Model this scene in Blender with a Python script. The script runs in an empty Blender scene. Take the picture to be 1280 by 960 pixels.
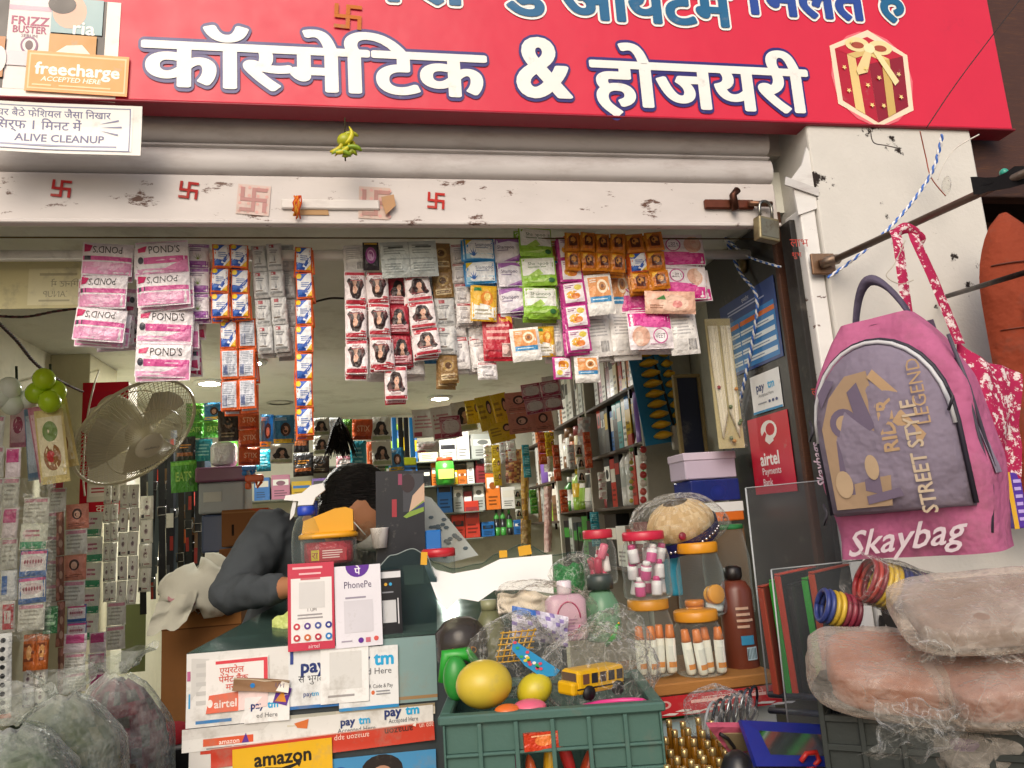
import bpy, bmesh, math, random
from math import sin, cos, pi, radians
from mathutils import Vector as V, Matrix, Euler, noise
random.seed(7)
sc = bpy.context.scene
COL = sc.collection
# ------------------------------------------------------------------ camera
FPX = 967.0
PSI, TH, RO = radians(10.95), radians(10.2), radians(3.9)
CAM = V((0, 0, 1.4))
r0 = V((cos(PSI), -sin(PSI), 0)); fw = V((sin(PSI)*cos(TH), cos(PSI)*cos(TH), sin(TH))); u0 = r0.cross(fw)
up = u0*cos(RO) + r0*sin(RO); rt = r0*cos(RO) - u0*sin(RO)
cd = bpy.data.cameras.new('camera'); co = bpy.data.objects.new('camera', cd); COL.objects.link(co)
m = Matrix((rt, up, -fw)).transposed().to_4x4(); m.translation = CAM; co.matrix_world = m
cd.sensor_width = 36; cd.lens = FPX/1280*36; cd.clip_start = .02; cd.clip_end = 500
sc.camera = co
# ------------------------------------------------------------------ world, sun, exposure
SUN_EL, SUN_AZ = radians(36), radians(200)      # azimuth measured from +Y clockwise: behind the camera, to its left
w = bpy.data.worlds.new('World'); sc.world = w; w.use_nodes = True
nt = w.node_tree; sky = nt.nodes.new('ShaderNodeTexSky'); sky.sky_type = 'NISHITA'; sky.sun_disc = False
sky.sun_elevation = SUN_EL; sky.sun_rotation = SUN_AZ; sky.air_density = 1.0; sky.dust_density = 4.0; sky.ozone_density = .6
nt.links.new(sky.outputs[0], nt.nodes['Background'].inputs[0]); nt.nodes['Background'].inputs[1].default_value = .15
sd = bpy.data.lights.new('sun', 'SUN'); so = bpy.data.objects.new('sun', sd); COL.objects.link(so)
sd.energy = 1.1; sd.angle = radians(40); sd.color = (1, .93, .84)
dirv = V((sin(SUN_AZ)*cos(SUN_EL), cos(SUN_AZ)*cos(SUN_EL), sin(SUN_EL)))
so.rotation_euler = dirv.to_track_quat('Z', 'Y').to_euler(); so.location = dirv*20
vs = sc.view_settings; vs.view_transform = 'Standard'; vs.look = 'None'; vs.gamma = 1; vs.use_curve_mapping = False
vs.exposure = .08
cy = sc.cycles
cy.max_bounces = 7; cy.diffuse_bounces = 4; cy.glossy_bounces = 4; cy.transmission_bounces = 4; cy.transparent_max_bounces = 24
cy.use_denoising = True; cy.caustics_reflective = False; cy.caustics_refractive = False; cy.sample_clamp_indirect = 4
# ------------------------------------------------------------------ photograph pixel -> point on a plane of the place
def ray(x, y): return fw + rt*((x-640)/FPX) + up*((480-y)/FPX)
def PY(x, y, Y): d = ray(x, y); return CAM + d*(Y/d.y)
def PX(x, y, X): d = ray(x, y); return CAM + d*(X/d.x)
def PZ(x, y, Z): d = ray(x, y); return CAM + d*((Z-1.4)/d.z)
def RECT(x0, y0, x1, y1, Y):
    cx, cy_ = (x0+x1)/2, (y0+y1)/2
    c = PY(cx, cy_, Y); wd = (PY(x1, cy_, Y)-PY(x0, cy_, Y)).length; h = (PY(cx, y1, Y)-PY(cx, y0, Y)).length
    return c, wd, h
# ------------------------------------------------------------------ materials
MATS = {}
def mat(name, rough=.5, spec=.5, metal=0, coat=0, bump=0, bscale=60, dirt=0, dscale=6, dcol='6b5f52', colour=None,
        alpha=1, crease=0, cloud=0, tint='ffffff', noisecol=.06, bdist=.004, weave=0, stretch=None, sharp=None, trans=0):
    if name in MATS: return MATS[name]
    M = bpy.data.materials.new(name); MATS[name] = M; M.use_nodes = True
    n = M.node_tree; L = n.links; b = n.nodes['Principled BSDF']; out = n.nodes['Material Output']
    b.inputs['Roughness'].default_value = rough; b.inputs['Specular IOR Level'].default_value = spec
    b.inputs['Metallic'].default_value = metal; b.inputs['Coat Weight'].default_value = coat; b.inputs['Coat Roughness'].default_value = .08
    tc = n.nodes.new('ShaderNodeTexCoord')
    vec = tc.outputs['Object']
    if stretch:
        mp = n.nodes.new('ShaderNodeMapping'); mp.inputs['Scale'].default_value = stretch; L.new(vec, mp.inputs[0]); vec = mp.outputs[0]
    if colour: 
        rg = n.nodes.new('ShaderNodeRGB'); rg.outputs[0].default_value = lin(colour); src = rg.outputs[0]
    else:
        at = n.nodes.new('ShaderNodeAttribute'); at.attribute_name = 'Col'; src = at.outputs['Color']
    def noi(scale, det=4, ro=.6):
        t = n.nodes.new('ShaderNodeTexNoise'); t.inputs['Scale'].default_value = scale; t.inputs['Detail'].default_value = det
        t.inputs['Roughness'].default_value = ro; L.new(vec, t.inputs['Vector']); return t
    if noisecol:
        t = noi(9, 5); mr = n.nodes.new('ShaderNodeMapRange'); mr.inputs[3].default_value = 1-noisecol*2.2; mr.inputs[4].default_value = 1+noisecol
        L.new(t.outputs[0], mr.inputs[0]); mx = n.nodes.new('ShaderNodeMix'); mx.data_type = 'RGBA'; mx.blend_type = 'MULTIPLY'
        mx.inputs[0].default_value = 1; L.new(src, mx.inputs[6]); L.new(mr.outputs[0], mx.inputs[7]); src = mx.outputs[2]
    if dirt:
        t = noi(dscale, 8, .7); cr = n.nodes.new('ShaderNodeMapRange'); cr.clamp = True
        lo = .62-.25*dirt; cr.inputs[1].default_value = lo; cr.inputs[2].default_value = lo+(sharp if sharp else .25)
        cr.inputs[4].default_value = 1 if sharp else .7
        L.new(t.outputs[0], cr.inputs[0]); mx = n.nodes.new('ShaderNodeMix'); mx.data_type = 'RGBA'
        L.new(cr.outputs[0], mx.inputs[0]); L.new(src, mx.inputs[6]); mx.inputs[7].default_value = lin(dcol); src = mx.outputs[2]
    L.new(src, b.inputs['Base Color'])
    if rough < .6:
        t = noi(14, 3); mr = n.nodes.new('ShaderNodeMapRange'); mr.inputs[3].default_value = max(.03, rough-.1); mr.inputs[4].default_value = rough+.16
        L.new(t.outputs[0], mr.inputs[0]); L.new(mr.outputs[0], b.inputs['Roughness'])
    nrm = None
    if bump:
        t = noi(bscale, 3, .55); bp = n.nodes.new('ShaderNodeBump'); bp.inputs['Strength'].default_value = bump; bp.inputs['Distance'].default_value = bdist
        L.new(t.outputs[0], bp.inputs['Height']); nrm = bp.outputs[0]
    if weave:
        wv = n.nodes.new('ShaderNodeTexWave'); wv.inputs['Scale'].default_value = weave; wv.bands_direction = 'DIAGONAL'; wv.inputs['Distortion'].default_value = 1.5
        L.new(vec, wv.inputs['Vector']); bp = n.nodes.new('ShaderNodeBump'); bp.inputs['Strength'].default_value = .35; bp.inputs['Distance'].default_value = .001
        L.new(wv.outputs['Fac'], bp.inputs['Height'])
        if nrm: L.new(nrm, bp.inputs['Normal'])
        nrm = bp.outputs[0]
    if nrm: L.new(nrm, b.inputs['Normal'])
    if alpha < 1:
        tr = n.nodes.new('ShaderNodeBsdfTransparent'); tr.inputs[0].default_value = lin(tint)
        fr = n.nodes.new('ShaderNodeLayerWeight'); fr.inputs['Blend'].default_value = .5
        if nrm: L.new(nrm, fr.inputs['Normal'])
        pw = n.nodes.new('ShaderNodeMath'); pw.operation = 'POWER'; pw.inputs[1].default_value = 4; L.new(fr.outputs['Facing'], pw.inputs[0])
        mr = n.nodes.new('ShaderNodeMapRange'); mr.inputs[3].default_value = alpha; mr.inputs[4].default_value = max(.75, alpha); L.new(pw.outputs[0], mr.inputs[0])
        if cloud:       # film lying in several layers is cloudier
            t = noi(bscale*.45, 5, .65); m3 = n.nodes.new('ShaderNodeMapRange'); m3.inputs[1].default_value = .35; m3.inputs[2].default_value = .68; m3.inputs[3].default_value = -cloud*.6; m3.inputs[4].default_value = cloud; L.new(t.outputs[0], m3.inputs[0])
            ad = n.nodes.new('ShaderNodeMath'); ad.operation = 'ADD'; ad.use_clamp = True; L.new(mr.outputs[0], ad.inputs[0]); L.new(m3.outputs[0], ad.inputs[1])
            class _C: outputs = [ad.outputs[0]]
            mr = _C
        if crease:      # crease highlights of the film, put in as whitish noise lines
            acc = mr.outputs[0]
            for sc_, wd_, am_ in ((bscale*.5, .012, crease), (bscale*1.1, .02, crease*.7)):
                t = noi(sc_, 2, .45); t.inputs['Distortion'].default_value = .6
                sb_ = n.nodes.new('ShaderNodeMath'); sb_.operation = 'SUBTRACT'; sb_.inputs[1].default_value = .5; L.new(t.outputs[0], sb_.inputs[0])
                ab = n.nodes.new('ShaderNodeMath'); ab.operation = 'ABSOLUTE'; L.new(sb_.outputs[0], ab.inputs[0])
                m2 = n.nodes.new('ShaderNodeMapRange'); m2.inputs[1].default_value = 0; m2.inputs[2].default_value = wd_; m2.inputs[3].default_value = am_; m2.inputs[4].default_value = 0; L.new(ab.outputs[0], m2.inputs[0])
                ad = n.nodes.new('ShaderNodeMath'); ad.operation = 'ADD'; ad.use_clamp = True; L.new(acc, ad.inputs[0]); L.new(m2.outputs[0], ad.inputs[1]); acc = ad.outputs[0]
            class _O: outputs = [acc]
            mr = _O
        mx = n.nodes.new('ShaderNodeMixShader'); L.new(mr.outputs[0], mx.inputs[0]); L.new(tr.outputs[0], mx.inputs[1]); L.new(b.outputs[0], mx.inputs[2])
        L.new(mx.outputs[0], out.inputs[0])
    return M
def s2l(c): return c/12.92 if c <= .04045 else ((c+.055)/1.055)**2.4
def lin(h): return tuple(s2l(int(h[i:i+2], 16)/255) for i in (0, 2, 4)) + (1,)
FILM = mat('printed_film', rough=.27, spec=.55, bump=1, bscale=42, bdist=.011)
PAPER = mat('printed_paper', rough=.7, spec=.3, bump=.12, bscale=25, dirt=.35, dscale=14, dcol='8f8878')
CARD = mat('glossy_card', rough=.3, spec=.5, bump=.06, bscale=12, dirt=.12, dscale=20, dcol='9a948a')
WORN = mat('worn_card', rough=.42, spec=.45, bump=.15, bscale=16, dirt=.42, dscale=11, dcol='8d8474')
PLAS = mat('plastic', rough=.33, spec=.5, dirt=.15, dscale=11, dcol='7d766a')
SOFT = mat('soft_plastic', rough=.5, spec=.4, bump=.15, bscale=90, dirt=.2, dscale=9, dcol='6d675c')
CLOTH = mat('cloth', rough=.92, spec=.1, weave=420, bump=.35, bscale=14, bdist=.01)
NYLON = mat('nylon', rough=.78, spec=.2, weave=300, bump=1, bscale=15, bdist=.016, dirt=.38, dscale=7, dcol='5d5048')
KRAFT = mat('cardboard', rough=.85, spec=.15, bump=.1, bscale=60, dirt=.3, dscale=5, dcol='6a4c30')
WOOD = mat('wood', rough=.55, spec=.3, bump=.3, bscale=30, dirt=.4, dscale=9, dcol='6b4522', stretch=(2, 20, 20))
METAL = mat('worn_metal', rough=.42, metal=.85, dirt=.5, dscale=30, dcol='5a3a25', bump=.2, bscale=70)
STEEL = mat('bright_metal', rough=.22, metal=1)
PAINT = mat('painted_shutter_metal', rough=.48, spec=.45, dirt=.42, dscale=7, dcol='9a8d88', bump=.25, bscale=9, bdist=.006, noisecol=.07, stretch=(.6, 1, 2.2))
RUSTY = mat('chipped_painted_bar', rough=.5, spec=.4, dirt=.06, dscale=16, dcol='5b3d30', sharp=.04, bump=.3, bscale=12, noisecol=.08, stretch=(.7, 1, 1.6))
PLASTER = mat('plaster', rough=.9, spec=.15, bump=.5, bscale=45, dirt=.35, dscale=3, dcol='9b947f')
PEEL = mat('peeling_white_plaster', rough=.85, spec=.2, bump=.35, bscale=110, bdist=.003, dirt=.0001, dscale=5, dcol='2a2320', sharp=.02)
BANNER = mat('vinyl_banner', rough=.36, spec=.45, bump=.18, bscale=5, bdist=.02, noisecol=.04, dirt=.1, dscale=4, dcol='8c2b38')
CLEAR = mat('clear_plastic', rough=.12, spec=.6, alpha=.05, tint='f4f8f6', bump=.1, bscale=20, noisecol=0)
CRINK = mat('crinkled_clear_wrap', rough=.2, spec=.8, alpha=.03, crease=.2, tint='f8f8f6', bump=1, bscale=34, bdist=.02, noisecol=0)
MILKY = mat('milky_polythene', cloud=.14, crease=.06, rough=.16, spec=.5, alpha=.22, tint='efe6de', bump=1, bscale=22, bdist=.02, noisecol=0)
HAZY = mat('thin_clear_sack', cloud=.2, rough=.25, spec=.6, alpha=.15, tint='e9ece6', bump=1, bscale=24, bdist=.02, noisecol=0)
GLASS = mat('counter_glass', rough=.06, spec=.6, alpha=.2, tint='bcd6d4', noisecol=0)
DARKG = mat('tinted_acrylic', rough=.1, spec=.6, alpha=.03, tint='cfdcda', noisecol=0)
HAIR = mat('hair', rough=.45, spec=.35, bump=1, bscale=25, bdist=.02, noisecol=.1, stretch=(1, 1, 9))
SKIN = mat('skin', rough=.6, spec=.35, bump=.1, bscale=80)
BALLOON = mat('balloon_rubber', rough=.2, spec=.5, noisecol=.02)
GROUND = mat('street_concrete', rough=.9, spec=.2, bump=.6, bscale=8, dirt=.5, dscale=2, dcol='4e463d')
# ------------------------------------------------------------------ mesh builder, a colour for every face
_gl = {}
def glyphs(s):
    if s in _gl: return _gl[s]
    c = bpy.data.curves.new('lettering', 'FONT'); c.body = s; c.size = 1; c.resolution_u = 4 if len(s) <= 2 else 2; c.fill_mode = 'FRONT'
    o = bpy.data.objects.new('lettering', c); me = bpy.data.meshes.new_from_object(o)
    vv = [(v.co.x, v.co.y) for v in me.vertices]; ff = [tuple(p.vertices) for p in me.polygons]
    bpy.data.meshes.remove(me); bpy.data.objects.remove(o); bpy.data.curves.remove(c)
    _gl[s] = (vv, ff); return _gl[s]
MARKS = 'िेैोौाीुूॉंँ्'
def dev(s):
    out = []
    for ch in s:
        if ch == 'ि' and out:
            k = len(out)-1
            while k >= 2 and out[k-1] == '्': k -= 2
            out.insert(k, ch)
        else: out.append(ch)
    return ''.join(out)
class MB:
    def __init__(s): s.v = []; s.f = []; s.c = []; s.s = []
    def add(s, vs_, fs, col, smooth=False, M=None):
        o = len(s.v)
        s.v += [tuple(M @ V(p)) for p in vs_] if M else [tuple(p) for p in vs_]
        s.f += [tuple(i+o for i in f) for f in fs]; n = len(fs)
        s.c += col if isinstance(col, list) else [col]*n; s.s += [smooth]*n; return s
    def box(s, a, b, col, bev=0, M=None):
        (x0, y0, z0), (x1, y1, z1) = a, b
        if not bev:
            vs_ = [(x, y, z) for z in (z0, z1) for y in (y0, y1) for x in (x0, x1)]
            return s.add(vs_, [(0, 2, 3, 1), (4, 5, 7, 6), (0, 1, 5, 4), (2, 6, 7, 3), (0, 4, 6, 2), (1, 3, 7, 5)], col, False, M)
        bm = bmesh.new(); bmesh.ops.create_cube(bm, size=1)
        for v in bm.verts: v.co = V(((x0+x1)/2+v.co.x*(x1-x0), (y0+y1)/2+v.co.y*(y1-y0), (z0+z1)/2+v.co.z*(z1-z0)))
        bmesh.ops.bevel(bm, geom=list(bm.edges), offset=bev, segments=1 if bev < .004 else 2, affect='EDGES', profile=.5)
        bm.verts.ensure_lookup_table(); bm.verts.index_update()
        s.add([v.co.copy() for v in bm.verts], [tuple(v.index for v in f.verts) for f in bm.faces], col, False, M); bm.free(); return s
    def lathe(s, prof, col, n=16, M=None, smooth=True, cap=True, sq=0):
        vs_ = []; fs = []; cs = []
        for k, p in enumerate(prof):
            for i in range(n):
                a = 2*pi*i/n; r = p[0]
                if sq: q = (abs(cos(a))**sq+abs(sin(a))**sq)**(-1/sq); r *= q
                vs_.append((r*cos(a), r*sin(a), p[1]))
        for k in range(len(prof)-1):
            c = prof[k][2] if len(prof[k]) > 2 else col
            for i in range(n):
                j = (i+1) % n; fs.append((k*n+i, k*n+j, (k+1)*n+j, (k+1)*n+i)); cs.append(c)
        if cap:
            fs.append(tuple(range(n))[::-1]); cs.append(cs[0]); fs.append(tuple((len(prof)-1)*n+i for i in range(n))); cs.append(cs[-1])
        return s.add(vs_, fs, cs, smooth, M)
    def tube(s, pts, r, col, n=8, smooth=True, M=None, cap=True):
        pts = [V(p) for p in pts]; vs_ = []; fs = []; k = len(pts); prev = None
        for i, p in enumerate(pts):
            t = (pts[min(i+1, k-1)]-pts[max(i-1, 0)])
            t = t.normalized() if t.length > 1e-9 else V((0, 0, 1))
            if prev is None: a = t.orthogonal().normalized()
            else:
                a = prev - t*prev.dot(t); a = a.normalized() if a.length > 1e-6 else t.orthogonal().normalized()
            prev = a; b = t.cross(a); rr = r[i] if isinstance(r, (list, tuple)) else r
            vs_ += [p+(a*cos(2*pi*j/n)+b*sin(2*pi*j/n))*rr for j in range(n)]
        for i in range(k-1):
            for j in range(n): fs.append((i*n+j, i*n+(j+1) % n, (i+1)*n+(j+1) % n, (i+1)*n+j))
        if cap: fs += [tuple(range(n))[::-1], tuple((k-1)*n+j for j in range(n))]
        return s.add(vs_, fs, col, smooth, M)
    def prism(s, poly, y0, y1, col, M=None):          # poly in x,z extruded along y
        n = len(poly); vs_ = [(x, y0, z) for x, z in poly]+[(x, y1, z) for x, z in poly]
        fs = [tuple(range(n)), tuple(range(2*n-1, n-1, -1))]+[(i, i+n, (i+1) % n+n, (i+1) % n) for i in range(n)]
        return s.add(vs_, fs, col, False, M)
    def sheet(s, fn, nu, nv, col, smooth=True, M=None, wrap=False):
        vs_ = [fn(i/nu, j/nv) for j in range(nv+1) for i in range(nu+1 if not wrap else nu)]
        k = nu+1 if not wrap else nu; fs = []; cs = []
        for j in range(nv):
            for i in range(nu):
                i2 = (i+1) % k; fs.append((j*k+i, j*k+i2, (j+1)*k+i2, (j+1)*k+i))
                cs.append(col((i+.5)/nu, (j+.5)/nv) if callable(col) else col)
        return s.add(vs_, fs, cs, smooth, M)
    def ball(s, c, r, col, n=16, k=10, M=None):
        if not isinstance(r, (tuple, list)): r = (r, r, r)
        return s.sheet(lambda u, v: V((c[0]+r[0]*cos(2*pi*u)*sin(pi*v), c[1]+r[1]*sin(2*pi*u)*sin(pi*v), c[2]-r[2]*cos(pi*v))), n, k, col, True, M, True)
    def text(s, txt, cx, cz, h, col, maxw=None, surf=None, y=0, flip=False, mirror=False, rot=0, bold=0, align='c', M=None, sx=1, ital=0):
        vv, ff = glyphs(txt)
        if not vv: return s
        x0 = min(p[0] for p in vv); x1 = max(p[0] for p in vv); z0 = min(p[1] for p in vv); z1 = max(p[1] for p in vv)
        k = h/.72; kx = k*sx
        if maxw and (x1-x0)*kx > maxw: kx = maxw/(x1-x0)
        mx = (x0+x1)/2; mz = .36
        offs = [(0, 0)] if not bold else [(bold*cos(a), bold*sin(a)) for a in [i*pi/3 for i in range(6)]]+[(0, 0)]
        for q, (dx, dz) in enumerate(offs):
            pts = []
            for px_, pz_ in vv:
                a = (px_-mx+(pz_-.3)*ital+dx)*kx; b = (pz_-mz+dz)*k
                if align == 'l': a += (x1-x0)/2*kx
                if flip: a, b = -a, -b
                if mirror: a = -a
                if rot: a, b = a*cos(rot)-b*sin(rot), a*sin(rot)+b*cos(rot)
                pts.append(surf(cx+a, cz+b, y+q*2e-5) if surf else V((cx+a, -y-q*2e-5, cz+b)))
            s.add(pts, ff, col, False, M)
        return s
    def build(s, name, mt, parent=None, loc=(0, 0, 0), rot=(0, 0, 0), scale=None):
        me = s.mesh(name, mt); return put(name, me, parent, loc, rot, scale)
    def mesh(s, name, mt):
        me = bpy.data.meshes.new(name); me.from_pydata(s.v, [], s.f)
        if me.validate(): pass
        at = me.color_attributes.new('Col', 'BYTE_COLOR', 'CORNER')
        cols = []; cache = {}
        if len(me.polygons) == len(s.c):
            for p in me.polygons:
                h = s.c[p.index]
                if h not in cache: cache[h] = (int(h[0:2], 16)/255, int(h[2:4], 16)/255, int(h[4:6], 16)/255, 1.0)
                cols += cache[h]*p.loop_total
            at.data.foreach_set('color_srgb', cols)
            me.polygons.foreach_set('use_smooth', s.s)
        else: print('BAD FACES', name, len(me.polygons), len(s.c))
        me.materials.append(mt); me.update(); return me
def put(name, me, parent=None, loc=(0, 0, 0), rot=(0, 0, 0), scale=None):
    o = bpy.data.objects.new(name, me); COL.objects.link(o); o.location = loc; o.rotation_euler = rot
    if scale: o.scale = scale
    if parent: o.parent = parent
    return o
def tag(o, label, cat, group=None, kind=None):
    o['label'] = label; o['category'] = cat
    if group: o['group'] = group
    if kind: o['kind'] = kind
    return o
def thing(name, label, cat, loc=(0, 0, 0), rot=(0, 0, 0), group=None):
    return tag(put(name, None, None, loc, rot), label, cat, group)
def struct(o): o['kind'] = 'structure'; return o
def copytree(o, parent=None):
    c = o.copy(); COL.objects.link(c)
    if parent: c.parent = parent
    for ch in [x for x in o.children]: copytree(ch, c)
    return c
def shade(h, k): return ''.join('%02x' % max(0, min(255, int(int(h[i:i+2], 16)*k))) for i in (0, 2, 4))
def nz(x, y, z=0, s=1): return noise.noise(V((x*s, y*s, z*s+.37)))
# ------------------------------------------------------------------ flat print: ops in unit coordinates, v upwards
def draw(mb, ops, W, H, surf, lift=.0005, step=.00012, flip=False):
    def S(u, v, l):
        if flip: u, v = 1-u, 1-v
        return surf(u, v, l)
    for i, op in enumerate(ops):
        l = lift+i*step; k = op[0]
        if k == 'r':
            _, x0, y0, x1, y1, c = op; nu = max(1, int((x1-x0)*9)); nv = max(1, int((y1-y0)*9))
            mb.sheet(lambda a, b: S(x0+(x1-x0)*a, y0+(y1-y0)*b, l), nu, nv, c, False)
        elif k == 'e':
            _, cx, cz, rx, rz, c = op; n = 18
            vs_ = [S(cx, cz, l)]+[S(cx+rx*q*cos(2*pi*j/n), cz+rz*q*sin(2*pi*j/n), l) for q in (.6, 1) for j in range(n)]
            fs = [(0, 1+j, 1+(j+1) % n) for j in range(n)]+[(1+j, 1+n+j, 1+n+(j+1) % n, 1+(j+1) % n) for j in range(n)]
            mb.add(vs_, fs, c)
        elif k == 'p':
            pts = []; q = op[1]
            for (a, b), (c2, d2) in zip(q, q[1:]+q[:1]): pts += [(a+(c2-a)*j/3, b+(d2-b)*j/3) for j in range(3)]
            cx = sum(a for a, b in q)/len(q); cz = sum(b for a, b in q)/len(q); n = len(pts)
            vs_ = [S(cx, cz, l)]+[S(cx+(a-cx)*r_, cz+(b-cz)*r_, l) for r_ in (.4, .7, 1) for a, b in pts]
            fs = [(0, 1+j, 1+(j+1) % n) for j in range(n)]+[(1+g*n+j, 1+g*n+n+j, 1+g*n+n+(j+1) % n, 1+g*n+(j+1) % n) for g in (0, 1) for j in range(n)]
            mb.add(vs_, fs, op[2])
        elif k == 't':
            _, s_, cx, cz, h, c = op[:6]; kw = op[6] if len(op) > 6 else {}
            mw = kw.get('maxw'); kw2 = {a: b for a, b in kw.items() if a != 'maxw'}
            mb.text(s_, cx*W, cz*H, h*H, c, maxw=mw*W if mw else None, surf=lambda x, z, y: S(x/W, z/H, l+y), **kw2)
        elif k == 'g':
            _, x0, y0, x1, y1, n, c = op
            for j in range(n):
                a = y1-(y1-y0)*(j+.5)/n; hh = (y1-y0)/n*.22; xe = x0+(x1-x0)*random.uniform(.7, 1)
                mb.sheet(lambda p, q: S(x0+(xe-x0)*p, a-hh+2*hh*q, l), 3, 1, c, False)
        elif k == 'b':                                  # bars side by side
            _, x0, y0, x1, y1, n, c = op
            for j in range(n):
                a = x0+(x1-x0)*j/n; bw = (x1-x0)/n*random.uniform(.3, .75)
                mb.sheet(lambda p, q: S(a+bw*p, y0+(y1-y0)*q, l), 1, 1, c, False)
def flat(W, H): return lambda u, v, l: V(((u-.5)*W, -l, (v-.5)*H))
def card(name, c, W, H, base, ops, mt=None, rot=(0, 0, 0), parent=None, th=.0015, curl=0):
    """thin sheet facing -Y about its centre"""
    mb = MB(); ph = random.random()*9
    def surf(u, v, l):
        y = -curl*((2*u-1)**2*.6+(2*v-1)**2*.4)+curl*.5*nz(u*2+ph, v*2, 0) if curl else 0
        return V(((u-.5)*W, y-l, (v-.5)*H))
    n = 18 if curl else 1
    mb.sheet(lambda u, v: surf(u, v, th/2), n, n, base, bool(curl)); mb.sheet(lambda u, v: surf(1-u, v, -th/2), n, n, base, bool(curl))
    e = [(0, 0, 1, 0), (1, 0, 1, 1), (1, 1, 0, 1), (0, 1, 0, 0)]
    for a, b, c2, d in e: mb.sheet(lambda p, q: surf(a+(c2-a)*p, b+(d-b)*p, th*(q-.5)), n, 1, base, False)
    draw(mb, ops, W, H, surf, lift=th/2+.0003+curl*.06)
    return mb.build(name, mt or PAPER, parent, c, rot)
def pxcard(name, x0, y0, x1, y1, Y, base, ops, mt=None, rz=0, tilt=0, lean=0, curl=0, th=.0015):
    c, W, H = RECT(x0, y0, x1, y1, Y)
    return card(name, c, W, H, base, ops, mt, (lean, tilt, rz), None, th, curl)
def pxo(x0, y0, x1, y1, ops):
    fx = lambda x: (x-x0)/(x1-x0); fy = lambda y: (y1-y)/(y1-y0); o = []
    for p in ops:
        k = p[0]
        if k in 'rgb': a, b, c, d = p[1:5]; o.append((k, fx(a), fy(max(b, d)), fx(c), fy(min(b, d)))+tuple(p[5:]))
        elif k == 'e': o.append(('e', fx(p[1]), fy(p[2]), p[3]/(x1-x0), p[4]/(y1-y0), p[5]))
        elif k == 'p': o.append(('p', [(fx(a), fy(b)) for a, b in p[1]], p[2]))
        elif k == 't':
            kw = dict(p[6]) if len(p) > 6 else {}
            if 'maxw' in kw: kw['maxw'] /= (x1-x0)
            o.append(('t', p[1], fx(p[2]), fy(p[3]), p[4]/(y1-y0), p[5], kw))
    return o
def pcard(name, x0, y0, x1, y1, Y, base, ops, **k): return pxcard(name, x0, y0, x1, y1, Y, base, pxo(x0, y0, x1, y1, ops), **k)
# ================================================================== the setting
def slab(name, a, b, col, mt): return struct(MB().box(a, b, col).build(name, mt))
slab('ground', (-60, -60, -.3), (60, 1.72, 0), '8d877d', GROUND)
slab('floor', (-1.6, 1.722, -.3), (1.9, 5.55, .15), '8a8378', GROUND)
CEIL = 2.2
slab('ceiling', (-1.6, 1.86, CEIL), (1.7, 5.55, CEIL+.12), 'e6e7dc', PLASTER)
slab('wall_left', (-1.4, 1.86, .15), (-1.25, 5.4, CEIL), 'ddd9c2', PLASTER)
slab('wall_back', (-1.4, 5.4, .15), (1.5, 5.55, CEIL), 'd6d4c2', PLASTER)
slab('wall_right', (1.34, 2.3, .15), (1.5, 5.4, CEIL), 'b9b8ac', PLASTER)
slab('facade_wall', (-3.2, 1.84, 2.36), (4.2, 2.1, 5.5), 'cfc9c0', PLASTER)
slab('facade_pillar_left', (-3.2, 1.7, 0), (-1.22, 1.855, 5.4), 'd8d4cc', PLASTER)
# outer pillar beside the opening: white paint, flaked black along its inner edge
pl = MB().box((1.165, 1.705, 0), (1.66, 2.28, 3.6), 'd2cfc8', .006).build('pillar', PEEL); struct(pl)
fl = MB()
for i in range(70):
    z = .7+random.random()**1.2*1.05; x = 1.168+abs(random.gauss(0, .025))*(1.75-z)*1.6; r = random.uniform(.004, .016)*(2.2-z)
    n = 7; fl.add([(x+r*random.uniform(.5, 1.2)*cos(2*pi*j/n), 1.7035-i*2e-5, z+1.7*r*random.uniform(.5, 1.3)*sin(2*pi*j/n)) for j in range(n)], [tuple(range(n))], random.choice(['1d1a18', '24201d', '2c2622']))
for i in range(9):
    z = 1.25+i*.06; x = 1.186+.008*sin(i*2.1); n = 6
    fl.add([(x+.006*random.uniform(.6, 1.3)*cos(2*pi*j/n), 1.7015-i*2e-5, z+.035*random.uniform(.7, 1.2)*sin(2*pi*j/n)) for j in range(n)], [tuple(range(n))], random.choice(['b3202a', 'c02b30', 'a31c24']))
fl.build('flaked_paint', PAPER, pl)
for (x, y, s_) in [(999, 303, 11), (996, 318, 7), (1024, 489, 9)]:
    c = PY(x, y, 1.7); MB().text('लाभ' if s_ > 8 else 'शुभ', 0, 0, .022*s_/11, 'a8382c').build('painted_word', PAPER, pl, (c.x, 1.7, c.z))
# guide channel of the shutter, bent at its top
g = thing('guide_channel', 'white painted steel shutter channel bent open at its top beside the pillar', 'shutter channel', (1.14, 1.76, .15))
MB().box((-.022, -.045, 0), (.022, .03, 2.0), 'e4e2de', .004).build('channel', RUSTY, g)
MB().box((-.04, -.02, 0), (-.0235, .03, 1.98), '1b1816', .002).build('rubber_lip', SOFT, g)
MB().prism([(-.03, 1.98), (.03, 2.0), (.05, 2.1), (.02, 2.17), (.0, 2.12), (-.035, 2.08)], -.05, -.043, 'dcdad6').build('bent_flange', PAINT, g)
MB().prism([(-.06, 2.06), (.03, 2.03), (.035, 2.05), (-.055, 2.082)], -.056, -.052, 'c9c7c4').build('loose_tab', PAINT, g)
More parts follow.
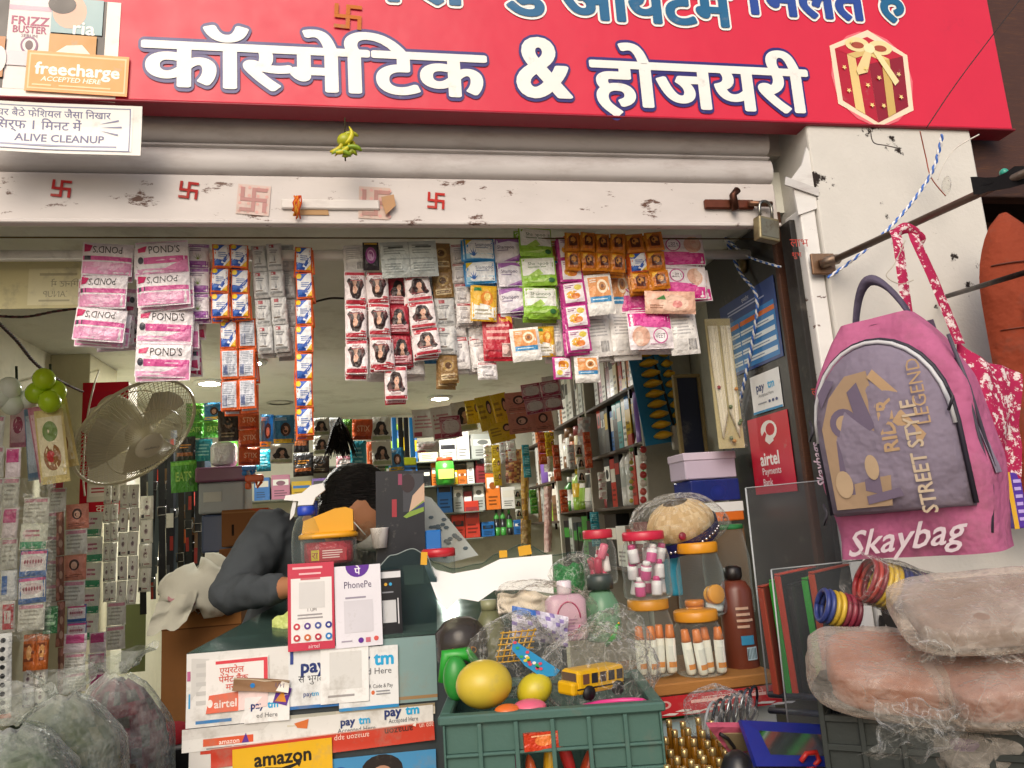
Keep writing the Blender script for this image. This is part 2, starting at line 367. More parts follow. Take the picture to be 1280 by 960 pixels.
# right-hand neighbour: dark brown door front
d = thing('neighbour_door_front', 'dark brown wooden door front with beam to the right of the white pillar', 'door', (1.67, 2.0, 0))
MB().box((0, 0, 0), (1.6, .08, 3.6), '3b2620', .004).build('door_board', WOOD, d)
MB().box((0, -.07, 0), (.07, -.002, 3.0), '2c1c18', .005).build('door_frame', WOOD, d)
MB().box((.072, -.09, 2.1), (1.6, -.002, 2.2), '4a2f27', .006).build('cross_beam', WOOD, d)
MB().box((.005, -.23, 2.22), (1.6, -.165, 3.4), '4a3028', .006).build('fascia', WOOD, d); MB().box((.005, -.26, 2.2), (1.6, -.235, 2.26), '36221c', .004).build('fascia_trim', WOOD, d)
# ================================================================== rolling shutter
sh = thing('rolling_shutter', 'grimy white rolled-up steel shutter across the shop front', 'shutter', (0, 1.8, 2.13))
XL, XR = -1.2, 1.1
bar = MB().box((XL, -.012, 0), (XR, .012, .121), 'cdc6c2', .003)
bar.box((XL, -.024, -.004), (XR, -.0135, .006), 'cfc8c4', .002)
bar.build('bottom_bar', RUSTY, sh)
prof = [(.02, 0), (.012, .001), (-.006, .004), (-.014, .012), (-.019, .032), (-.017, .052), (-.01, .062), (.008, .064), (.014, .067), (.006, .0695), (-.008, .0705), (-.008, .0755), (.012, .0785), (.022, .08)]
for k in range(5):
    z = .1265+k*.083; n = len(prof)
    MB().add([(x, p[0], z+p[1]) for x in (XL, XR) for p in prof], [(i, i+1, n+i+1, n+i) for i in range(n-1)], 'cdc8c6', True).build('slat', PAINT, sh)
MB().box((.02, -.02, .035), (.25, -.0125, .06), 'd8d2cc', .003, Matrix.Translation((-.2, 0, 0))).build('handle_plate', PAINT, sh)
lk = MB(); c = PY(925, 256, 1.78)-V((0, 1.8, 2.13))
lk.box((c.x-.1, -.024, c.z-.012), (c.x+.04, -.0125, c.z+.014), '6b3b2c', .003)
lk.tube([(c.x-.02, -.03, c.z-.02), (c.x-.025, -.035, c.z+.02), (c.x-.01, -.035, c.z+.035)], .01, '4a2c22')
lk.tube([(c.x+.02, -.03, c.z), (c.x+.085, -.03, c.z-.002)], .008, '7a5a48')
lk.build('locking_bolt', METAL, sh)
MB().prism([(-.03, .012), (.05, .012), (.045, .04), (-.02, .04)], -.015, -.0125, 'b08c62', Matrix.Translation((-.12, 0, .01))).build('scuffed_patch', PAPER, sh)
# padlock
p = PY(958, 285, 1.76); pd = thing('padlock', 'square brass-grey padlock hanging from the shutter bolt', 'padlock', p)
b = MB(); b.box((-.033, -.013, -.038), (.033, .013, .026), 'a69a78', .004); b.box((-.028, -.0145, -.03), (.028, -.0133, .018), '8f8a78'); b.build('lock_body', METAL, pd, rot=(0, .1, .2))
MB().tube([(-.02, 0, .02)]+[(-.02*cos(a), 0, .055+.02*sin(a)) for a in [i*pi/8 for i in range(9)]]+[(.02, 0, .02)], .0045, '8c8a84', 8).build('shackle', STEEL, pd, rot=(0, .1, .2))
# lime and chillies charm
p = PY(431, 176, 1.69); ch = thing('lemon_chilli_charm', 'green lemon and chilli charm hanging under the red signboard', 'charm', p)
MB().ball((0, 0, 0), (.018, .018, .017), 'a9ae1e').build('lemon', PLAS, ch)
for i, (dx, dz, a) in enumerate([(.016, .006, .9), (.008, -.022, 2.4), (-.004, -.024, 2.9), (.016, -.02, 2.7), (-.012, -.022, .4), (.008, .018, 2.9), (0, -.03, .2), (.014, -.03, .5), (.02, -.012, 1.2), (-.008, -.032, 2.6)]):
    MB().tube([(dx+.048*(t-.5)*cos(a+t*.9), -.012+.006*(i % 3), dz+.048*(t-.5)*sin(a+t*.9)) for t in [j/6 for j in range(7)]], [.002, .0055, .0065, .006, .005, .003, .001], ['c9c01c', '8f9a18', 'd2b91c', '7f9a1c', 'c2b41a', 'a4a81c'][i % 6]).build('chilli', PLAS, ch)
MB().tube([(0, 0, -.05), (0, 0, 0), (.002, .004, .06)], .0018, '3a3422', 5).build('thread', CLOTH, ch)
# swastika marks: red auspicious stickers on the bottom bar
def swas(name, x, y, s_, col, label, Y=1.787, ring=None, parent=None, torn=False):
    c = PY(x, y, Y); h = (PY(x, y+s_/2, Y)-PY(x, y-s_/2, Y)).length; mb = MB(); t = h*.15
    if ring:
        mb.box((-h*.62, -.0012, -h*.62), (h*.62 if not torn else h*.5, -.0002, h*.62), ring)
        for i in range(4):
            for j in range(4): mb.add([(-h*.5+h*.33*i+h*.07*cos(a), -.0016, -h*.5+h*.33*j+h*.07*sin(a)) for a in [k*pi/3 for k in range(6)]], [tuple(range(6))], 'd9a9a0')
    y0 = -.0022; y1 = -.0018
    for a, b in [((-h/2, -t/2), (h/2, t/2)), ((-t/2, t/2+.0002), (t/2, h/2)), ((-t/2, -h/2), (t/2, -t/2-.0002)), ((t/2+.0002, h/2-t), (h/2, h/2)),
                 ((-h/2, -h/2), (-t/2-.0002, -h/2+t)), ((h/2-t, -h/2), (h/2, -t/2-.0002)), ((-h/2, t/2+.0002), (-h/2+t, h/2))]:
        mb.box((a[0], y0, a[1]), (b[0], y1, b[1]), col)
    return tag(mb.build(name, PAPER, parent, c, (0, random.uniform(-.08, .08)+.06, 0)), label, 'sticker') if label else mb.build(name, PAPER, parent, c, (0, .06, 0))
swas('hindu_mark', 77, 236, 21, 'b02424', 'thin red auspicious Hindu mark on the shutter bar, nearest the paper notice')
swas('hindu_mark', 236, 238, 21, 'a3201c', 'bold blotted red auspicious Hindu mark on the shutter bar above the silver sachets')
swas('hindu_mark', 545, 251, 20, 'b82a22', 'red auspicious Hindu mark on the shutter bar above the folded foil sheet')
swas('hindu_sticker', 317, 250, 30, 'b98a86', 'faded pink square auspicious sticker left of the shutter handle', ring='d3bdb4')
swas('hindu_sticker', 470, 254, 32, 'b58880', 'torn faded auspicious sticker curling off right of the shutter handle', ring='cdb5a8', torn=True)
MB().prism([(0, 0), (.03, .008), (.035, -.02), (.012, -.045), (.004, -.02)], -.012, -.011, 'b98f68').build('torn_corner', PAPER, bpy.data.objects['hindu_sticker.001'], (.012, 0, .012))
p = PY(372, 252, 1.77); th = MB()
for i in range(14): th.tube([(random.uniform(-.008, .008), -.004-.001*i % .004, .012), (random.uniform(-.01, .01), -.008, -.006), (random.uniform(-.012, .006), -.004, random.uniform(-.05, -.02))], .0018, random.choice(['c8502a', 'd8742c', 'b23a22', 'd99a3a']), 5)
tag(th.build('sacred_thread', CLOTH, None, p), 'orange red sacred thread knotted on the shutter handle', 'thread')
# ================================================================== signboard
SY = 1.70
a_, b_ = PY(-60, 60, SY), PY(1266, 160, SY)
sx0, sx1, sz0 = a_.x, b_.x, (PY(180, 128, SY).z+PY(1265, 160, SY).z)/2; sz1 = 2.95
sg = thing('signboard', 'long red shop signboard with white Hindi lettering above the shutter', 'signboard', (0, SY, 0))
MB().box((sx0, 0, sz0), (sx1, .05, sz1), 'd4213f', .004).build('panel', BANNER, sg)
MB().box((sx0, -.006, sz0-.006), (sx1+.004, .056, sz0-.0005), '8f1c30', .002).build('bottom_edge', BANNER, sg)
for x in (sx0+.15, .45, sx1-.15): MB().box((x, .051, sz0+.06), (x+.03, .139, sz0+.09), '4a4643').build('bracket', METAL, sg)
def adv(ch):
    if ch in 'ेैंु': return 0
    return max(p[0] for p in glyphs(ch+'|')[0])-max(p[0] for p in glyphs('|')[0])
def cutglyph(ch, xc):
    vv, ff = glyphs(ch); bm = bmesh.new(); vs_ = [bm.verts.new((x, y, 0)) for x, y in vv]
    for f in ff:
        try: bm.faces.new([vs_[i] for i in f])
        except ValueError: pass
    bmesh.ops.bisect_plane(bm, geom=bm.verts[:]+bm.edges[:]+bm.faces[:], plane_co=(xc, 0, 0), plane_no=(1, 0, 0), clear_outer=True)
    bm.verts.index_update(); r = ([(v.co.x, v.co.y) for v in bm.verts], [tuple(v.index for v in f.verts) for f in bm.faces]); bm.free(); return r
def word(pieces):
    """pieces: characters in visual order, '<स' a half letter"""
    pen = 0; V_ = []; F_ = []; G_ = []
    for ch in pieces:
        if ch[0] == '<':
            a = adv(ch[1]); vv, ff = cutglyph(ch[1], a*.74); a *= .74
        else: vv, ff = glyphs(ch); a = adv(ch)
        o = len(V_); V_ += [(x+pen, y, len(G_)*3.1e-6) for x, y in vv]; G_.append(0); F_ += [tuple(i+o for i in f) for f in ff]; pen += a-(.18 if ch == 'ि' else 0)
    return V_, F_, pen
def signword(name, pieces, x0, x1, zb, zh, y, layers, label=None):
    """x0..x1 extent, zb base line, zh head line; layers: (colour, dilation x, dilation z, lift)"""
    vv, ff, pen = word(pieces); xa = min(p[0] for p in vv); xb = max(p[0] for p in vv)
    kx = (x1-x0)/(xb-xa); kz = (zh-zb)/.63; mb = MB()
    for li, (col, rx, rz, lift) in enumerate(layers):
        N = 36
        for q in range(N+1):
            dx, dz = (rx*cos(2*pi*q/N), rz*sin(2*pi*q/N)) if q < N else (0, 0)
            mb.add([(x0+(px_-xa)*kx+dx, y-lift-q*2.3e-5-g_, zb+pz_*kz+dz) for px_, pz_, g_ in vv], ff, col)
    return mb.build(name, CARD, sg)
def wz(x, y): q = PY(x, y, SY); return q.x, q.z
NAVY, WHT = '2b2170', 'f1efe9'
L2 = [(NAVY, .0135, .0135, .0006), (WHT, .0072, .0042, .0024)]
xa, zb = wz(180, 109); xb, _ = wz(608, 125); _, zh = wz(180, 51)
signword('lettering', ['क', 'ॉ', '<स', 'म', 'े', 'ि', 'ट', 'क'], xa, xb, zb+.005, zh-.002, -.001, L2)
xa, zb = wz(744, 133); xb, _ = wz(1012, 136); _, zh = wz(744, 76)
signword('lettering', ['ह', 'ो', 'ज', 'य', 'र', 'ी'], xa, xb, zb+.003, zh-.002, -.001, L2)
xa, zb = wz(650, 120); xb, zt = wz(706, 48)
signword('ampersand', ['&'], xa, xb, zb, zb+(zt-zb)*.63/.7, -.001, [(NAVY, .0135, .0135, .0006), (WHT, .0075, .005, .0024)])
L1 = [('f3f3ee', .0115, .0115, .0006), ('17628e', .006, .0045, .0024)]
xa, zb = wz(640, 22); xb, _ = wz(905, 22)
signword('lettering', ['े', 'ड', ' ', 'आ', 'य', 'ट', 'म'], wz(600, 20)[0], wz(915, 20)[0], wz(700, 22)[1], wz(700, 22)[1]+.1, -.001, L1)
signword('lettering', ['ि', 'म', 'ल', 'त', 'े'], wz(935, 20)[0], wz(1082, 20)[0], wz(1000, 21)[1], wz(1000, 21)[1]+.1, -.001, [L1[0], ('26489a', .006, .0045, .0024)])
signword('lettering', ['ह', 'ै'], wz(1100, 20)[0], wz(1132, 20)[0], wz(1115, 19)[1], wz(1115, 19)[1]+.1, -.001, L1)
signword('lettering', ['ब', 'र', 'ा', 'ं'], wz(440, 5)[0], wz(585, 5)[0], wz(500, 2)[1], wz(500, 2)[1]+.1, -.001, L1)
# printed gift box with glow
def signprint(name, x0, y0, x1, y1, ops, base=None):
    c, W, H = RECT(x0, y0, x1, y1, SY); mb = MB()
    if base: draw(mb, [('r', 0, 0, 1, 1, base)], W, H, flat(W, H), .0008)
    draw(mb, pxo(x0, y0, x1, y1, ops), W, H, flat(W, H), .0012, .00025); return mb.build(name, CARD, sg, (c.x, 0, c.z), (0, .03, 0))
gold, gred = 'e6c983', 'b3122c'
gops = [('e', 1090, 98, 50, 58, 'e8707a'), ('p', [(1042, 62), (1092, 38), (1138, 66), (1136, 134), (1090, 157), (1044, 132)], 'f4dcc0'),
        ('p', [(1048, 65), (1088, 80), (1090, 152), (1050, 128)], gred), ('p', [(1088, 80), (1132, 68), (1130, 130), (1090, 152)], '8e0f24'),
        ('p', [(1048, 65), (1090, 47), (1132, 68), (1088, 81)], 'c41a34'),
        ('p', [(1062, 71), (1072, 75), (1075, 143), (1064, 137)], gold), ('p', [(1104, 76), (1114, 73), (1113, 139), (1103, 145)], 'cfae62'),
        ('p', [(1062, 60), (1072, 56), (1114, 73), (1104, 76)], gold), ('p', [(1104, 56), (1112, 60), (1072, 75), (1062, 71)], 'd9ba72'),
        ('e', 1076, 58, 15, 9, 'eedaa0'), ('e', 1104, 60, 15, 9, 'eedaa0'), ('e', 1076, 59, 8, 4, 'a84a30'), ('e', 1104, 61, 8, 4, 'a84a30'), ('e', 1090, 62, 7, 6, 'f6e8b8'),
        ('p', [(1094, 66), (1102, 66), (1122, 100), (1116, 106), (1112, 98)], 'f0dfa6'), ('p', [(1084, 66), (1092, 68), (1084, 92), (1072, 96), (1070, 90)], 'e9d296')]
for (x, y) in [(1056, 88), (1058, 116), (1082, 108), (1084, 132), (1097, 98), (1098, 132), (1122, 92), (1121, 120), (1082, 88), (1068, 56)]:
    gops.append(('p', [(x+3.2*(1 if j % 2 else .45)*sin(j*pi/5), y-3.2*(1 if j % 2 else .45)*cos(j*pi/5)) for j in range(10)], 'f2d98a'))
signprint('gift_box_print', 1038, 34, 1140, 160, gops)
# product collage at the left end
col_ops = [('r', -60, -5, 150, 122, 'efe6da'), ('r', -60, -5, 132, 112, '2b211c'), ('r', 8, -5, 62, 112, 'e3d9d6'), ('r', 8, 8, 62, 14, 'cfa8b8'),
           ('t', 'FRIZZ', 36, 27, 11, 'a01c5c', {'bold': .02}), ('t', 'BUSTER', 36, 38, 9, 'a01c5c', {'bold': .02, 'maxw': 42}), ('t', 'SERUM', 36, 46, 4, '7a4a60'),
           ('e', 37, 58, 11, 11, '7c3a6a'), ('e', 37, 58, 8.5, 8.5, 'e3d9d6'), ('e', 37, 58, 5, 6, '4a1f2c'), ('r', 8, 66, 62, 84, 'd7cbd0'),
           ('r', 62, -5, 128, 40, '8fb0b4'), ('e', 85, 12, 22, 22, 'd8a890'), ('e', 75, 4, 18, 12, '241512'), ('t', 'ria', 105, 32, 17, 'f0efe8', {'bold': .02}),
           ('r', 62, 42, 122, 72, 'c58a2e'), ('p', [(70, 66), (84, 56), (104, 54), (116, 66)], 'efe3cf'), ('r', -60, 50, 8, 100, 'b9742a'), ('e', 2, 78, 9, 16, 'e6e0d8')]
signprint('product_photo_print', -60, -5, 150, 124, col_ops)
swc = PY(435, 22, SY)
swas('hindu_print', 435, 20, 30, 'c8702c', None, Y=SY, parent=None).parent = sg
hp = bpy.data.objects['hindu_print']; hp.location = (swc.x, -.002, swc.z)
# stickers on and under the sign
fc = [('r', 36, 70, 158, 114, 'f3c38a'), ('r', 38, 72, 156, 112, 'ee8f1f'), ('t', 'freecharge', 97, 88, 15, 'fbf4e8', {'bold': .03, 'maxw': 112}), ('t', 'ACCEPTED HERE', 90, 101, 6, 'fbf0dc', {'bold': .02, 'maxw': 74, 'ital': .2}),
      ('g', 42, 107, 72, 111, 1, 'f6cf96'), ('g', 75, 107, 150, 111, 1, 'f6cf96')]
o = pcard('payment_sticker', 33, 67, 161, 117, SY-.006, 'e9953a', fc, mt=CARD, tilt=.035); tag(o, 'orange payment sticker with white lettering on the red signboard', 'sticker')
no = [('r', -40, 134, 168, 188, 'e9e8e2'), ('t', dev('घर बैठे फेशियल जैसा निखार'), 68, 143, 8.5, '43467c', {'bold': .012, 'maxw': 190}), ('t', dev('सिर्फ 1 मिनट में'), 48, 157, 11, '43467c', {'bold': .014, 'maxw': 136}),
      ('t', 'ALIVE CLEANUP', 76, 173, 9.5, '43467c', {'bold': .02, 'maxw': 138}), ('g', -30, 180, 158, 185, 1, '8488a8'), ('r', 164, 134, 165.4, 188, '6a6d96'), ('r', -40, 134, 165, 135, '6a6d96'), ('r', -40, 187, 165, 188, '6a6d96'),
      ('p', [(124, 154), (150, 148), (150, 150)], '6a6d96'), ('p', [(126, 158), (154, 156), (154, 158)], '6a6d96'), ('p', [(126, 162), (150, 166), (149, 168)], '6a6d96')]
o = pcard('paper_notice', -40, 130, 180, 192, SY-.012, 'dcdad2', no, tilt=.02, curl=.006, mt=CARD); tag(o, 'white notice with blue Hindi lines hanging below the signboard', 'notice')
# loose wires
def wire(name, pts, r, col, label, twist=None, mt=SOFT):
    P3 = [V(p) for p in pts]; out = []
    for i in range(len(P3)-1):
        a, b = P3[max(i-1, 0)], P3[i]; c, d_ = P3[i+1], P3[min(i+2, len(P3)-1)]
        for t in [j/8 for j in range(8)]:
            out.append(.5*((2*b)+(c-a)*t+(2*a-5*b+4*c-d_)*t*t+(3*b-a-3*c+d_)*t**3))
    out.append(P3[-1]); mb = MB()
    if twist:
        L_ = 0; pa = []; pb = []; fine = []
        for i in range(len(out)-1): fine += [out[i].lerp(out[i+1], k/4) for k in range(4)]
        for i, q in enumerate(fine):
            if i: L_ += (fine[i]-fine[i-1]).length
            an = L_*2*pi/.03; o_ = V((cos(an), sin(an)*.7, sin(an)*.4))*r*.95; pa.append(q+o_); pb.append(q-o_)
        mb.tube(pa, r, col, 5); mb.tube(pb, r, twist, 5)
    else: mb.tube(out, r, col, 6)
    return tag(mb.build(name, mt), label, 'wire')
wire('twisted_wire', [PY(1178, 168, 1.6), PY(1165, 215, 1.62), PY(1130, 265, 1.63), PY(1085, 310, 1.64), PY(1034, 348, 1.66)], .0028, 'e9e9ea', 'blue and white twisted wire drooping across the white pillar', '3d6ec2')
wire('sign_wire', [PY(1290, -20, 1.5), PY(1240, 45, 1.49), PY(1195, 105, 1.49), PY(1158, 160, 1.52)], .0013, '2a201c', 'thin black wire crossing the right end of the signboard')
wire('curly_wire', [PY(1088, 162, 1.6), PY(1092, 178, 1.62), PY(1108, 182, 1.64), PY(1126, 186, 1.66)], .0013, '3c2c24', 'short curly black wire end hanging at the pillar top')
wire('red_wire', [PY(1150, 164, 1.6), PY(1157, 195, 1.63), PY(1164, 222, 1.63), PY(1182, 245, 1.64)], .0016, '9c4a34', 'red brown wire on the upper pillar beside the twisted wire')
wire('white_wire', [PY(1224, 168, 1.6), PY(1195, 185, 1.62), PY(1180, 205, 1.63), PY(1172, 225, 1.64)], .0016, 'd8d4cc', 'thin white wire ending at a taped joint by the pillar top')
MB().ball((0, 0, 0), (.012, .01, .028), 'd9d7d4', 10, 8).build('tape_wrap', CRINK, bpy.data.objects['white_wire'], PY(1183, 232, 1.64), (0, .3, 0))
# ================================================================== sachets
def woman(u, v, s=1, hair='2c1614', skin='d9a78c'):
    P = lambda q: [(u+a*s, v+b*s) for a, b in q]
    return [('p', P([(-.02, .24), (.16, .2), (.24, .06), (.26, -.1), (.36, -.22), (.26, -.3), (.12, -.26), (-.1, -.28), (-.3, -.24), (-.36, -.12), (-.24, .0), (-.2, .14), (-.12, .22)]), hair),
            ('p', P([(-.34, -.2), (-.22, -.04), (-.14, -.2), (-.24, -.3)]), shade(hair, 1.9)), ('p', P([(.2, .1), (.25, -.06), (.32, -.2), (.22, -.18)]), shade(hair, 2.1)),
            ('p', P([(-.02, .13), (.08, .12), (.13, .04), (.11, -.06), (.05, -.13), (-.02, -.11), (-.08, -.02), (-.08, .07)]), skin), ('p', P([(-.02, -.1), (.08, -.11), (.14, -.25), (-.08, -.26)]), shade(skin, .86)),
            ('p', P([(-.09, .08), (-.02, .16), (.1, .14), (.06, .1), (-.03, .1), (-.1, -.04)]), hair), ('e', u+.05*s, v-.065*s, .03*s, .01*s, 'a8484a')]
PR = {
 'ponds': (.105, .066, 'f1ebee', [('r', .02, .02, .98, .16, 'e9a8cc'), ('p', [(.45, .1), (.98, .02), (.98, .42), (.8, .3)], 'e58cba'), ('r', .16, .3, .98, .5, 'd8559a'), ('g', .25, .36, .8, .44, 1, 'f2c4dc'),
           ('t', "POND'S", .56, .72, .23, '3a3438', {'maxw': .58}), ('p', [(.06, .78), (.24, .84), (.2, .66), (.06, .66)], 'cf2f6a'), ('e', .1, .42, .055, .11, '3d3f4a'), ('r', .02, .93, .98, .98, 'f4d6e4')]),
 'ponds2': (.105, .066, 'efe8ec', [('r', .02, .6, .98, .96, 'e79cc4'), ('p', [(.02, .6), (.5, .96), (.98, .6)], 'eebcd8'), ('r', .02, .42, .98, .55, 'd65a9c'), ('t', "POND'S", .5, .22, .22, '3a3438', {'maxw': .58}),
            ('r', .82, .42, .95, .55, '3b3d48'), ('p', [(.8, .1), (.97, .05), (.96, .3), (.84, .28)], 'cc2e68')]),
 'aloe': (.052, .062, 'efe9ef', [('r', .03, .03, .97, .28, 'a05cae'), ('r', .03, .84, .97, .97, 'b27abc'), ('g', .15, .66, .85, .8, 2, '8a6a94')]+[('p', [(.5, .34), (.5+.3*cos(a), .36+.26*sin(a)), (.54, .34)], '7d9a3a') for a in (.4, .9, 1.4, 1.9, 2.5)]),
 'wash': (.048, .062, 'e36526', [('r', .08, .06, .92, .95, 'f0f1f4'), ('p', [(.08, .06), (.55, .06), (.92, .5), (.92, .62), (.4, .22), (.08, .34)], '2a58b4'), ('p', [(.08, .95), (.7, .95), (.3, .66), (.08, .7)], '2f63c2'),
          ('p', [(.92, .06), (.92, .3), (.62, .06)], 'f0b91e'), ('e', .2, .85, .15, .11, 'f2cf30'), ('g', .3, .4, .85, .62, 3, '6f86bc'), ('e', .25, .2, .12, .1, '4274cc')]),
 'washback': (.048, .062, 'dd6228', [('r', .09, .07, .91, .93, 'ccd0d8'), ('g', .15, .5, .85, .9, 7, '8890a0'), ('g', .45, .14, .85, .48, 5, '8890a0'), ('r', .14, .12, .4, .46, '5d6a90'), ('b', .16, .14, .38, .44, 6, 'c8ccd6')]),
 'silver': (.048, .07, 'c9c9c7', [('r', .2, .8, .5, .93, 'a84a50'), ('g', .2, .6, .8, .75, 2, '7c7d80'), ('p', [(.45, .3), (.5, .56), (.55, .3)], '8b8c90'), ('r', .1, .1, .9, .17, '8a8b8a'), ('g', .15, .2, .6, .28, 1, '6c5a4a')]),
 'silverback': (.048, .07, 'bfc2c2', [('g', .12, .4, .88, .92, 8, '96999c'), ('r', .2, .12, .7, .32, '9fa2a4')]),
 'hair': (.058, .078, 'efe4e4', [('r', .03, .86, .97, .97, 'b72a3c'), ('r', .03, .03, .97, .12, 'c33a4a')]+woman(.5, .56, 1.15)+[('t', 'Colour', .5, .2, .08, 'a02a3e', {'maxw': .7}), ('g', .15, .26, .85, .3, 1, 'c06a70'), ('r', .06, .8, .3, .84, 'd23a4a')]),
 'hairred': (.058, .078, 'a8283a', [('r', .05, .05, .95, .3, 'd9aab0')]+woman(.5, .58, 1.1, '231112')+[('g', .12, .1, .85, .26, 2, '8f2434')]),
 'black': (.042, .065, '241a20', [('e', .5, .5, .34, .3, '8a3a7c'), ('e', .5, .5, .22, .2, 'c79ac0'), ('r', .1, .88, .9, .96, 'c8a02a')]),
 'foil': (.12, .078, 'b9c0bc', [('r', .02, .48, .98, .52, '9ba29e'), ('r', .49, .02, .51, .98, '9ba29e'), ('g', .06, .62, .44, .9, 4, '8d9490'), ('g', .56, .62, .94, .9, 4, '8d9490'), ('g', .06, .12, .44, .4, 4, '8d9490'), ('g', .56, .12, .94, .4, 4, '8d9490'), ('r', .14, .8, .4, .84, '4a504e'), ('r', .62, .8, .9, .84, '4a504e')]),
 'gold': (.05, .085, '8c6b3c', [('r', .1, .1, .9, .3, 'cdb78a'), ('e', .5, .6, .3, .2, 'b08f55'), ('e', .5, .6, .18, .12, '5c3d1c'), ('g', .15, .13, .85, .27, 2, '6b4f2a')]),
 'white': (.052, .07, 'e8e6e2', [('g', .12, .45, .88, .9, 6, 'b3b1b0'), ('r', .1, .1, .55, .36, 'd0cecb'), ('b', .6, .1, .9, .35, 8, '56555a')]),
 'whitered': (.05, .07, 'e9e5e3', [('r', .05, .85, .95, .97, 'b83a44'), ('e', .5, .4, .3, .2, 'd3cfcf'), ('t', 'Luxe', .5, .25, .14, '8a8388', {'maxw': .6}), ('g', .2, .62, .8, .78, 2, 'a8a3a6')]),
 'blue': (.068, .055, '2b87c4', [('r', .05, .08, .95, .93, 'eef1f2'), ('r', .05, .08, .95, .3, '9fd0ea'), ('t', 'Shampoo', .62, .68, .16, '3c4a78', {'maxw': .55}), ('g', .35, .5, .9, .58, 1, '8d9ab4'), ('p', [(.05, .93), (.28, .93), (.05, .66)], 'e6c62c')]+[('p', [(.25, .18), (.25+.2*cos(a), .2+.35*sin(a)), (.31, .18)], '2560b0') for a in (.5, 1, 1.5, 2, 2.6)]),
 'yellow': (.062, .075, 'e7b42a', [('p', [(.04, .04), (.96, .04), (.96, .4), (.04, .5)], 'f0eee6'), ('e', .6, .62, .24, .2, 'e08a1c'), ('e', .62, .66, .13, .11, 'f6d878'), ('r', .12, .82, .4, .92, '2c7a3c'), ('g', .15, .14, .8, .34, 2, 'b0a890')]),
 'purple': (.062, .06, 'eee9f1', [('p', [(.03, .97), (.97, .97), (.97, .75), (.5, .85), (.03, .72)], 'a86cb4'), ('p', [(.3, .03), (.97, .03), (.97, .42), (.8, .22)], 'b886c4'), ('p', [(.5, .03), (.97, .03), (.97, .22)], '8a4c9c'), ('t', 'Shampoo', .4, .6, .14, '5c4c70', {'maxw': .6}), ('g', .1, .42, .6, .5, 1, '9a8cac')]),
 'green': (.072, .075, '8fc03a', [('r', .04, .36, .96, .95, 'eff1e8'), ('t', 'Shampoo', .5, .76, .11, '4f6a3c', {'maxw': .8}), ('g', .2, .6, .8, .68, 1, '93a484'), ('p', [(.2, .36), (.5, .58), (.62, .4), (.4, .3)], 'a8d05a'), ('p', [(.1, .12), (.8, .26), (.6, .12)], 'b8da7c'), ('e', .84, .17, .1, .08, '2f6a34')]),
 'magenta': (.044, .06, 'c23a8e', [('r', .1, .08, .9, .92, 'efe6ea'), ('e', .45, .4, .28, .2, 'e6a82a'), ('e', .55, .34, .18, .13, 'd4761c'), ('e', .68, .72, .16, .12, 'e8d35a'), ('g', .16, .7, .5, .86, 2, 'a86a94')]),
 'amber': (.04, .045, 'd2811c', [('r', .12, .12, .88, .88, 'b8661a'), ('r', .24, .24, .76, .78, '57260f'), ('e', .5, .55, .18, .16, 'c98a3c'), ('p', [(.1, .9), (.45, .9), (.1, .6)], 'e9b23c')]),
 'facewash': (.064, .075, 'eceae4', [('r', .12, .3, .9, .92, 'e29a5a'), ('r', .12, .3, .9, .44, '2c86bc'), ('e', .62, .68, .2, .17, 'f3e0c0'), ('e', .62, .68, .13, .11, 'b8762c'), ('e', .62, .68, .06, .05, '7a4418'), ('g', .18, .78, .5, .88, 2, 'f2e6d4'), ('g', .2, .34, .8, .4, 1, 'cfe4ee')]),
 'veet': (.09, .075, 'efe6e9', [('r', .02, .62, .98, .97, 'cf2f8a'), ('p', [(.02, .62), (.5, .97), (.98, .7), (.98, .52)], 'e05aa4'), ('e', .26, .34, .2, .26, 'e3b39c'), ('e', .2, .28, .1, .2, 'eccab6'), ('e', .7, .34, .17, .2, 'c43a8c'), ('e', .7, .34, .145, .175, 'f3edf0'), ('t', 'VEET', .7, .34, .13, '4a4048', {'maxw': .24}), ('g', .45, .1, .95, .16, 1, 'c9a4b6')]),
 'red': (.075, .085, 'b81c30', [('r', .05, .05, .95, .22, '8f1424'), ('g', .12, .4, .88, .8, 3, 'e2a49c'), ('t', 'New', .7, .86, .1, 'f2c832', {'maxw': .4}), ('r', .6, .08, .9, .36, 'd9b8b0'), ('b', .62, .1, .88, .34, 7, '3a2a2a'), ('p', [(.65, .97), (.97, .97), (.97, .78)], 'e8b72a')]),
 'peach': (.1, .05, 'e2b49c', [('e', .55, .45, .3, .36, 'eecab4'), ('e', .62, .4, .1, .16, 'd98a84'), ('p', [(.2, .6), (.36, .8), (.4, .6)], '4f8a4a'), ('g', .08, .2, .36, .4, 2, 'a8765c')]),
}
_pk = {}
def pack_mesh(kind, flip=False, var=0):
    key = (kind, flip, var)
    if key in _pk: return _pk[key]
    W, H, base, ops = PR[kind]; mb = MB(); B = .0055+.0025*var; ph = random.random()*20
    def bulge(u, v):
        e = max(0, (1-(2*u-1)**6)*(1-(2*v-1)**6))
        return B*e*(1+.5*nz(u*2.4+ph, v*2.4, 0))+.0016*nz(u*1.5+ph, v*1.5, 5)+.0009*nz(u*6, v*6+ph, 2)*e
    def surf(u, v, l): return V(((u-.5)*W, -bulge(u, v)-l, (v-1)*H))
    mb.sheet(lambda u, v: surf(u, v, 0), 12, 12, base, True)
    mb.sheet(lambda u, v: V(((.5-u)*W, -surf(1-u, v, 0).y*.6+.0004, (v-1)*H)), 4, 4, base, True)
    draw(mb, ops, W, H, surf, lift=.0006, flip=flip)
    _pk[key] = mb.mesh('sachet', FILM); return _pk[key]
HG = 'sachet strips hanging in the doorway'
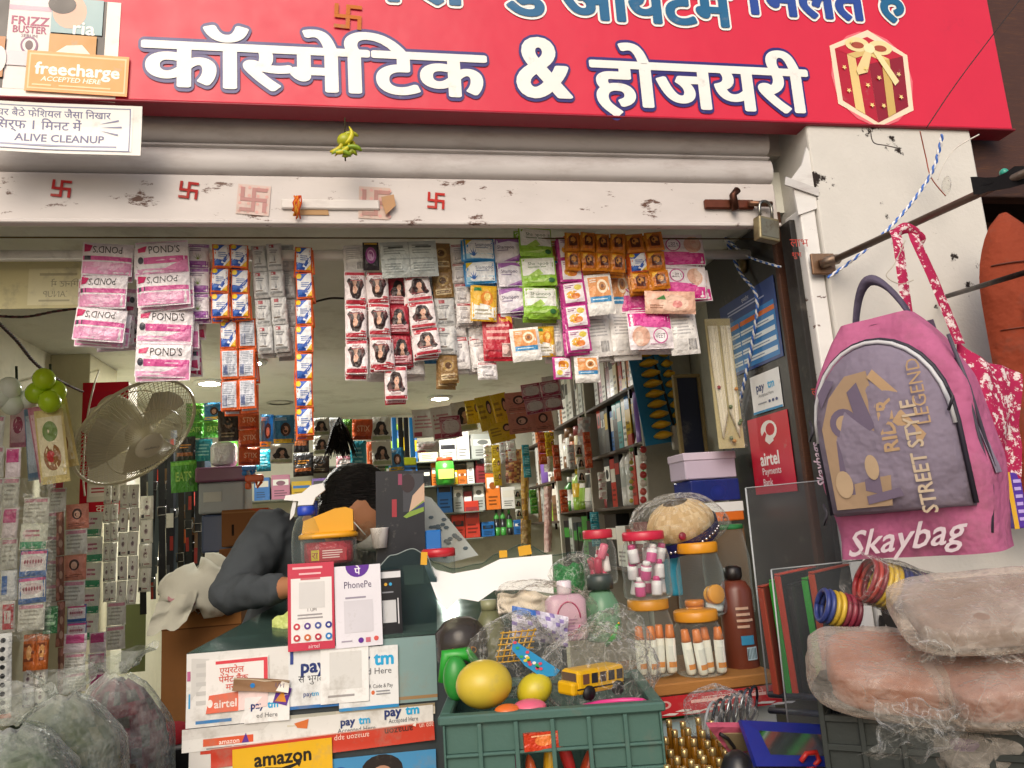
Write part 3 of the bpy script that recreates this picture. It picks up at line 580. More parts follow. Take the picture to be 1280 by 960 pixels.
def hang(label, kind, x0, y0, x1, y1, Y, cols=1, rows=1, flip=False, tilt=0, alt=None, cat='sachet strip', name='sachet_strip', group=HG, lag=0, skip=(), flips=None):
    c, W, H = RECT(x0, y0, x1, y1, Y); pw, ph = W/cols, H/rows
    t = PY((x0+x1)/2, y0, Y); root = thing(name, label, cat, t, (0, tilt, random.uniform(-.05, .05)), group)
    for i in range(cols):
        yy = random.uniform(-.004, .004); bend = random.uniform(-.02, .02)
        for j in range(rows):
            if (i, j) in skip: continue
            k = (alt[(i+j*cols) % len(alt)] if alt else kind); w0, h0 = PR[k][:2]
            fl_ = flips[(i+j*cols) % len(flips)] if flips else flip
            o = put('sachet', pack_mesh(k, fl_, random.choice((0, 1))), root, (-W/2+pw*(i+.5)+bend*j*ph+random.uniform(-1, 1)*.001, yy-.003*((i+j) % 2)+lag*j, -ph*j),
                    (random.uniform(-.09, .06), random.uniform(-.04, .04), random.uniform(-.16, .16)), (pw/w0*.985, 1, ph/h0*.985))
            if group == HG:         # strips hang in bunches: another layer behind
                for q in (1, 2):
                    d = o.copy(); COL.objects.link(d); d.location = o.location+V((random.uniform(-1, 1)*.09*pw, .012*q, -.05*ph*q+random.uniform(-.06, .02)*ph)); d.rotation_euler = (random.uniform(-.1, .1), random.uniform(-.07, .07), random.uniform(-.25, .25))
    return root
def one(label, kind, x0, y0, x1, y1, Y, flip=False, tilt=0, name='sachet', cat='sachet', group=HG):
    c, W, H = RECT(x0, y0, x1, y1, Y); w0, h0 = PR[kind][:2]
    return tag(put(name, pack_mesh(kind, flip, 1), None, PY((x0+x1)/2, y0, Y), (random.uniform(-.04, .04), tilt, random.uniform(-.1, .1)), (W/w0, 1, H/h0)), label, cat, group)
# the pipe they hang from
rz = PY(430, 319, 1.965); pz = rz.z
o = MB().tube([(-1.24, 1.965, pz), (1.1, 1.965, pz)], .014, 'e9e7df', 12).build('hanging_pipe', PLAS); tag(o, 'white plastic pipe across the doorway carrying the sachets', 'pipe')
o = MB().tube([(-1.2, 1.915, PY(640, 298, 1.915).z), (1.1, 1.915, PY(640, 298, 1.915).z)], .002, '6a5a40', 6).build('string_line', CLOTH); tag(o, 'thin cord strung just behind the shutter for the sachet strips', 'cord')
o = pcard('yellowed_notice', -60, 316, 112, 386, 2.02, 'd8cfa0', [('r', 36, 336, 104, 382, 'e6dfb8'), ('t', 'CLEANUP', 78, 368, 8, 'a9a184', {'mirror': True, 'maxw': 46}), ('t', dev('मिनट में'), 82, 355, 8, 'a9a184', {'mirror': True, 'maxw': 46}), ('g', 50, 340, 100, 347, 1, 'bdb594'), ('g', 50, 374, 100, 379, 1, 'bdb594')], curl=.004)
tag(o, 'yellowed paper with mirrored lettering seen from behind under the pipe', 'notice')
Yf = 1.93
hang('pink white face cream packs, upside-down, leftmost column on the pipe', 'ponds2', 104, 305, 168, 428, Yf, 1, 3, tilt=.06, alt=['ponds2'], flips=[True], flip=True)
hang('pink cream packs at the back, peeping out below the leftmost column', 'ponds', 118, 360, 172, 432, 1.99, 1, 2, flips=[True])
hang('pink white face cream packs, upper pair right of the leftmost column', 'ponds', 168, 302, 236, 384, 1.92, 1, 2, alt=['ponds', 'ponds2'], flips=[False, True], tilt=-.04)
hang('pink white face cream packs, lowest pair of the cream packs', 'ponds', 172, 384, 242, 472, 1.935, 1, 2, tilt=.03)
hang('pale pink cream packs tucked behind the lowest pair', 'ponds2', 190, 380, 250, 466, 1.99, 1, 2)
hang('purple and white herbal sachet strip beside the pink packs', 'aloe', 234, 305, 263, 399, 1.95, 1, 3, tilt=.02)
hang('purple white herbal sachets half hidden behind the purple strip', 'aloe', 226, 318, 254, 405, 2.0, 1, 3)
hang('orange blue washing powder sachets, two wide and three high', 'wash', 265, 306, 311, 398, Yf, 2, 3)
hang('orange edged sachets showing grey backs below the washing powder block', 'washback', 275, 399, 320, 513, 1.96, 2, 3, alt=['wash', 'washback', 'washback', 'washback', 'washback', 'washback'], tilt=-.02)
hang('silver grey sachet strip, widest, with red tops', 'silver', 313, 306, 352, 442, 1.945, 2, 4, tilt=-.07)
hang('silver grey sachet backs right of the silver strip', 'silverback', 344, 306, 367, 444, 1.98, 1, 4, tilt=-.02)
hang('long single strip of seven orange blue washing powder sachets', 'wash', 369, 309, 391, 545, 1.92, 1, 7)
hang('hair colour sachets with a dark-haired face, leftmost column', 'hair', 430, 340, 457, 469, Yf, 1, 3, flips=[True])
hang('hair colour sachets with a dark-haired face, second column', 'hair', 458, 340, 485, 462, 1.925, 1, 3, flips=[True], alt=['hair'])
hang('red hair colour sachets, third column', 'hairred', 484, 346, 510, 456, 1.95, 1, 3)
hang('hair colour sachets with a smiling face, fourth column, tilted', 'hair', 504, 344, 536, 446, Yf, 1, 3, tilt=-.1)
one('single hair colour sachet hanging lowest of the red ones', 'hair', 480, 458, 508, 500, 1.94)
one('red end of a hair colour strip below the single sachet', 'hairred', 480, 470, 506, 506, 1.965)
hang('plain white sachet backs above the hair colour column', 'white', 428, 306, 456, 340, 1.935, 1, 1)
one('black and purple sachet at the top of the hair colour strips', 'black', 453, 303, 473, 338, 1.91)
one('large folded silver foil sheet over the hair colour strips', 'foil', 474, 302, 545, 346, 1.905, tilt=-.05)
hang('pale pink backs of hair colour sachets behind the second column', 'whitered', 462, 420, 530, 470, 1.99, 2, 1)
hang('gold brown sachets in a narrow strip right of the foil sheet', 'gold', 538, 304, 563, 480, 1.95, 1, 5, alt=['gold', 'gold', 'silver', 'silver', 'gold'])
hang('white and red sachet strip between gold strip and blue sachets', 'whitered', 562, 306, 582, 405, 1.95, 1, 4, tilt=-.03)
hang('white foil sachets with dark print behind the gold strip', 'whitered', 552, 380, 606, 462, 1.975, 2, 2, tilt=-.08)
hang('light blue sliver of sachets between foil sheet and gold strip', 'blue', 526, 340, 545, 450, 1.99, 1, 4)
hang('blue and white shampoo sachets, two high', 'blue', 578, 298, 617, 355, 1.92, 1, 2)
one('yellow and white sachet under the blue shampoo pair', 'yellow', 588, 357, 621, 402, 1.925, tilt=.06)
hang('purple and white shampoo strip of three', 'purple', 617, 298, 652, 391, 1.93, 1, 3, tilt=-.02)
hang('green and white shampoo strip of three', 'green', 645, 286, 689, 397, 1.92, 1, 3, tilt=-.03)
hang('narrow magenta bordered sachet strip of five', 'magenta', 694, 296, 724, 440, 1.92, 1, 5, tilt=-.04)
hang('amber coloured sheet of small square sachets', 'amber', 706, 292, 780, 340, 1.905, 4, 2, tilt=.05)
hang('pale orange sachets behind the amber sheet', 'facewash', 728, 336, 787, 400, 1.96, 2, 1, tilt=.02)
one('white facewash sachet with blue band below the amber sheet', 'facewash', 729, 343, 762, 394, 1.915, tilt=-.06)
hang('amber strip with brown squares right of the amber sheet', 'amber', 780, 292, 826, 364, 1.91, 2, 3, alt=['amber', 'amber', 'wash', 'amber', 'amber', 'amber'], tilt=-.05)
hang('pink hair-removal packs with round badge, topmost on the right', 'veet', 820, 294, 878, 372, 1.93, 1, 2, flips=[True], flip=True)
hang('pink hair-removal packs, middle, left of the peach sachet', 'veet', 776, 340, 834, 436, 1.95, 1, 2, flips=[True, False], tilt=-.04)
one('peach sachet with a green leaf over the pink packs', 'peach', 806, 364, 868, 392, 1.905, tilt=.04)
one('white back of a pink pack, lowest on the right', 'white', 832, 390, 868, 443, 1.94, tilt=-.05)
one('pink pack with round badge at the lower right', 'veet', 782, 390, 838, 436, 1.925, tilt=-.03)
one('red sachet under the purple strip', 'red', 602, 392, 640, 452, 1.945, tilt=.02)
one('white sachet with orange picture and blue band, lowest in the middle', 'facewash', 636, 410, 672, 452, 1.92, tilt=-.06)
one('yellow blue sachet peeping out beside the lowest facewash sachet', 'yellow', 668, 408, 692, 446, 1.95)
hang('white sachet backs below the green strip', 'white', 680, 396, 722, 446, 1.97, 2, 1)
hang('white sachet backs with barcodes under the amber sheet', 'white', 722, 392, 796, 446, 1.97, 2, 1, tilt=-.05)
one('magenta edged sachet back dangling below its strip', 'magenta', 690, 446, 713, 474, 1.95, flip=True)
one('white and orange sachet dangling alone under the barcodes', 'facewash', 717, 445, 748, 478, 1.94)
one('small white sachet dangling alone under the foil sachets', 'whitered', 596, 453, 621, 475, 1.95)
hang('white red edged sachets behind the blue shampoo pair', 'whitered', 580, 350, 640, 440, 1.985, 2, 2)
hang('pale sachet strip peeping between purple and green shampoo', 'facewash', 690, 300, 712, 390, 1.98, 1, 3)
one('mixed coloured sachet at the top between green and magenta strips', 'facewash', 684, 298, 702, 350, 1.955)
# ================================================================== ceiling lamps
def lamp(x, y, label, power):
    p = PZ(x, y, CEIL-.003); t = thing('ceiling_lamp', label, 'ceiling lamp', (p.x, p.y, CEIL-.001))
    MB().lathe([(.05, -.012), (.075, -.012), (.08, 0), (.05, 0)], 'd9d9d2', 24, cap=False).build('trim_ring', PLAS, t)
    e = bpy.data.materials.new('lamp_glow'); e.use_nodes = True; b = e.node_tree.nodes['Principled BSDF']
    b.inputs['Emission Color'].default_value = (1, .97, .88, 1); b.inputs['Emission Strength'].default_value = power
    MB().lathe([(.0, -.0155), (.03, -.015), (.05, -.0105)], 'ffffff', 24, cap=False).build('diffuser', e, t)
    return p
LAMP1 = lamp(550, 497, 'round lit ceiling lamp seen below the red hair colour sachets', 720)
lamp(312, 452, 'round lit ceiling lamp hidden behind the silver sachet strip', 720)
lamp(262, 478, 'round lit ceiling lamp above the storage boxes behind the fan', 620)
p = PZ(350, 503, CEIL-.001); MB().lathe([(.06, -.006), (.075, -.006), (.078, 0), (.06, 0)], '9a9a90', 24, cap=False).build('unlit_ring', PLAS, bpy.data.objects['ceiling'], (p.x, p.y, CEIL-.001))
# ================================================================== far hanging bags
PR.update({
 'bgreen': (.12, .1, '3f8f1e', [('t', 'EATS', .5, .5, .3, '9cc85a', {'maxw': .6, 'bold': .02}), ('r', .03, .85, .97, .95, '6db43a'), ('e', .8, .3, .12, .14, '2c6a14')]),
 'bbrown': (.1, .12, '33261c', [('e', .5, .6, .2, .2, '8c6a50'), ('e', .5, .66, .24, .16, '15100d'), ('g', .15, .1, .85, .3, 2, '9a8a6a')]),
 'borange': (.1, .085, 'd2561c', [('t', 'STIX', .55, .55, .3, 'efb28a', {'maxw': .6, 'bold': .02}), ('r', .03, .05, .97, .18, 'a83c12')]),
 'bblue': (.1, .12, '2f7fb0', [('e', .6, .5, .24, .24, '3a2018'), ('e', .6, .48, .13, .14, 'c9967a'), ('r', .03, .03, .97, .18, 'd9b42a'), ('g', .1, .8, .7, .92, 2, 'cfe0e6')]),
 'bface': (.09, .12, 'd9d8cc', woman(.5, .55, 1.1, '1a1412', 'c9a088')+[('r', .05, .05, .95, .2, 'a9b48c')]),
 'bcyan': (.1, .11, '1f8fa0', [('g', .1, .2, .9, .8, 4, '8fd0d6')]),
 'bblack': (.1, .11, '1c1a1a', [('g', .1, .5, .9, .7, 2, 'c8862a'), ('r', .1, .2, .9, .34, '8c4a1c')]),
 'bwhite': (.1, .11, 'e9e7e0', [('g', .1, .3, .9, .8, 4, 'cf9a9c'), ('r', .05, .05, .4, .2, 'c0546a')]),
 'byellow': (.1, .1, 'e3c21a', [('e', .75, .65, .16, .2, '3a2416'), ('e', .75, .62, .1, .13, 'd5a284'), ('g', .1, .3, .55, .8, 3, 'b08c10')]),
 'bpeach': (.1, .11, 'd48a74', [('e', .5, .6, .22, .22, '4a2c22'), ('e', .5, .58, .14, .15, 'e2b49c'), ('g', .1, .1, .9, .24, 2, '9c5a48')]),
 'bpink': (.1, .1, 'd9a0a8', [('e', .5, .5, .42, .36, 'e9dcd8'), ('r', .03, .78, .97, .97, 'b03a5a'), ('r', .03, .03, .97, .2, 'b03a5a')]),
})
BG = 'packets strung up at the back of the shop'
def bag(l, k, x0, y0, x1, y1, Y, c=1, r=1, tilt=0, alt=None): return hang(l, k, x0, y0, x1, y1, Y, c, r, tilt=tilt, alt=alt, cat='packets', name='packet_strip', group=BG)
bag('green packets hanging behind the fan', 'bgreen', 233, 504, 277, 548, 3.5, 2, 2, alt=['bgreen', 'bblue', 'bgreen', 'bgreen'])
bag('large green packet hanging lowest beside the fan', 'bgreen', 213, 576, 246, 616, 3.4)
bag('black orange packet between the fan and the cyan one', 'bblack', 219, 546, 245, 577, 3.45)
bag('cyan packet over the storage boxes', 'bcyan', 243, 549, 266, 577, 3.46)
bag('dark brown packets with a face', 'bbrown', 272, 513, 299, 552, 3.45)
bag('bright orange packet strip of three', 'borange', 297, 515, 324, 582, 3.45, 1, 3)
bag('blue yellow packets with faces, second from the orange strip', 'bblue', 325, 518, 342, 560, 3.5, 1, 1)
bag('blue packets with faces next to the long blue orange strip', 'bblue', 341, 519, 368, 556, 3.48, 1, 1)
bag('white packet with a dark-haired face below the blue ones', 'bface', 338, 555, 366, 580, 3.46)
bag('black and white face packets right of the long blue orange strip', 'bface', 390, 522, 412, 568, 3.5, 1, 2)
bag('orange and blue packets left of the pale face packets', 'borange', 440, 524, 466, 550, 3.5)
bag('light blue card packets below the orange ones', 'bcyan', 438, 551, 458, 587, 3.52)
bag('pale green packets with long-haired faces', 'bface', 463, 521, 488, 583, 3.5, 1, 2)
bag('grey packet backs behind the black hair bunch', 'silverback', 405, 522, 428, 545, 3.6)
bag('white printed packets, lower end of the sloping string', 'bwhite', 514, 512, 542, 548, 3.3, 1, 1, -.05)
bag('pink printed white packets, second on the sloping string', 'bwhite', 536, 508, 568, 550, 3.25, 1, 1, -.06)
bag('clear packets with faces, third on the sloping string', 'bface', 562, 502, 592, 540, 3.2, 1, 1, -.08)
bag('yellow packets with faces on the sloping string', 'byellow', 592, 494, 632, 538, 3.1, 2, 1, -.16)
bag('yellow packet hanging below the yellow pair', 'byellow', 608, 528, 640, 553, 3.08, 1, 1, -.2)
bag('peach packets with faces on the sloping string', 'bpeach', 630, 490, 664, 542, 3.0, 1, 2, -.06)
bag('pink and white printed packets, upper end of the sloping string', 'bpink', 650, 478, 698, 516, 2.95, 2, 2, -.12)
for i, (k, x0, y0, x1, y1, l) in enumerate([('bblack', 366, 524, 386, 566, 'black packets half hidden by the long blue orange strip'), ('bgreen', 276, 552, 297, 590, 'green packet below the dark brown face packet'), ('bcyan', 320, 562, 338, 590, 'cyan packet under the blue yellow face packets'),
        ('bblack', 366, 566, 392, 596, 'black packet low between the face packets'), ('borange', 458, 552, 470, 590, 'narrow orange packet beside the light blue card packets'), ('bblue', 484, 560, 504, 590, 'blue face packet below the hanging combs'), ('bgreen', 426, 524, 440, 548, 'small green packet right of the hair bunch'),
        ('bwhite', 520, 552, 548, 566, 'white packet backs under the sloping string'), ('bbrown', 390, 570, 412, 592, 'dark face packet above the bent head'), ('bpink', 420, 570, 440, 590, 'pink packet above the bent head')]):
    bag(l, k, x0, y0, x1, y1, 3.62+.02*(i % 3))
for i, (k, x0, y0, x1, y1, l) in enumerate([('bpink', 640, 500, 668, 528, 'second layer of pink packets below the sloping string'), ('byellow', 580, 500, 600, 530, 'yellow packet tucked left of the yellow pair'), ('bpeach', 662, 512, 690, 540, 'peach packet below the pink packets'),
        ('bpink', 548, 520, 575, 548, 'pink packet between the white packets of the sloping string'), ('bwhite', 676, 470, 700, 500, 'white packet at the upper end of the sloping string')]):
    bag(l, k, x0, y0, x1, y1, 3.2-.05*i, tilt=-.1)
hb = MB()
for i in range(60):
    a = random.uniform(-1, 1); hb.tube([(0, 0, 0), (a*.03, random.uniform(-.02, .02), -.05), (a*.075, random.uniform(-.03, .03), -.15-random.random()*.03)], [.004, .006, .002], random.choice(['14100f', '1f1917', '0d0b0b']), 5)
tag(hb.build('hair_extension', HAIR, None, PY(424, 522, 3.45)), 'bunch of black hair extensions hanging at the back', 'hair extension')
for i, (x, c1) in enumerate([(492, '1d6fae'), (500, '121212'), (507, '151517'), (514, '1c7ec0')]):
    t = thing('hair_comb_pack', ['blue', 'black', 'dark', 'light blue'][i]+' comb hanging at the back, '+['leftmost', 'second', 'third', 'rightmost'][i]+' of the four', 'comb', PY(x, 522, 3.9))
    MB().box((-.012, -.01, -.2), (.012, .01, 0), c1, .003).build('handle', PLAS, t); MB().box((-.016, -.012, -.24), (.016, .012, -.202), 'b6c21e', .004).build('tip', PLAS, t)
# ================================================================== left wall
struct(MB().box((-1.249, 3.35, .15), (-1.1, 3.7, CEIL), 'c2bc9e', .004).build('pilaster', PLASTER))
# tall red and white carton above the pilaster ledge
c = PY(128, 560, 3.2); ct = thing('tall_carton', 'tall red and white fan carton behind the wall fan', 'carton', PY(128, 644, 3.2))
W_ = .165; H_ = (PY(128, 478, 3.2)-PY(128, 644, 3.2)).length
mb = MB().box((-W_/2, 0, 0), (W_/2, .12, H_), 'd8d2c6', .003)
draw(mb, [('r', 0, .93, 1, 1, 'c01c30'), ('r', 0, 0, .16, 1, 'b01a2c'), ('p', [(.16, .93), (1, .93), (1, .72), (.5, .84), (.16, .8)], 'b81c34'), ('e', .62, .82, .24, .06, 'd9404c'), ('r', .16, .0, 1, .1, 'c21f32'), ('r', .2, .14, .9, .22, 'e6e0d6'), ('t', dev('कूलर'), .6, .05, .06, 'f0e8dc', {'maxw': .5}), ('e', .6, .55, .33, .1, 'd2cec4'), ('e', .6, .55, .2, .06, 'e9e6dc'), ('g', .25, .16, .85, .21, 2, 'b8444e')], W_, H_, lambda u, v, l: V(((u-.5)*W_, -l, v*H_)), .0008)
mb.build('carton_body', KRAFT, ct)
MB().box((-.09, -.005, -.02), (.09, .125, -.002), '9a8a6a', .003).build('ledge', WOOD, ct)
# wall fan
FC = PY(171, 541, 2.9); n_ = (-fw*.36 + .93*(rt*.8-up*.6)).normalized(); s_ = n_.cross(V((0, 0, 1))).normalized(); t_ = n_.cross(s_)
FM = Matrix((s_, t_, n_)).transposed()
fan = thing('wall_fan', 'cream wall fan with round wire cage facing into the shop', 'fan', FC); fan.rotation_euler = FM.to_euler()
FR = .225
cg = MB()
def rib(z0, zr, n, front=True):
    for i in range(n):
        a = 2*pi*i/n; k = .12 if front else .0
        pts = [(FR*(.2+(.8)*t)*cos(a+k*t), FR*(.2+.8*t)*sin(a+k*t), z0+(zr-z0)*t**2.4) for t in [j/5 for j in range(6)]]
        cg.tube(pts, .0011, 'cfc8ae', 4, cap=False)
rib(.075, .0, 84); rib(-.085, .0, 60, False)
for r, z in ((FR, 0), (FR*.62, .055), (FR*.62, -.06), (FR*.22, .075)):
    cg.tube([(r*cos(2*pi*i/48), r*sin(2*pi*i/48), z) for i in range(49)], .006 if r == FR else .0022, 'd8d1b6', 6, cap=False)
cg.build('cage', PLAS, fan)
hbm = MB().lathe([(.0, .09), (.03, .089), (.05, .084), (.053, .074), (.05, .07)], 'e2dcc6', 28, cap=False); hbm.text('Crompton', 0, 0, .011, '4a4a55', maxw=.06, surf=lambda x, z, y: V((x*.9-z*.3, z*.9+x*.3, .0925+y))); hbm.build('hub_badge', PLAS, fan)
for k in range(3):
    def bl(u, v, k=k):
        r = .035+.155*u; a = 2*pi*k/3+.35+(v-.5)*(1.5-.4*u); return V((r*cos(a), r*sin(a), .012+.03*(v-.5)))
    MB().sheet(bl, 6, 6, 'c8c2aa').build('blade', PLAS, fan)
MB().lathe([(.02, .03), (.05, .02), (.06, -.03), (.062, -.12), (.05, -.17), (.02, -.18)], 'd4cdb4', 20).build('motor', PLAS, fan)
wl = FM.inverted() @ (PX(88, 560, -1.2)-FC)
MB().tube([(0, 0, -.12), tuple(V((0, 0, -.17)).lerp(wl, .4)), tuple(wl)], [.03, .026, .034], 'd6cfb6', 12).build('wall_arm', PLAS, fan)
wire('fan_cord', [PX(122, 455, -1.24)+V((.02, 0, 0)), PY(118, 480, 3.0), PY(108, 530, 3.0), PY(104, 590, 3.0), PY(106, 620, 3.0)], .003, 'ddd8c6', 'white fan cord dropping from the ceiling beside the red carton')
wire('ceiling_wire', [PY(-20, 394, 2.3), PY(30, 396, 2.35), PY(70, 389, 2.4), PY(110, 384, 2.45)], .0035, '3a2a30', 'dark twisted wire under the ceiling, upper of two', '6b4048')
wire('ceiling_wire', [PY(-10, 396, 2.3), PY(20, 425, 2.5), PY(45, 455, 2.7), PY(75, 476, 2.9), PY(104, 490, 3.1)], .0035, '2e2226', 'dark twisted wire sloping down to the red carton', '5a3a40')
wire('ceiling_wire', [PY(391, 378, 2.2), PY(412, 373, 2.2), PY(430, 373, 2.2)], .003, '1c1818', 'short black wire between the long sachet strip and hair colour sachets')
# balloons
def balloons(x, y, offs, cols, label):
    p = PY(x, y, 2.5); t = thing('balloon_cluster', label, 'balloons', p)
    for i, (dx, dy, r) in enumerate(offs):
        q = PY(x+dx, y+dy, 2.5+.02*(i % 3))-p; rr = r*2.55/967
        MB().ball((0, 0, 0), (rr, rr, rr*1.08), cols[i % len(cols)]).build('balloon', BALLOON, t, q, (0, random.uniform(-.4, .4), 0))
    MB().tube([(0, .02, .09), (.004, .02, .03), (0, .02, -.05)], .004, '2c3a22', 6).build('stem', SOFT, t)
balloons(15, 493, [(-3, -8, 12), (0, 12, 12), (18, 6, 10), (-14, 4, 11)], ['f0f6ec', 'e6eee0'], 'cluster of white balloons by the left wall')
balloons(58, 490, [(-3, -16, 12), (-12, 1, 12), (11, -1, 12), (4, 12, 12)], ['bfe01e', 'b2d61a'], 'cluster of lime green balloons by the left wall')
LG = 'packs hanging along the left wall'
PR.update({'cardy': (.09, .16, 'e2cf8a', [('r', .08, .1, .92, .9, 'efe4bc'), ('e', .5, .35, .3, .18, '9a6a3a'), ('e', .5, .7, .26, .14, '7d9a52'), ('e', .45, .36, .14, .08, 'c83a3a')]),
 'cardp': (.09, .16, 'd68aa0', [('r', .08, .1, .92, .9, 'ecc4cc'), ('e', .5, .5, .3, .2, 'b0506c')]), 'cardb': (.09, .16, '7a9cc0', [('r', .1, .1, .9, .9, 'c3d2de')]),
 'lace': (.1, .075, '3c6cb0', [('r', .03, .2, .97, .95, 'e9e6e6'), ('r', .03, .84, .97, .95, 'd0508c'), ('e', .5, .55, .42, .22, 'd8c4c8')]+[('e', .2+.1*i, .55, .04, .08, '8c2c44') for i in range(7)]),
 'packg': (.1, .07, 'd9dccc', [('r', .03, .03, .97, .3, '3c9a6c'), ('e', .3, .6, .2, .2, 'e2cfd0'), ('g', .2, .45, .8, .8, 2, 'b06a78')]),
 'packw': (.1, .07, 'd6d6cc', [('g', .1, .2, .9, .8, 4, 'a9a89c'), ('r', .05, .82, .95, .95, 'c88a9a')]),
 'packr': (.05, .08, 'e2dcd6', [('r', .3, .1, .95, .9, 'c43a48'), ('r', .4, .3, .8, .7, 'e9dcd8')]), 'packbl': (.05, .08, 'dfe2e4', [('r', .1, .2, .45, .8, '3a6cb4')]), 'packpk': (.05, .08, 'e6d8dc', [('r', .1, .5, .9, .95, 'c84a86')]),
 'bindi': (.045, .05, 'd8d6ca', [('r', .08, .06, .92, .94, 'e6e4da'), ('e', .5, .52, .17, .15, 'b9a9a8'), ('e', .5, .52, .11, .09, '6a5458'), ('e', .5, .74, .05, .05, '7a5a60'), ('r', .08, .06, .3, .2, '3a3840'), ('g', .4, .1, .85, .18, 1, 'a05a5a')]),
 'rose': (.05, .1, '8c5a48', [('e', .3+.4*(i % 2), .1+.16*i, .22, .09, random.choice(['b87a6a', '6b3a34', 'c9a48c'])) for i in range(6)]),
 'org': (.05, .07, 'b8622c', [('g', .1, .2, .9, .8, 3, '7a3c1c'), ('e', .5, .5, .2, .2, 'd49a5a')]),
 'figs': (.06, .26, 'dfe0da', [('e', .68, .08+.105*i, .11, .03, '1d2226') for i in range(9)]+[('r', .02, .08, .3, .16, '2c8a7a'), ('r', .0, .0, 1, .05, 'c8622a')])})
def lh(l, k, x0, y0, x1, y1, Y, c=1, r=1, tilt=0, alt=None, name='hanging_pack'): return hang(l, k, x0, y0, x1, y1, Y, c, r, tilt=tilt, alt=alt, cat='hanging packs', name=name, group=LG)
lh('yellow floral card pack, front of the fanned cards under the lime balloons', 'cardy', 42, 512, 78, 606, 2.52, 1, 1, -.14)
lh('pink card pack fanned behind the yellow floral card', 'cardp', 34, 508, 64, 604, 2.55, 1, 1, -.14)
lh('blue grey card pack behind the pink card', 'cardb', 28, 510, 54, 602, 2.58, 1, 1, -.1)
lh('second yellow card pack at the back of the fan of cards', 'cardy', 48, 500, 84, 590, 2.6, 1, 1, -.2)
lh('column of small pink, blue and red packs nearest the edge', 'packpk', 8, 560, 28, 790, 2.46, 1, 6, alt=['packpk', 'packw', 'packpk', 'packw', 'packbl', 'packr'])
lh('column of boxed lace-pattern packs in the clear pocket sheet', 'packg', 29, 622, 62, 788, 2.45, 1, 5, alt=['packw', 'packg', 'lace', 'lace', 'packw'])
lh('pale grey packs cut by the picture edge', 'packw', -20, 520, 8, 800, 2.48, 1, 7)
lh('narrow reddish brown floral strip beside the beige packs', 'rose', 70, 640, 80, 868, 2.62, 1, 4, -.04)
lh('beige pinkish clear packs in a tall strip', 'org', 82, 630, 110, 758, 2.7, 1, 4, alt=['bpeach', 'packw', 'bpeach', 'packw'])
lh('pink topped white packs low on the left wall', 'packw', 80, 792, 108, 866, 2.6, 1, 3, alt=['packpk', 'packw', 'packw'])
lh('orange brown packs above the plastic bags', 'org', 31, 792, 62, 838, 2.48, 2, 1)
lh('small dark and white packs above the plastic bags', 'bindi', 29, 836, 60, 884, 2.5, 2, 2)
lh('white sheet with a column of black figures', 'figs', -14, 792, 16, 900, 2.4)
lh('sheets of white bindi cards, two wide, under the fan', 'bindi', 150, 606, 175, 756, 3.1, 2, 5)
lh('narrow column of bindi cards beside the two wide sheet', 'bindi', 131, 606, 150, 752, 3.12, 2, 6)
for i, (k, x0, y0, x1, y1, Y, r_, l) in enumerate([('packw', 62, 610, 84, 760, 2.66, 5, 'grey packs between the pocket sheet and the beige strip'), ('packg', 108, 640, 130, 800, 2.95, 5, 'pale green packs on the pilaster beside the bindi cards'), ('packpk', 112, 790, 134, 868, 2.9, 3, 'pink packs low on the pilaster'), ('lace', 84, 756, 108, 800, 2.72, 2, 'lace-pattern packs under the beige strip'),
        ('bindi', 176, 620, 192, 740, 3.25, 4, 'bindi cards at the right of the two wide sheet'), ('cardp', 14, 505, 34, 560, 2.6, 1, 'pink card behind the white balloons'), ('packr', 64, 556, 82, 640, 2.7, 2, 'red and white packs under the yellow cards'), ('packw', 134, 752, 158, 812, 3.05, 2, 'white packs hanging below the bindi cards')]):
    lh(l, k, x0, y0, x1, y1, Y, 1, r_, tilt=random.uniform(-.04, .04))
o = pcard('clear_pocket_sheet', -6, 596, 66, 800, 2.43, 'e8ece6', [], mt=CRINK, th=.001); tag(o, 'clear plastic pocket sheet in front of the lace packs', 'plastic sheet')
o = pcard('dark_green_pack', 54, 758, 72, 792, 2.47, '1f5a34', [('g', 56, 766, 70, 784, 2, '8ab08c')], mt=FILM); tag(o, 'dark green pack at the corner of the pocket sheet', 'pack', LG)
o = pcard('green_wall_paper', 152, 755, 182, 840, 3.6, '8f9a68', [('p', [(150, 838), (150, 826), (176, 812)], '7a8458')]); tag(o, 'dull green paper on the wall below the bindi cards', 'paper')
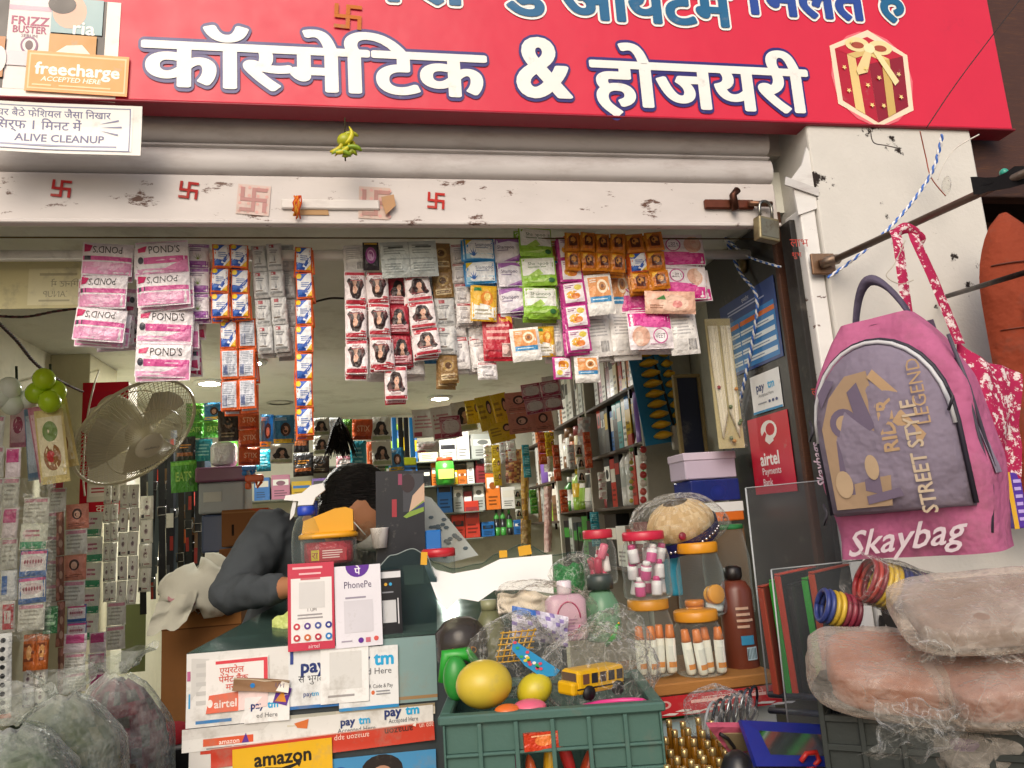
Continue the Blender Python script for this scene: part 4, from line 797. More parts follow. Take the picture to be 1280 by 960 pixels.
# belts and straps hanging in the corner
bc = ['17181c', '22242a', '2d3036', '3a4652', '1b1614', '3d4a56', '121214', '262a2c']
nm = ['first', 'second', 'third', 'fourth', 'fifth', 'sixth', 'seventh', 'eighth', 'ninth', 'tenth', 'eleventh', 'twelfth', 'thirteenth', 'fourteenth', 'fifteenth', 'sixteenth', 'seventeenth', 'eighteenth', 'nineteenth', 'twentieth', 'twenty-first', 'twenty-second', 'twenty-third', 'twenty-fourth']
for i in range(22):
    x = 178+i*3.9; L_ = random.uniform(.55, .8); p = PY(x, 545+random.uniform(-8, 10), 3.55+.08*(i % 3)); c0 = bc[i % len(bc)]
    t = thing('belt', nm[i]+' dark belt from the bindi cards in the row of hanging belts', 'belt', p, (0, random.uniform(-.03, .03), random.uniform(-.6, .6)), 'belts hanging in the corner')
    MB().sheet(lambda u, v: V(((u-.5)*.026, .008*sin(v*5+i), -L_*v)), 2, 10, lambda u, v: c0 if random.random() > .1 else random.choice(['7a7c80', 'b0362c', '8a6a4a', '50545a'])).build('strap', SOFT, t)
    b = MB().tube([(-.016, 0, 0), (-.016, 0, .035), (.016, 0, .035), (.016, 0, 0), (-.016, 0, 0)], .003, '9a9a9c', 6); b.build('buckle', STEEL, t, (0, -.004, -L_*random.uniform(.3, .95)))
    if i % 4 == 1: MB().box((-.014, -.006, -.06), (.014, -.003, 0), random.choice(['c03a30', 'd8d4c8', 'c8642c'])).build('price_tag', PAPER, t, (0, -.004, -L_*random.uniform(.2, .8)))
# ================================================================== boxes and sack behind the counter
def bxpx(name, x0, y0, x1, y1, Y, dep, col, label, cat, mt, ops=None, bev=.004, rz=0, group=None, prt='box_body'):
    c, W, H = RECT(x0, y0, x1, y1, Y); mb = MB().box((-W/2, 0, -H/2), (W/2, dep, H/2), col, bev)
    if ops: draw(mb, ops, W, H, flat(W, H), .0008)
    return tag(mb.build(name, mt, None, c, (0, 0, rz)), label, cat, group)
c, W, H = RECT(248, 602, 306, 690, 3.35)
t = thing('storage_box', 'grey plastic storage box with purple lid in the corner', 'storage box', c+V((0, 0, -H/2)))
MB().box((-W/2, 0, H*.55), (W/2, .22, H), '8e969a', .008).build('upper_tub', PLAS, t); MB().box((-W/2+.01, .01, 0), (W/2-.01, .21, H*.54), '38486a', .008).build('lower_tub', PLAS, t)
MB().box((-W/2-.012, -.012, H+.001), (W/2+.012, .232, H+.062), '6e3f5c', .008).build('lid', PLAS, t); MB().box((-W/2+.02, -.004, H*.72), (0, -.001, H*.86), 'b9bbb6').build('paper_label', PAPER, t)
bxpx('carton', 277, 636, 336, 682, 3.3, .25, '7a5232', 'brown carton marked 1 behind the person', 'carton', KRAFT, [('t', '1', .24, .45, .3, '241a14', {'bold': .03}), ('r', 0, .9, 1, .94, '8d6541'), ('p', [(.55, 1), (1, 1), (1, .8)], 'a24a30')])
bxpx('carton', 274, 684, 345, 745, 3.2, .3, '6a4528', 'lower brown carton under the carton marked 1', 'carton', KRAFT, [('r', 0, .45, 1, .5, '8b6a44')])
bxpx('carton', 202, 742, 302, 900, 2.85, .35, '7d5531', 'big brown carton carrying the white sack', 'carton', KRAFT, [('r', 0, .74, 1, 1, '8f6338'), ('r', 0, .73, 1, .74, '5a3a20')])
c = PY(247, 735, 2.8)
def sack(u, v):
    a = 2*pi*u; r = .125*sin(pi*(.02+.96*v))**.55*(1+.22*nz(cos(a)*1.4, sin(a)*1.4, v*2.5)+.1*nz(cos(a)*4, sin(a)*4, v*6)); z = .075*cos(pi*v)
    return V((r*cos(a)*1.0, r*sin(a)*.8, z*(1+.3*cos(a))+.03*nz(cos(a)*2, sin(a)*2, v*2)))
mb = MB().sheet(sack, 30, 16, lambda u, v: 'b98a90' if .55 < v < .75 and .62 < u < .78 else 'c9c8ba', wrap=True)
mb.sheet(lambda u, v: V((-.1+.12*u-.03*v, -.105-.02*nz(u*3, v*3), -.03-.1*v+.03*u+.02*nz(u*4, v*2))), 10, 10, 'c6c5b6')
tag(mb.build('cloth_sack', CLOTH, None, c), 'crumpled white cloth sack with a pink patch on the big carton', 'sack')
c = PY(216, 925, 2.3)
tag(MB().ball((0, 0, 0), (.07, .06, .045), '7d1f26', 16, 10).build('red_bag', MILKY if 0 else CLOTH, None, c), 'dark red cloth bundle low beside the counter', 'bundle')
bxpx('black_crate', 150, 935, 300, 1010, 2.2, .3, '17171a', 'black crate low in the dark beside the counter', 'crate', SOFT)
bxpx('white_plastic_bag', 262, 552, 293, 582, 3.42, .1, 'e4e6e6', 'bright white plastic bag on the purple lidded box', 'plastic bag', FILM, bev=.02)
for i, (x0, y0, x1, y1, cc, l) in enumerate([(302, 582, 320, 594, '1f7fd0', 'blue plastic toy over the carton'), (306, 593, 329, 611, 'd2581c', 'orange plastic toy over the carton')]):
    c, W, H = RECT(x0, y0, x1, y1, 3.25); mb = MB().box((-W/2, 0, 0), (W/2, .03, H/2), cc, .006).box((-W/2, 0, -H/2), (-W/6, .03, -.001), cc, .006).tube([(W*.1, .015, 0), (W*.15, .015, -H*.4), (W*.4, .015, 0)], .006, cc)
    tag(mb.build('plastic_toy', PLAS, None, c), l, 'toy')
# ================================================================== goods on the shelves
def prod(kind, col, w, h, loc, label, cat, group, c2='e8e6e0', face=0, d=None):
    """a product standing at loc; face 0 looks to -Y, 1 to -X"""
    d = d or min(w*.8, .07); rz = (-pi/2 if face else 0)+random.uniform(-.12, .12)
    if kind == 'box':
        mb = MB().box((-w/2, -d/2, 0), (w/2, d/2, h), col, .0015)
        surf = lambda u, v, l: V(((u-.5)*w, -d/2-l, v*h))
        draw(mb, [('r', .08, random.uniform(.5, .6), .92, random.uniform(.72, .9), c2), ('g', .15, .1, .85, .4, 3, shade(col, .6))] + ([('e', .5, .66, .25, .1, shade(col, .7))] if random.random() < .5 else []), w, h, surf, .0006)
        draw(mb, [('r', .1, .55, .9, .85, c2)], w, h, lambda u, v, l: V((-w/2-l, d/2-u*d, v*h)), .0006)
        o = mb.build('product_box', CARD, None, loc, (0, 0, rz)); return tag(o, label, cat, group)
    t = thing('product_'+('bottle' if kind != 'tub' else 'tub'), label, cat, loc, (0, 0, rz), group); r = w/2
    if kind == 'bottle':
        MB().lathe([(r*.9, 0), (r, .004), (r, h*.3), (r, h*.3, c2), (r, h*.62, col), (r*.95, h*.7), (r*.45, h*.8), (r*.42, h*.84)], col, 14).build('body', PLAS, t)
        MB().lathe([(r*.5, h*.84), (r*.52, h*.98), (r*.45, h)], c2, 12).build('cap', PLAS, t)
    elif kind == 'spray':
        MB().lathe([(r*.95, 0), (r, .005), (r, h*.55), (r*.9, h*.66), (r*.4, h*.8)], col, 14).build('body', PLAS, t)
        MB().lathe([(r*.42, h*.8), (r*.45, h*.9), (r*.25, h*.92), (r*.22, h)], c2, 10).build('cap', PLAS, t)
    elif kind == 'tube':
        MB().sheet(lambda u, v: V((r*cos(2*pi*u)*(1), r*sin(2*pi*u)*(1-.85*v)*.8, h*.16+h*.84*v)), 14, 6, lambda u, v: c2 if .35 < v < .65 else col, wrap=True).build('body', PLAS, t)
        MB().lathe([(r*.75, 0), (r*.8, h*.15), (r*.7, h*.16)], shade(col, .8), 12).build('cap', PLAS, t)
    elif kind == 'tub':
        MB().lathe([(r*.9, 0), (r, .005), (r, h*.72), (r*.9, h*.78)], col, 16).build('body', PLAS, t)
        MB().lathe([(r*1.03, h*.76), (r*1.03, h*.98), (r*.95, h)], c2, 16).build('lid', PLAS, t)
    return t
CN = {'e6e4de': 'white', '1c1b1d': 'black', 'd8b21e': 'yellow', 'c23a2c': 'red', '3f8f3a': 'green', '2c6cb0': 'blue', '7a5aa8': 'purple', 'd0702a': 'orange', 'b9bdb8': 'grey', '8a3038': 'maroon', '9cc840': 'lime green', 'd58aa6': 'pink', '7a5434': 'brown', '2f9aa0': 'teal', 'e0d2a8': 'cream', 'c8a04a': 'gold'}
IN = {v: k for k, v in CN.items()}
KN = {'box': 'box', 'bottle': 'bottle', 'spray': 'spray bottle', 'tube': 'tube', 'tub': 'tub'}
def run(spec, pos, shelfname, group, face):
    """spec: (kind, colour name, width, height[, second colour]); label counts along the shelf"""
    t = 0; kw_ = (max(1, min(1.5, .7/sum(s_[2]+.003 for s_ in spec))) if face else 1)
    for i, s_ in enumerate(spec):
        kd, cn, w_, h = s_[:4]; w_ *= kw_; h *= 1.4 if face else 1.2; c2 = IN[s_[4]] if len(s_) > 4 else random.choice(['e8e6e0', 'd9d4c8', '2a2a2e'])
        lab = '%s %s, %s from the %s %s' % (cn, KN[kd], nm[i], 'near end' if face else 'left end', shelfname)
        prod(kd, shade(IN[cn], random.uniform(.88, 1.06)), w_*.95, h, pos(t+w_/2), lab, KN[kd].split()[-1], group, c2, face); t += w_+.003
# right wall shelf unit
XS = 1.1
zA, zB, zC = PX(783, 485, XS).z, PX(788, 556, XS).z, PX(794, 631, XS).z
zA2, zB2, zC2 = PX(724, 517, XS).z, PX(724, 579, XS).z, PX(737, 636, XS).z
Y1, Y2, Y3, Y4 = 2.98, 3.78, 4.5, 5.38
su = thing('wall_shelves', 'wall shelf unit along the right side of the shop', 'shelves', (XS, Y1, .15))
def shelf(y0, y1, z, nm_='shelf_board'): MB().box((0, y0-Y1+.012, z-.15-.014), (.232, y1-Y1-.012, z-.15), '4a4038', .002).build(nm_, WOOD, su); MB().box((-.004, y0-Y1+.1, z-.15-.05), (.008, y0-Y1+.115, z-.15-.0145), '17161a').build('shelf_bracket', METAL, su)
for y in (Y1, Y2, Y3): MB().box((0, y-Y1-.01, 0), (.235, y-Y1+.01, 2.04), 'b3aea2' if y > Y1 else 'a9a69c', .002).build('upright', PLASTER, su)
for z in (zA, zB, zC, zC-.27): shelf(Y1, Y2, z)
for z in (zA2, zB2, zC2, zC2-.28): shelf(Y2, Y3, z)
for z in (zA2-.03, zB2-.05, zC2-.05): shelf(Y3, Y4, z)
G = 'goods on the right wall shelves'
def pr(y0, z): return lambda t: V((XS+.06, y0+.03+t, z+.001))
run([('box', 'white', .05, .2, 'red'), ('box', 'red', .03, .22), ('box', 'white', .06, .21, 'pink'), ('box', 'orange', .04, .19), ('box', 'white', .05, .2, 'red'), ('box', 'red', .05, .17), ('box', 'cream', .06, .2, 'maroon'), ('box', 'white', .05, .18), ('box', 'maroon', .05, .2), ('box', 'white', .06, .17), ('box', 'pink', .05, .19), ('box', 'white', .06, .18)], pr(Y1, zA), 'of the top shelf, nearest bay', G, 1)
run([('box', 'red', .05, .15), ('tub', 'black', .05, .12), ('bottle', 'purple', .055, .25, 'purple'), ('box', 'black', .04, .17, 'yellow'), ('box', 'yellow', .06, .22, 'blue'), ('box', 'white', .05, .19), ('box', 'teal', .06, .16), ('box', 'black', .06, .18, 'teal'), ('box', 'blue', .05, .14), ('box', 'black', .07, .16, 'yellow'), ('box', 'black', .06, .17), ('box', 'black', .06, .19, 'red')], pr(Y1, zB), 'of the middle shelf, nearest bay', G, 1)
run([('bottle', 'green', .05, .15, 'white'), ('bottle', 'white', .055, .17, 'green'), ('spray', 'white', .06, .28, 'white'), ('box', 'red', .06, .22, 'white'), ('bottle', 'white', .065, .21, 'grey'), ('bottle', 'white', .065, .2, 'grey'), ('box', 'black', .06, .18, 'red'), ('box', 'red', .06, .16), ('box', 'black', .07, .17), ('bottle', 'maroon', .06, .17)], pr(Y1, zC), 'of the lower shelf, nearest bay', G, 1)
run([('box', 'maroon', .1, .14), ('box', 'red', .08, .12), ('box', 'white', .09, .13), ('box', 'black', .1, .17)], pr(Y1+.1, zC-.27), 'of the lowest shelf, nearest bay', G, 1)
run([('box', c, w_, h) for c, w_, h in [('white', .05, .22), ('white', .04, .24), ('grey', .05, .23), ('white', .05, .2), ('black', .03, .22), ('white', .06, .21), ('grey', .05, .2), ('white', .06, .19), ('orange', .05, .16), ('white', .05, .17)]], pr(Y2, zA2), 'of the top shelf, second bay', G, 1)
run([('tube', 'lime green', .05, .17), ('box', 'green', .05, .18), ('box', 'lime green', .06, .16), ('tub', 'cream', .07, .15, 'maroon'), ('tub', 'orange', .07, .13, 'brown'), ('tub', 'white', .07, .16, 'brown'), ('bottle', 'brown', .06, .17), ('box', 'white', .06, .15)], pr(Y2, zB2), 'of the middle shelf, second bay', G, 1)
run([('tube', 'white', .05, .19), ('tube', 'grey', .05, .17, 'black'), ('tube', 'white', .06, .18), ('tube', 'lime green', .07, .19, 'white'), ('bottle', 'lime green', .06, .17, 'yellow'), ('tube', 'white', .06, .15), ('bottle', 'green', .06, .14, 'white')], pr(Y2, zC2), 'of the lower shelf, second bay', G, 1)
run([('box', c, .07, random.uniform(.1, .18), 'green') for c in ('black', 'black', 'green', 'black', 'black', 'grey', 'black')], pr(Y2, zC2-.28), 'of the lowest shelf, second bay', G, 1)
run([('box', 'white', .06, .2), ('bottle', 'orange', .06, .2), ('box', 'grey', .07, .19), ('box', 'white', .06, .18), ('tub', 'purple', .07, .16, 'blue'), ('box', 'orange', .06, .17), ('box', 'white', .07, .2)], pr(Y3, zA2-.03), 'of the top shelf, far bay', G, 1)
run([('box', 'maroon', .07, .22), ('tube', 'white', .06, .2, 'green'), ('box', 'white', .06, .2), ('tub', 'purple', .09, .22, 'purple'), ('box', 'brown', .08, .2), ('box', 'white', .07, .18)], pr(Y3, zB2-.05), 'of the middle shelf, far bay', G, 1)
run([('box', c, .08, random.uniform(.14, .24)) for c in ('white', 'brown', 'lime green', 'cream', 'grey', 'brown')], pr(Y3, zC2-.05), 'of the lower shelf, far bay', G, 1)
# hung in front of those shelves
def roll(name, x0, y0, x1, y1, Y, col, label, n=18, mt=FILM):
    a, b = PY((x0+x1)/2, y0, Y), PY((x0+x1)/2, y1, Y); wd = RECT(x0, y0, x1, y1, Y)[1]; mb = MB()
    mb.sheet(lambda u, v: a.lerp(b, v)-V((0, Y, 0))*0+V(((u-.5)*wd*(1+.15*nz(v*7, 0)), -.02*sin(pi*u)+.008*nz(u*3, v*12), 0)), 6, n, lambda u, v: random.choice(col), True)
    return tag(mb.build(name, mt), label, 'packet strip')
roll('gold_wrap_roll', 651, 558, 661, 690, 4.3, ['b8862a', 'c99a3c', '8f6420'], 'tall gold foil roll standing before the far shelves')
roll('stacked_snack_packs', 632, 562, 652, 604, 4.4, ['8c4a2c', 'a8683c', '6b3420', 'c09a5a'], 'stack of brown snack packets hanging by the back corner')
roll('brown_packet_strip', 652, 650, 664, 735, 4.2, ['b08c50', 'c2a468', '9a7a44'], 'brown paper packet strip under the gold roll')
roll('silver_packet_strip', 722, 522, 738, 592, 3.5, ['c8c6c4', 'b4b2b2', 'dcd8d4', 'c8a4a0'], 'shiny silver packet strip in front of the second bay')
roll('pink_ribbon_strip', 680, 608, 690, 690, 3.9, ['d8b0a8', 'c89a94', 'e2c4bc'], 'pale pink ribbon strip hanging before the shelves')
roll('white_packet_strip', 680, 560, 692, 590, 4.0, ['d8d6d0', 'c6c2bc'], 'white packet strip by the far bay')
for i in range(16):      # packet strips hooked on the shelf fronts
    x = 604+i*9.5; y = random.choice([540, 556, 590, 612, 640]); k = random.choice(['bgreen', 'bwhite', 'byellow', 'bpink', 'bcyan', 'borange', 'silver', 'bface', 'gold'])
    hang('%s narrow packet strip from the back on the right shelf fronts' % nm[i], k, x, y, x+random.uniform(8, 12), y+random.uniform(28, 52), 4.6-i*.095, 1, 3, cat='packets', name='packet_strip', group='packet strips on the shelf fronts')
# blue cards with yellow pieces
for k, (x0, x1, lab) in enumerate([(781, 819, 'blue card of yellow hair clips, nearer the sachets'), (813, 836, 'narrow blue card of yellow hair clips beside the white wall')]):
    c, W, H = RECT(x0, 436, x1, 556, 2.7+.12*k); t = thing('clip_card', lab, 'clip card', PY((x0+x1)/2, 436, 2.7+.12*k), (0, -.12 if k == 0 else -.13, .25))
    MB().box((-W/2, 0, -H), (W/2, .003, 0), '2378a8').build('backing_card', CARD, t)
    for j in range(9):
        mb = MB().lathe([(W*.1, 0), (W*.3, .008), (W*.32, .016), (W*.16, .026), (W*.05, .03)], 'd9a81e', 10); mb.lathe([(W*.12, .008), (W*.14, .02), (W*.06, .024)], '8c4a14', 8, Matrix.Translation((0, -.012, 0)))
        mb.build('yellow_clip', PLAS, t, (W*.12, -.014, -H*(j+.9)/9.3))
for k, x in enumerate((789, 804)):
    t = thing('bead_string', ['green and white bead string under the clip cards', 'red and white ball string under the clip cards'][k], 'bead string', PY(x, 556, 2.85))
    for j in range(7 if k else 9):
        q = (PY(x, 562+j*(10.5 if k else 8), 2.85)-PY(x, 556, 2.85)); MB().ball((0, 0, 0), .014 if k else .009, [['6f9a5a', 'd8d6c8', 'b8a84a'], ['b83a3c', 'd9cfc6', 'c25a50']][k][j % 3], 10, 8).build('ball', PLAS, t, q)
# ================================================================== back wall shelves
YB = 5.12
bs = thing('back_shelves', 'glass shelves on the back wall behind the person', 'shelves', (0, YB, .15))
SH = {}
for k, (y, x0, x1) in enumerate([(576, 380, 600), (607, 380, 605), (642, 380, 605), (676, 380, 605), (621, 300, 470)]):
    a, b = PY(x0, y, YB), PY(x1, y, YB); z = PY(540 if k < 4 else 400, y, YB).z; SH[k] = (a.x, z)
    MB().box((a.x, 0, z-.15-.01), (b.x, .27, z-.15), '6a6f66', .002).build('shelf_board', GLASS if 0 else PLAS, bs)
G = 'goods on the back wall shelves'
def pb(x, k): X0 = PY(x, 600, YB+.08).x; return lambda t: V((X0+t, YB+.08, SH[k][1]+.001))
run([('bottle', 'black', .05, .2, 'lime green'), ('bottle', 'blue', .05, .22, 'lime green'), ('bottle', 'black', .05, .23, 'yellow'), ('bottle', 'blue', .05, .2, 'yellow'), ('box', 'cream', .13, .1), ('box', 'grey', .12, .12), ('box', 'white', .09, .16), ('box', 'grey', .16, .14), ('box', 'grey', .12, .1)], pb(484, 0), 'on the top back shelf', G, 0)
run([('box', 'green', .07, .13), ('box', 'blue', .14, .14), ('box', 'black', .08, .1), ('box', 'orange', .06, .13), ('box', 'cream', .05, .1), ('box', 'yellow', .06, .08), ('box', 'orange', .06, .08), ('box', 'white', .05, .12), ('box', 'maroon', .1, .18)], pb(482, 1), 'on the second back shelf', G, 0)
run([('box', 'blue', .1, .2), ('box', 'grey', .07, .14), ('box', 'maroon', .06, .11), ('box', 'grey', .08, .15), ('box', 'orange', .1, .2, 'white'), ('box', 'white', .1, .12), ('box', 'cream', .07, .08)], pb(545, 2), 'on the third back shelf', G, 0)
run([('box', 'white', .08, .09), ('box', 'red', .09, .13), ('box', 'red', .1, .2, 'maroon'), ('box', 'blue', .09, .08), ('bottle', 'green', .04, .15, 'black'), ('bottle', 'green', .04, .15, 'black'), ('bottle', 'black', .04, .14, 'green'), ('box', 'blue', .1, .08)], pb(545, 3), 'on the lowest back shelf', G, 0)
run([('box', 'blue', .1, .12), ('box', 'pink', .12, .13), ('box', 'yellow', .13, .09, 'blue'), ('box', 'purple', .12, .1), ('box', 'purple', .12, .07), ('box', 'green', .1, .1)], pb(318, 4), 'on the shelf behind the carton', G, 0)
c, W, H = RECT(543, 574, 566, 607, YB+.03); t = thing('green_jar', 'green jar with orange red lid on the second back shelf', 'jar', c+V((0, -.1, -H/2)))
MB().lathe([(W*.42, 0), (W*.5, .01), (W*.52, H*.5), (W*.46, H*.85)], '3fa832', 18).build('body', PLAS, t); MB().lathe([(W*.44, H*.85), (W*.44, H*1.0), (W*.4, H*1.02)], 'c2482a', 18).build('lid', PLAS, t)
tag(MB().box((0, 0, 0), (W*.8, .002, H*.35), 'b5cf5a').build('jar_sticker', PAPER), 'x', 'y'); so_ = bpy.data.objects['jar_sticker']; del so_['label']; del so_['category']; so_.parent = t; so_.location = (-W*.4, -W*.54, H*.2)
# ================================================================== right jamb: dark board with stickers
jb = thing('jamb_board', 'tall black board lining the right side of the doorway', 'board', (1.112, 2.03, .15))
MB().box((0, -.18, 0), (.02, .27, 2.04), '211d1b', .003).build('board', PLAS, jb); MB().box((-.006, -.2, 0), (.022, -.182, 2.04), '4c2f22', .002).build('wood_edge', WOOD, jb)
MB().lathe([(.022, 0), (.022, .01), (.016, .014)], '7a6a4a', 14, Matrix.Rotation(-pi/2, 4, 'Y')).build('round_knob', METAL, jb, PX(930, 333, 1.111)-V((1.112, 2.03, .15)))
def jcard(name, quad, base, ops, label, cat, X=1.1095):
    pts = [PX(x, y, X) for x, y in quad]; yb = (pts[0].y+pts[3].y)/2; yf = (pts[1].y+pts[2].y)/2; zt = (pts[0].z+pts[1].z)/2; zb = (pts[2].z+pts[3].z)/2
    o = card(name, V((X, (yb+yf)/2, (zt+zb)/2)), yb-yf, zt-zb, base, ops, CARD, (0, 0, -pi/2), curl=0, th=.0012); return tag(o, label, cat)
tb = [('r', .04, .04, .96, .72, '2a7cc0'), ('t', dev('एयरटेल'), .5, .92, .05, 'd9dce8'), ('g', .15, .8, .85, .88, 2, 'aab4d4'), ('r', .12, .6, .96, .66, 'd8702c')]
for r in range(4): tb.append(('r', .16, .1+.125*r, .94, .16+.125*r, 'd9e4ea')); tb.append(('g', .2, .115+.125*r, .9, .145+.125*r, 1, '7a8aa8'))
tb.append(('r', .34, .06, .36, .68, '2a7cc0'))
jcard('rate_poster', [(900, 383), (967, 346), (979, 445), (909, 475)], '27407e', tb, 'blue poster with a rate table on the black board', 'poster')
jcard('payment_sticker', [(937, 471), (973, 460), (979, 507), (943, 520)], 'e6e8ea', [('t', 'pay', .33, .68, .22, '1f3270', {'bold': .03, 'maxw': .38}), ('t', 'tm', .7, .68, .22, '22a4d8', {'bold': .03, 'maxw': .3}), ('t', 'Accepted Here', .5, .45, .09, '5a5e68', {'maxw': .7}), ('r', 0, 0, 1, .06, '2a8ac0'), ('g', .2, .2, .5, .28, 1, '8a8e98'), ('e', .6, .24, .04, .04, '2a3a70'), ('e', .72, .24, .04, .04, '2a3a70'), ('e', .84, .24, .04, .04, '2a3a70')], 'white and blue payment sticker on the black board', 'sticker')
arc = [(.5+.2*cos(a)*(1-.0*i), .84+.09*sin(a)) for i, a in enumerate([j*pi/10-.4 for j in range(17)])]
jcard('payment_sticker', [(935, 525), (984, 512), (996, 610), (945, 622)], 'c61f36', [('e', .52, .8, .2, .13, 'f0ece8'), ('e', .56, .81, .11, .08, 'c61f36'), ('p', [(.3, .72), (.42, .8), (.46, .76), (.36, .64)], 'c61f36'), ('p', [(.4, .68), (.58, .74), (.62, .66), (.5, .62)], 'f0ece8'), ('t', 'airtel', .46, .45, .17, 'f4efec', {'bold': .03, 'maxw': .62}), ('t', 'Payments', .48, .29, .09, 'f0e4e4', {'maxw': .66, 'bold': .015}), ('t', 'Bank', .36, .15, .09, 'f0e4e4', {'bold': .015})], 'red payments bank sticker with white swirl on the black board', 'sticker')
wire('twisted_wire', [PX(907, 297, 1.08), PX(925, 340, 1.09), PX(946, 372, 1.1), PX(940, 430, 1.1), PX(930, 480, 1.1), PX(921, 520, 1.1), PX(917, 562, 1.1)], .003, 'e4e4e6', 'blue and white twisted wire hanging down the black board', '3a68b8')
wire('twisted_wire', [PX(907, 297, 1.08), PX(935, 320, 1.09), PX(976, 334, 1.1)], .003, 'dfe2e6', 'blue and white twisted wire crossing the top of the black board', '3a68b8')
# bead necklace packs, dark frame, boxes on the right
bn = thing('necklace_pack', 'clear pack of white bead necklaces left of the black board', 'necklaces', PY(897, 398, 2.08))
c, W, H = RECT(880, 398, 912, 560, 2.08)
MB().box((-W/2, .004, -H), (W/2, .008, 0), 'b5ab84').build('backing_card', KRAFT, bn)
for i in range(11):
    for s in (-1, 1):
        pts = [(s*W*.42*(1-(i/11)*.9)*(1-.25*t_**2), -.001-.002*(i % 2), -H*.06-H*.86*t_*(1-i*.02)) for t_ in [j/14 for j in range(15)]]
        MB().tube(pts, .0022, random.choice(['d9d3c0', 'e4e0d2', 'cbc2a8']), 5).build('bead_strand', PLAS, bn)
for j in range(7): MB().ball((0, 0, 0), .006, random.choice(['8c3a3a', 'b07a3a', '5a6a4a']), 8, 6).build('pendant', PLAS, bn, (random.uniform(-.4, .4)*W, -.008, -H*random.uniform(.3, .95)))
MB().sheet(lambda u, v: V(((u-.5)*W*1.05, -.012-.004*nz(u*4, v*9), -H*v)), 6, 14, 'eeeeea').build('clear_sleeve', CRINK, bn)
fr = thing('dark_mirror', 'small dark framed mirror leaning on the right wall', 'mirror', PY(864, 520, 2.5))
c, W, H = RECT(848, 468, 882, 574, 2.5)
for a, b in [((-W/2, -H/2), (W/2, -H/2+.012)), ((-W/2, H/2-.012), (W/2, H/2)), ((-W/2, -H/2+.0125), (-W/2+.012, H/2-.0125)), ((W/2-.012, -H/2+.0125), (W/2, H/2-.0125))]: MB().box((a[0], 0, a[1]), (b[0], .02, b[1]), '8a7a52', .002).build('frame_strip', WOOD, fr)
MB().box((-W/2+.01, .008, -H/2+.01), (W/2-.01, .012, H/2-.01), '141c34').build('mirror_glass', CLEAR if 0 else PLAS, fr)
c, W, H = RECT(856, 566, 920, 598, 2.15)
t = thing('lilac_box', 'pale lilac cardboard box on top of the blue clear box', 'box', c+V((0, 0, -H/2))); MB().box((-W/2, 0, 0), (W/2, .12, H), 'b9adc0', .003).build('box_body', KRAFT, t); MB().box((-W/2-.003, -.003, H*.72), (W/2+.003, .123, H+.003), 'c8bccd', .003).build('lid', KRAFT, t)
c, W, H = RECT(864, 599, 925, 626, 2.14)
t = thing('blue_clear_box', 'blue see-through plastic box under the lilac box', 'box', c+V((0, 0, -H/2))); MB().box((-W/2, 0, 0), (W/2, .13, H), '34449a', .004).build('box_body', MATS.setdefault('blue_clear', mat('blue_clear_plastic', rough=.15, alpha=.45, tint='8090e0')), t); MB().ball((W*.2, .05, H*.4), H*.35, '1c6a8a').build('blue_ball', PLAS, t)
bxpx('orange_box', 868, 628, 930, 652, 2.13, .12, 'cf6a26', 'orange and white box under the blue clear box', 'box', CARD, [('r', 0, .5, 1, 1, 'd9dcdc'), ('t', 'A', .6, .25, .3, '4a1f14', {'bold': .03})])
bxpx('side_ledge', 850, 656, 945, 900, 2.08, .2, '6b5138', 'brown wooden ledge carrying the boxes by the black board', 'ledge', WOOD)
sw = thing('wall_switch', 'black cable and white plug on the right wall by the mirror', 'plug', PY(845, 545, 2.7)); MB().box((-.012, 0, -.05), (.012, .02, .04), 'b9b6ae', .003).build('plug_body', PLAS, sw); MB().tube([(0, .01, .04), (-.03, .01, .2), (-.06, .02, .34)], .005, '1e1c1c').build('cable', SOFT, sw)
# ================================================================== the person bending over behind the counter
def limb(mb, chain, k=7):
    for (a, ra), (b, rb) in zip(chain[:-1], chain[1:]):
        a, b = V(a), V(b); n = max(2, int((b-a).length/.022))
        for i in range(n+1): t = i/n; mb.ball(a.lerp(b, t), ra+(rb-ra)*t, 'ffffff', 12, 8)
def fuse(name, mb, voxel, smooth, mt, colf, parent=None):
    o = mb.build('shape', mt); r = o.modifiers.new('r', 'REMESH'); r.mode = 'VOXEL'; r.voxel_size = voxel
    s = o.modifiers.new('s', 'SMOOTH'); s.iterations = smooth; s.factor = .5
    bpy.context.view_layer.update(); dg = bpy.context.evaluated_depsgraph_get(); me = bpy.data.meshes.new_from_object(o.evaluated_get(dg)); bpy.data.objects.remove(o)
    m2 = MB(); m2.v = [tuple(v.co) for v in me.vertices]; m2.f = [tuple(p.vertices) for p in me.polygons]; m2.c = [colf(p.center) for p in me.polygons]; m2.s = [True]*len(m2.f)
    bpy.data.meshes.remove(me); return m2.build(name, mt, parent)
Yp = 2.42
SH1 = PY(338, 668, Yp); EL = PY(286, 742, 2.3); WR = PY(354, 735, 2.12); HD = PY(386, 730, 2.07)
NB = PY(398, 655, 2.47); HC = PY(449, 636, 2.4); SH2 = PY(470, 690, 2.62); CH = PY(385, 740, 2.56); HP = V((PY(330, 820, 2.72).x, 2.74, .98))
skin = 'a5714f'
body = MB(); limb(body, [(HP, .13), (CH, .125), (NB+V((-.02, .03, -.06)), .09)]); limb(body, [(CH+V((0, 0, .05)), .11), (SH1, .066), (EL, .045), (WR, .03)]); limb(body, [(CH+V((0, 0, .03)), .1), (SH2, .06), (PY(490, 790, 2.5), .042), (PY(452, 775, 2.3), .028)])
limb(body, [(NB+V((-.02, .03, -.06)), .06), (NB, .052), (HC, .058)])
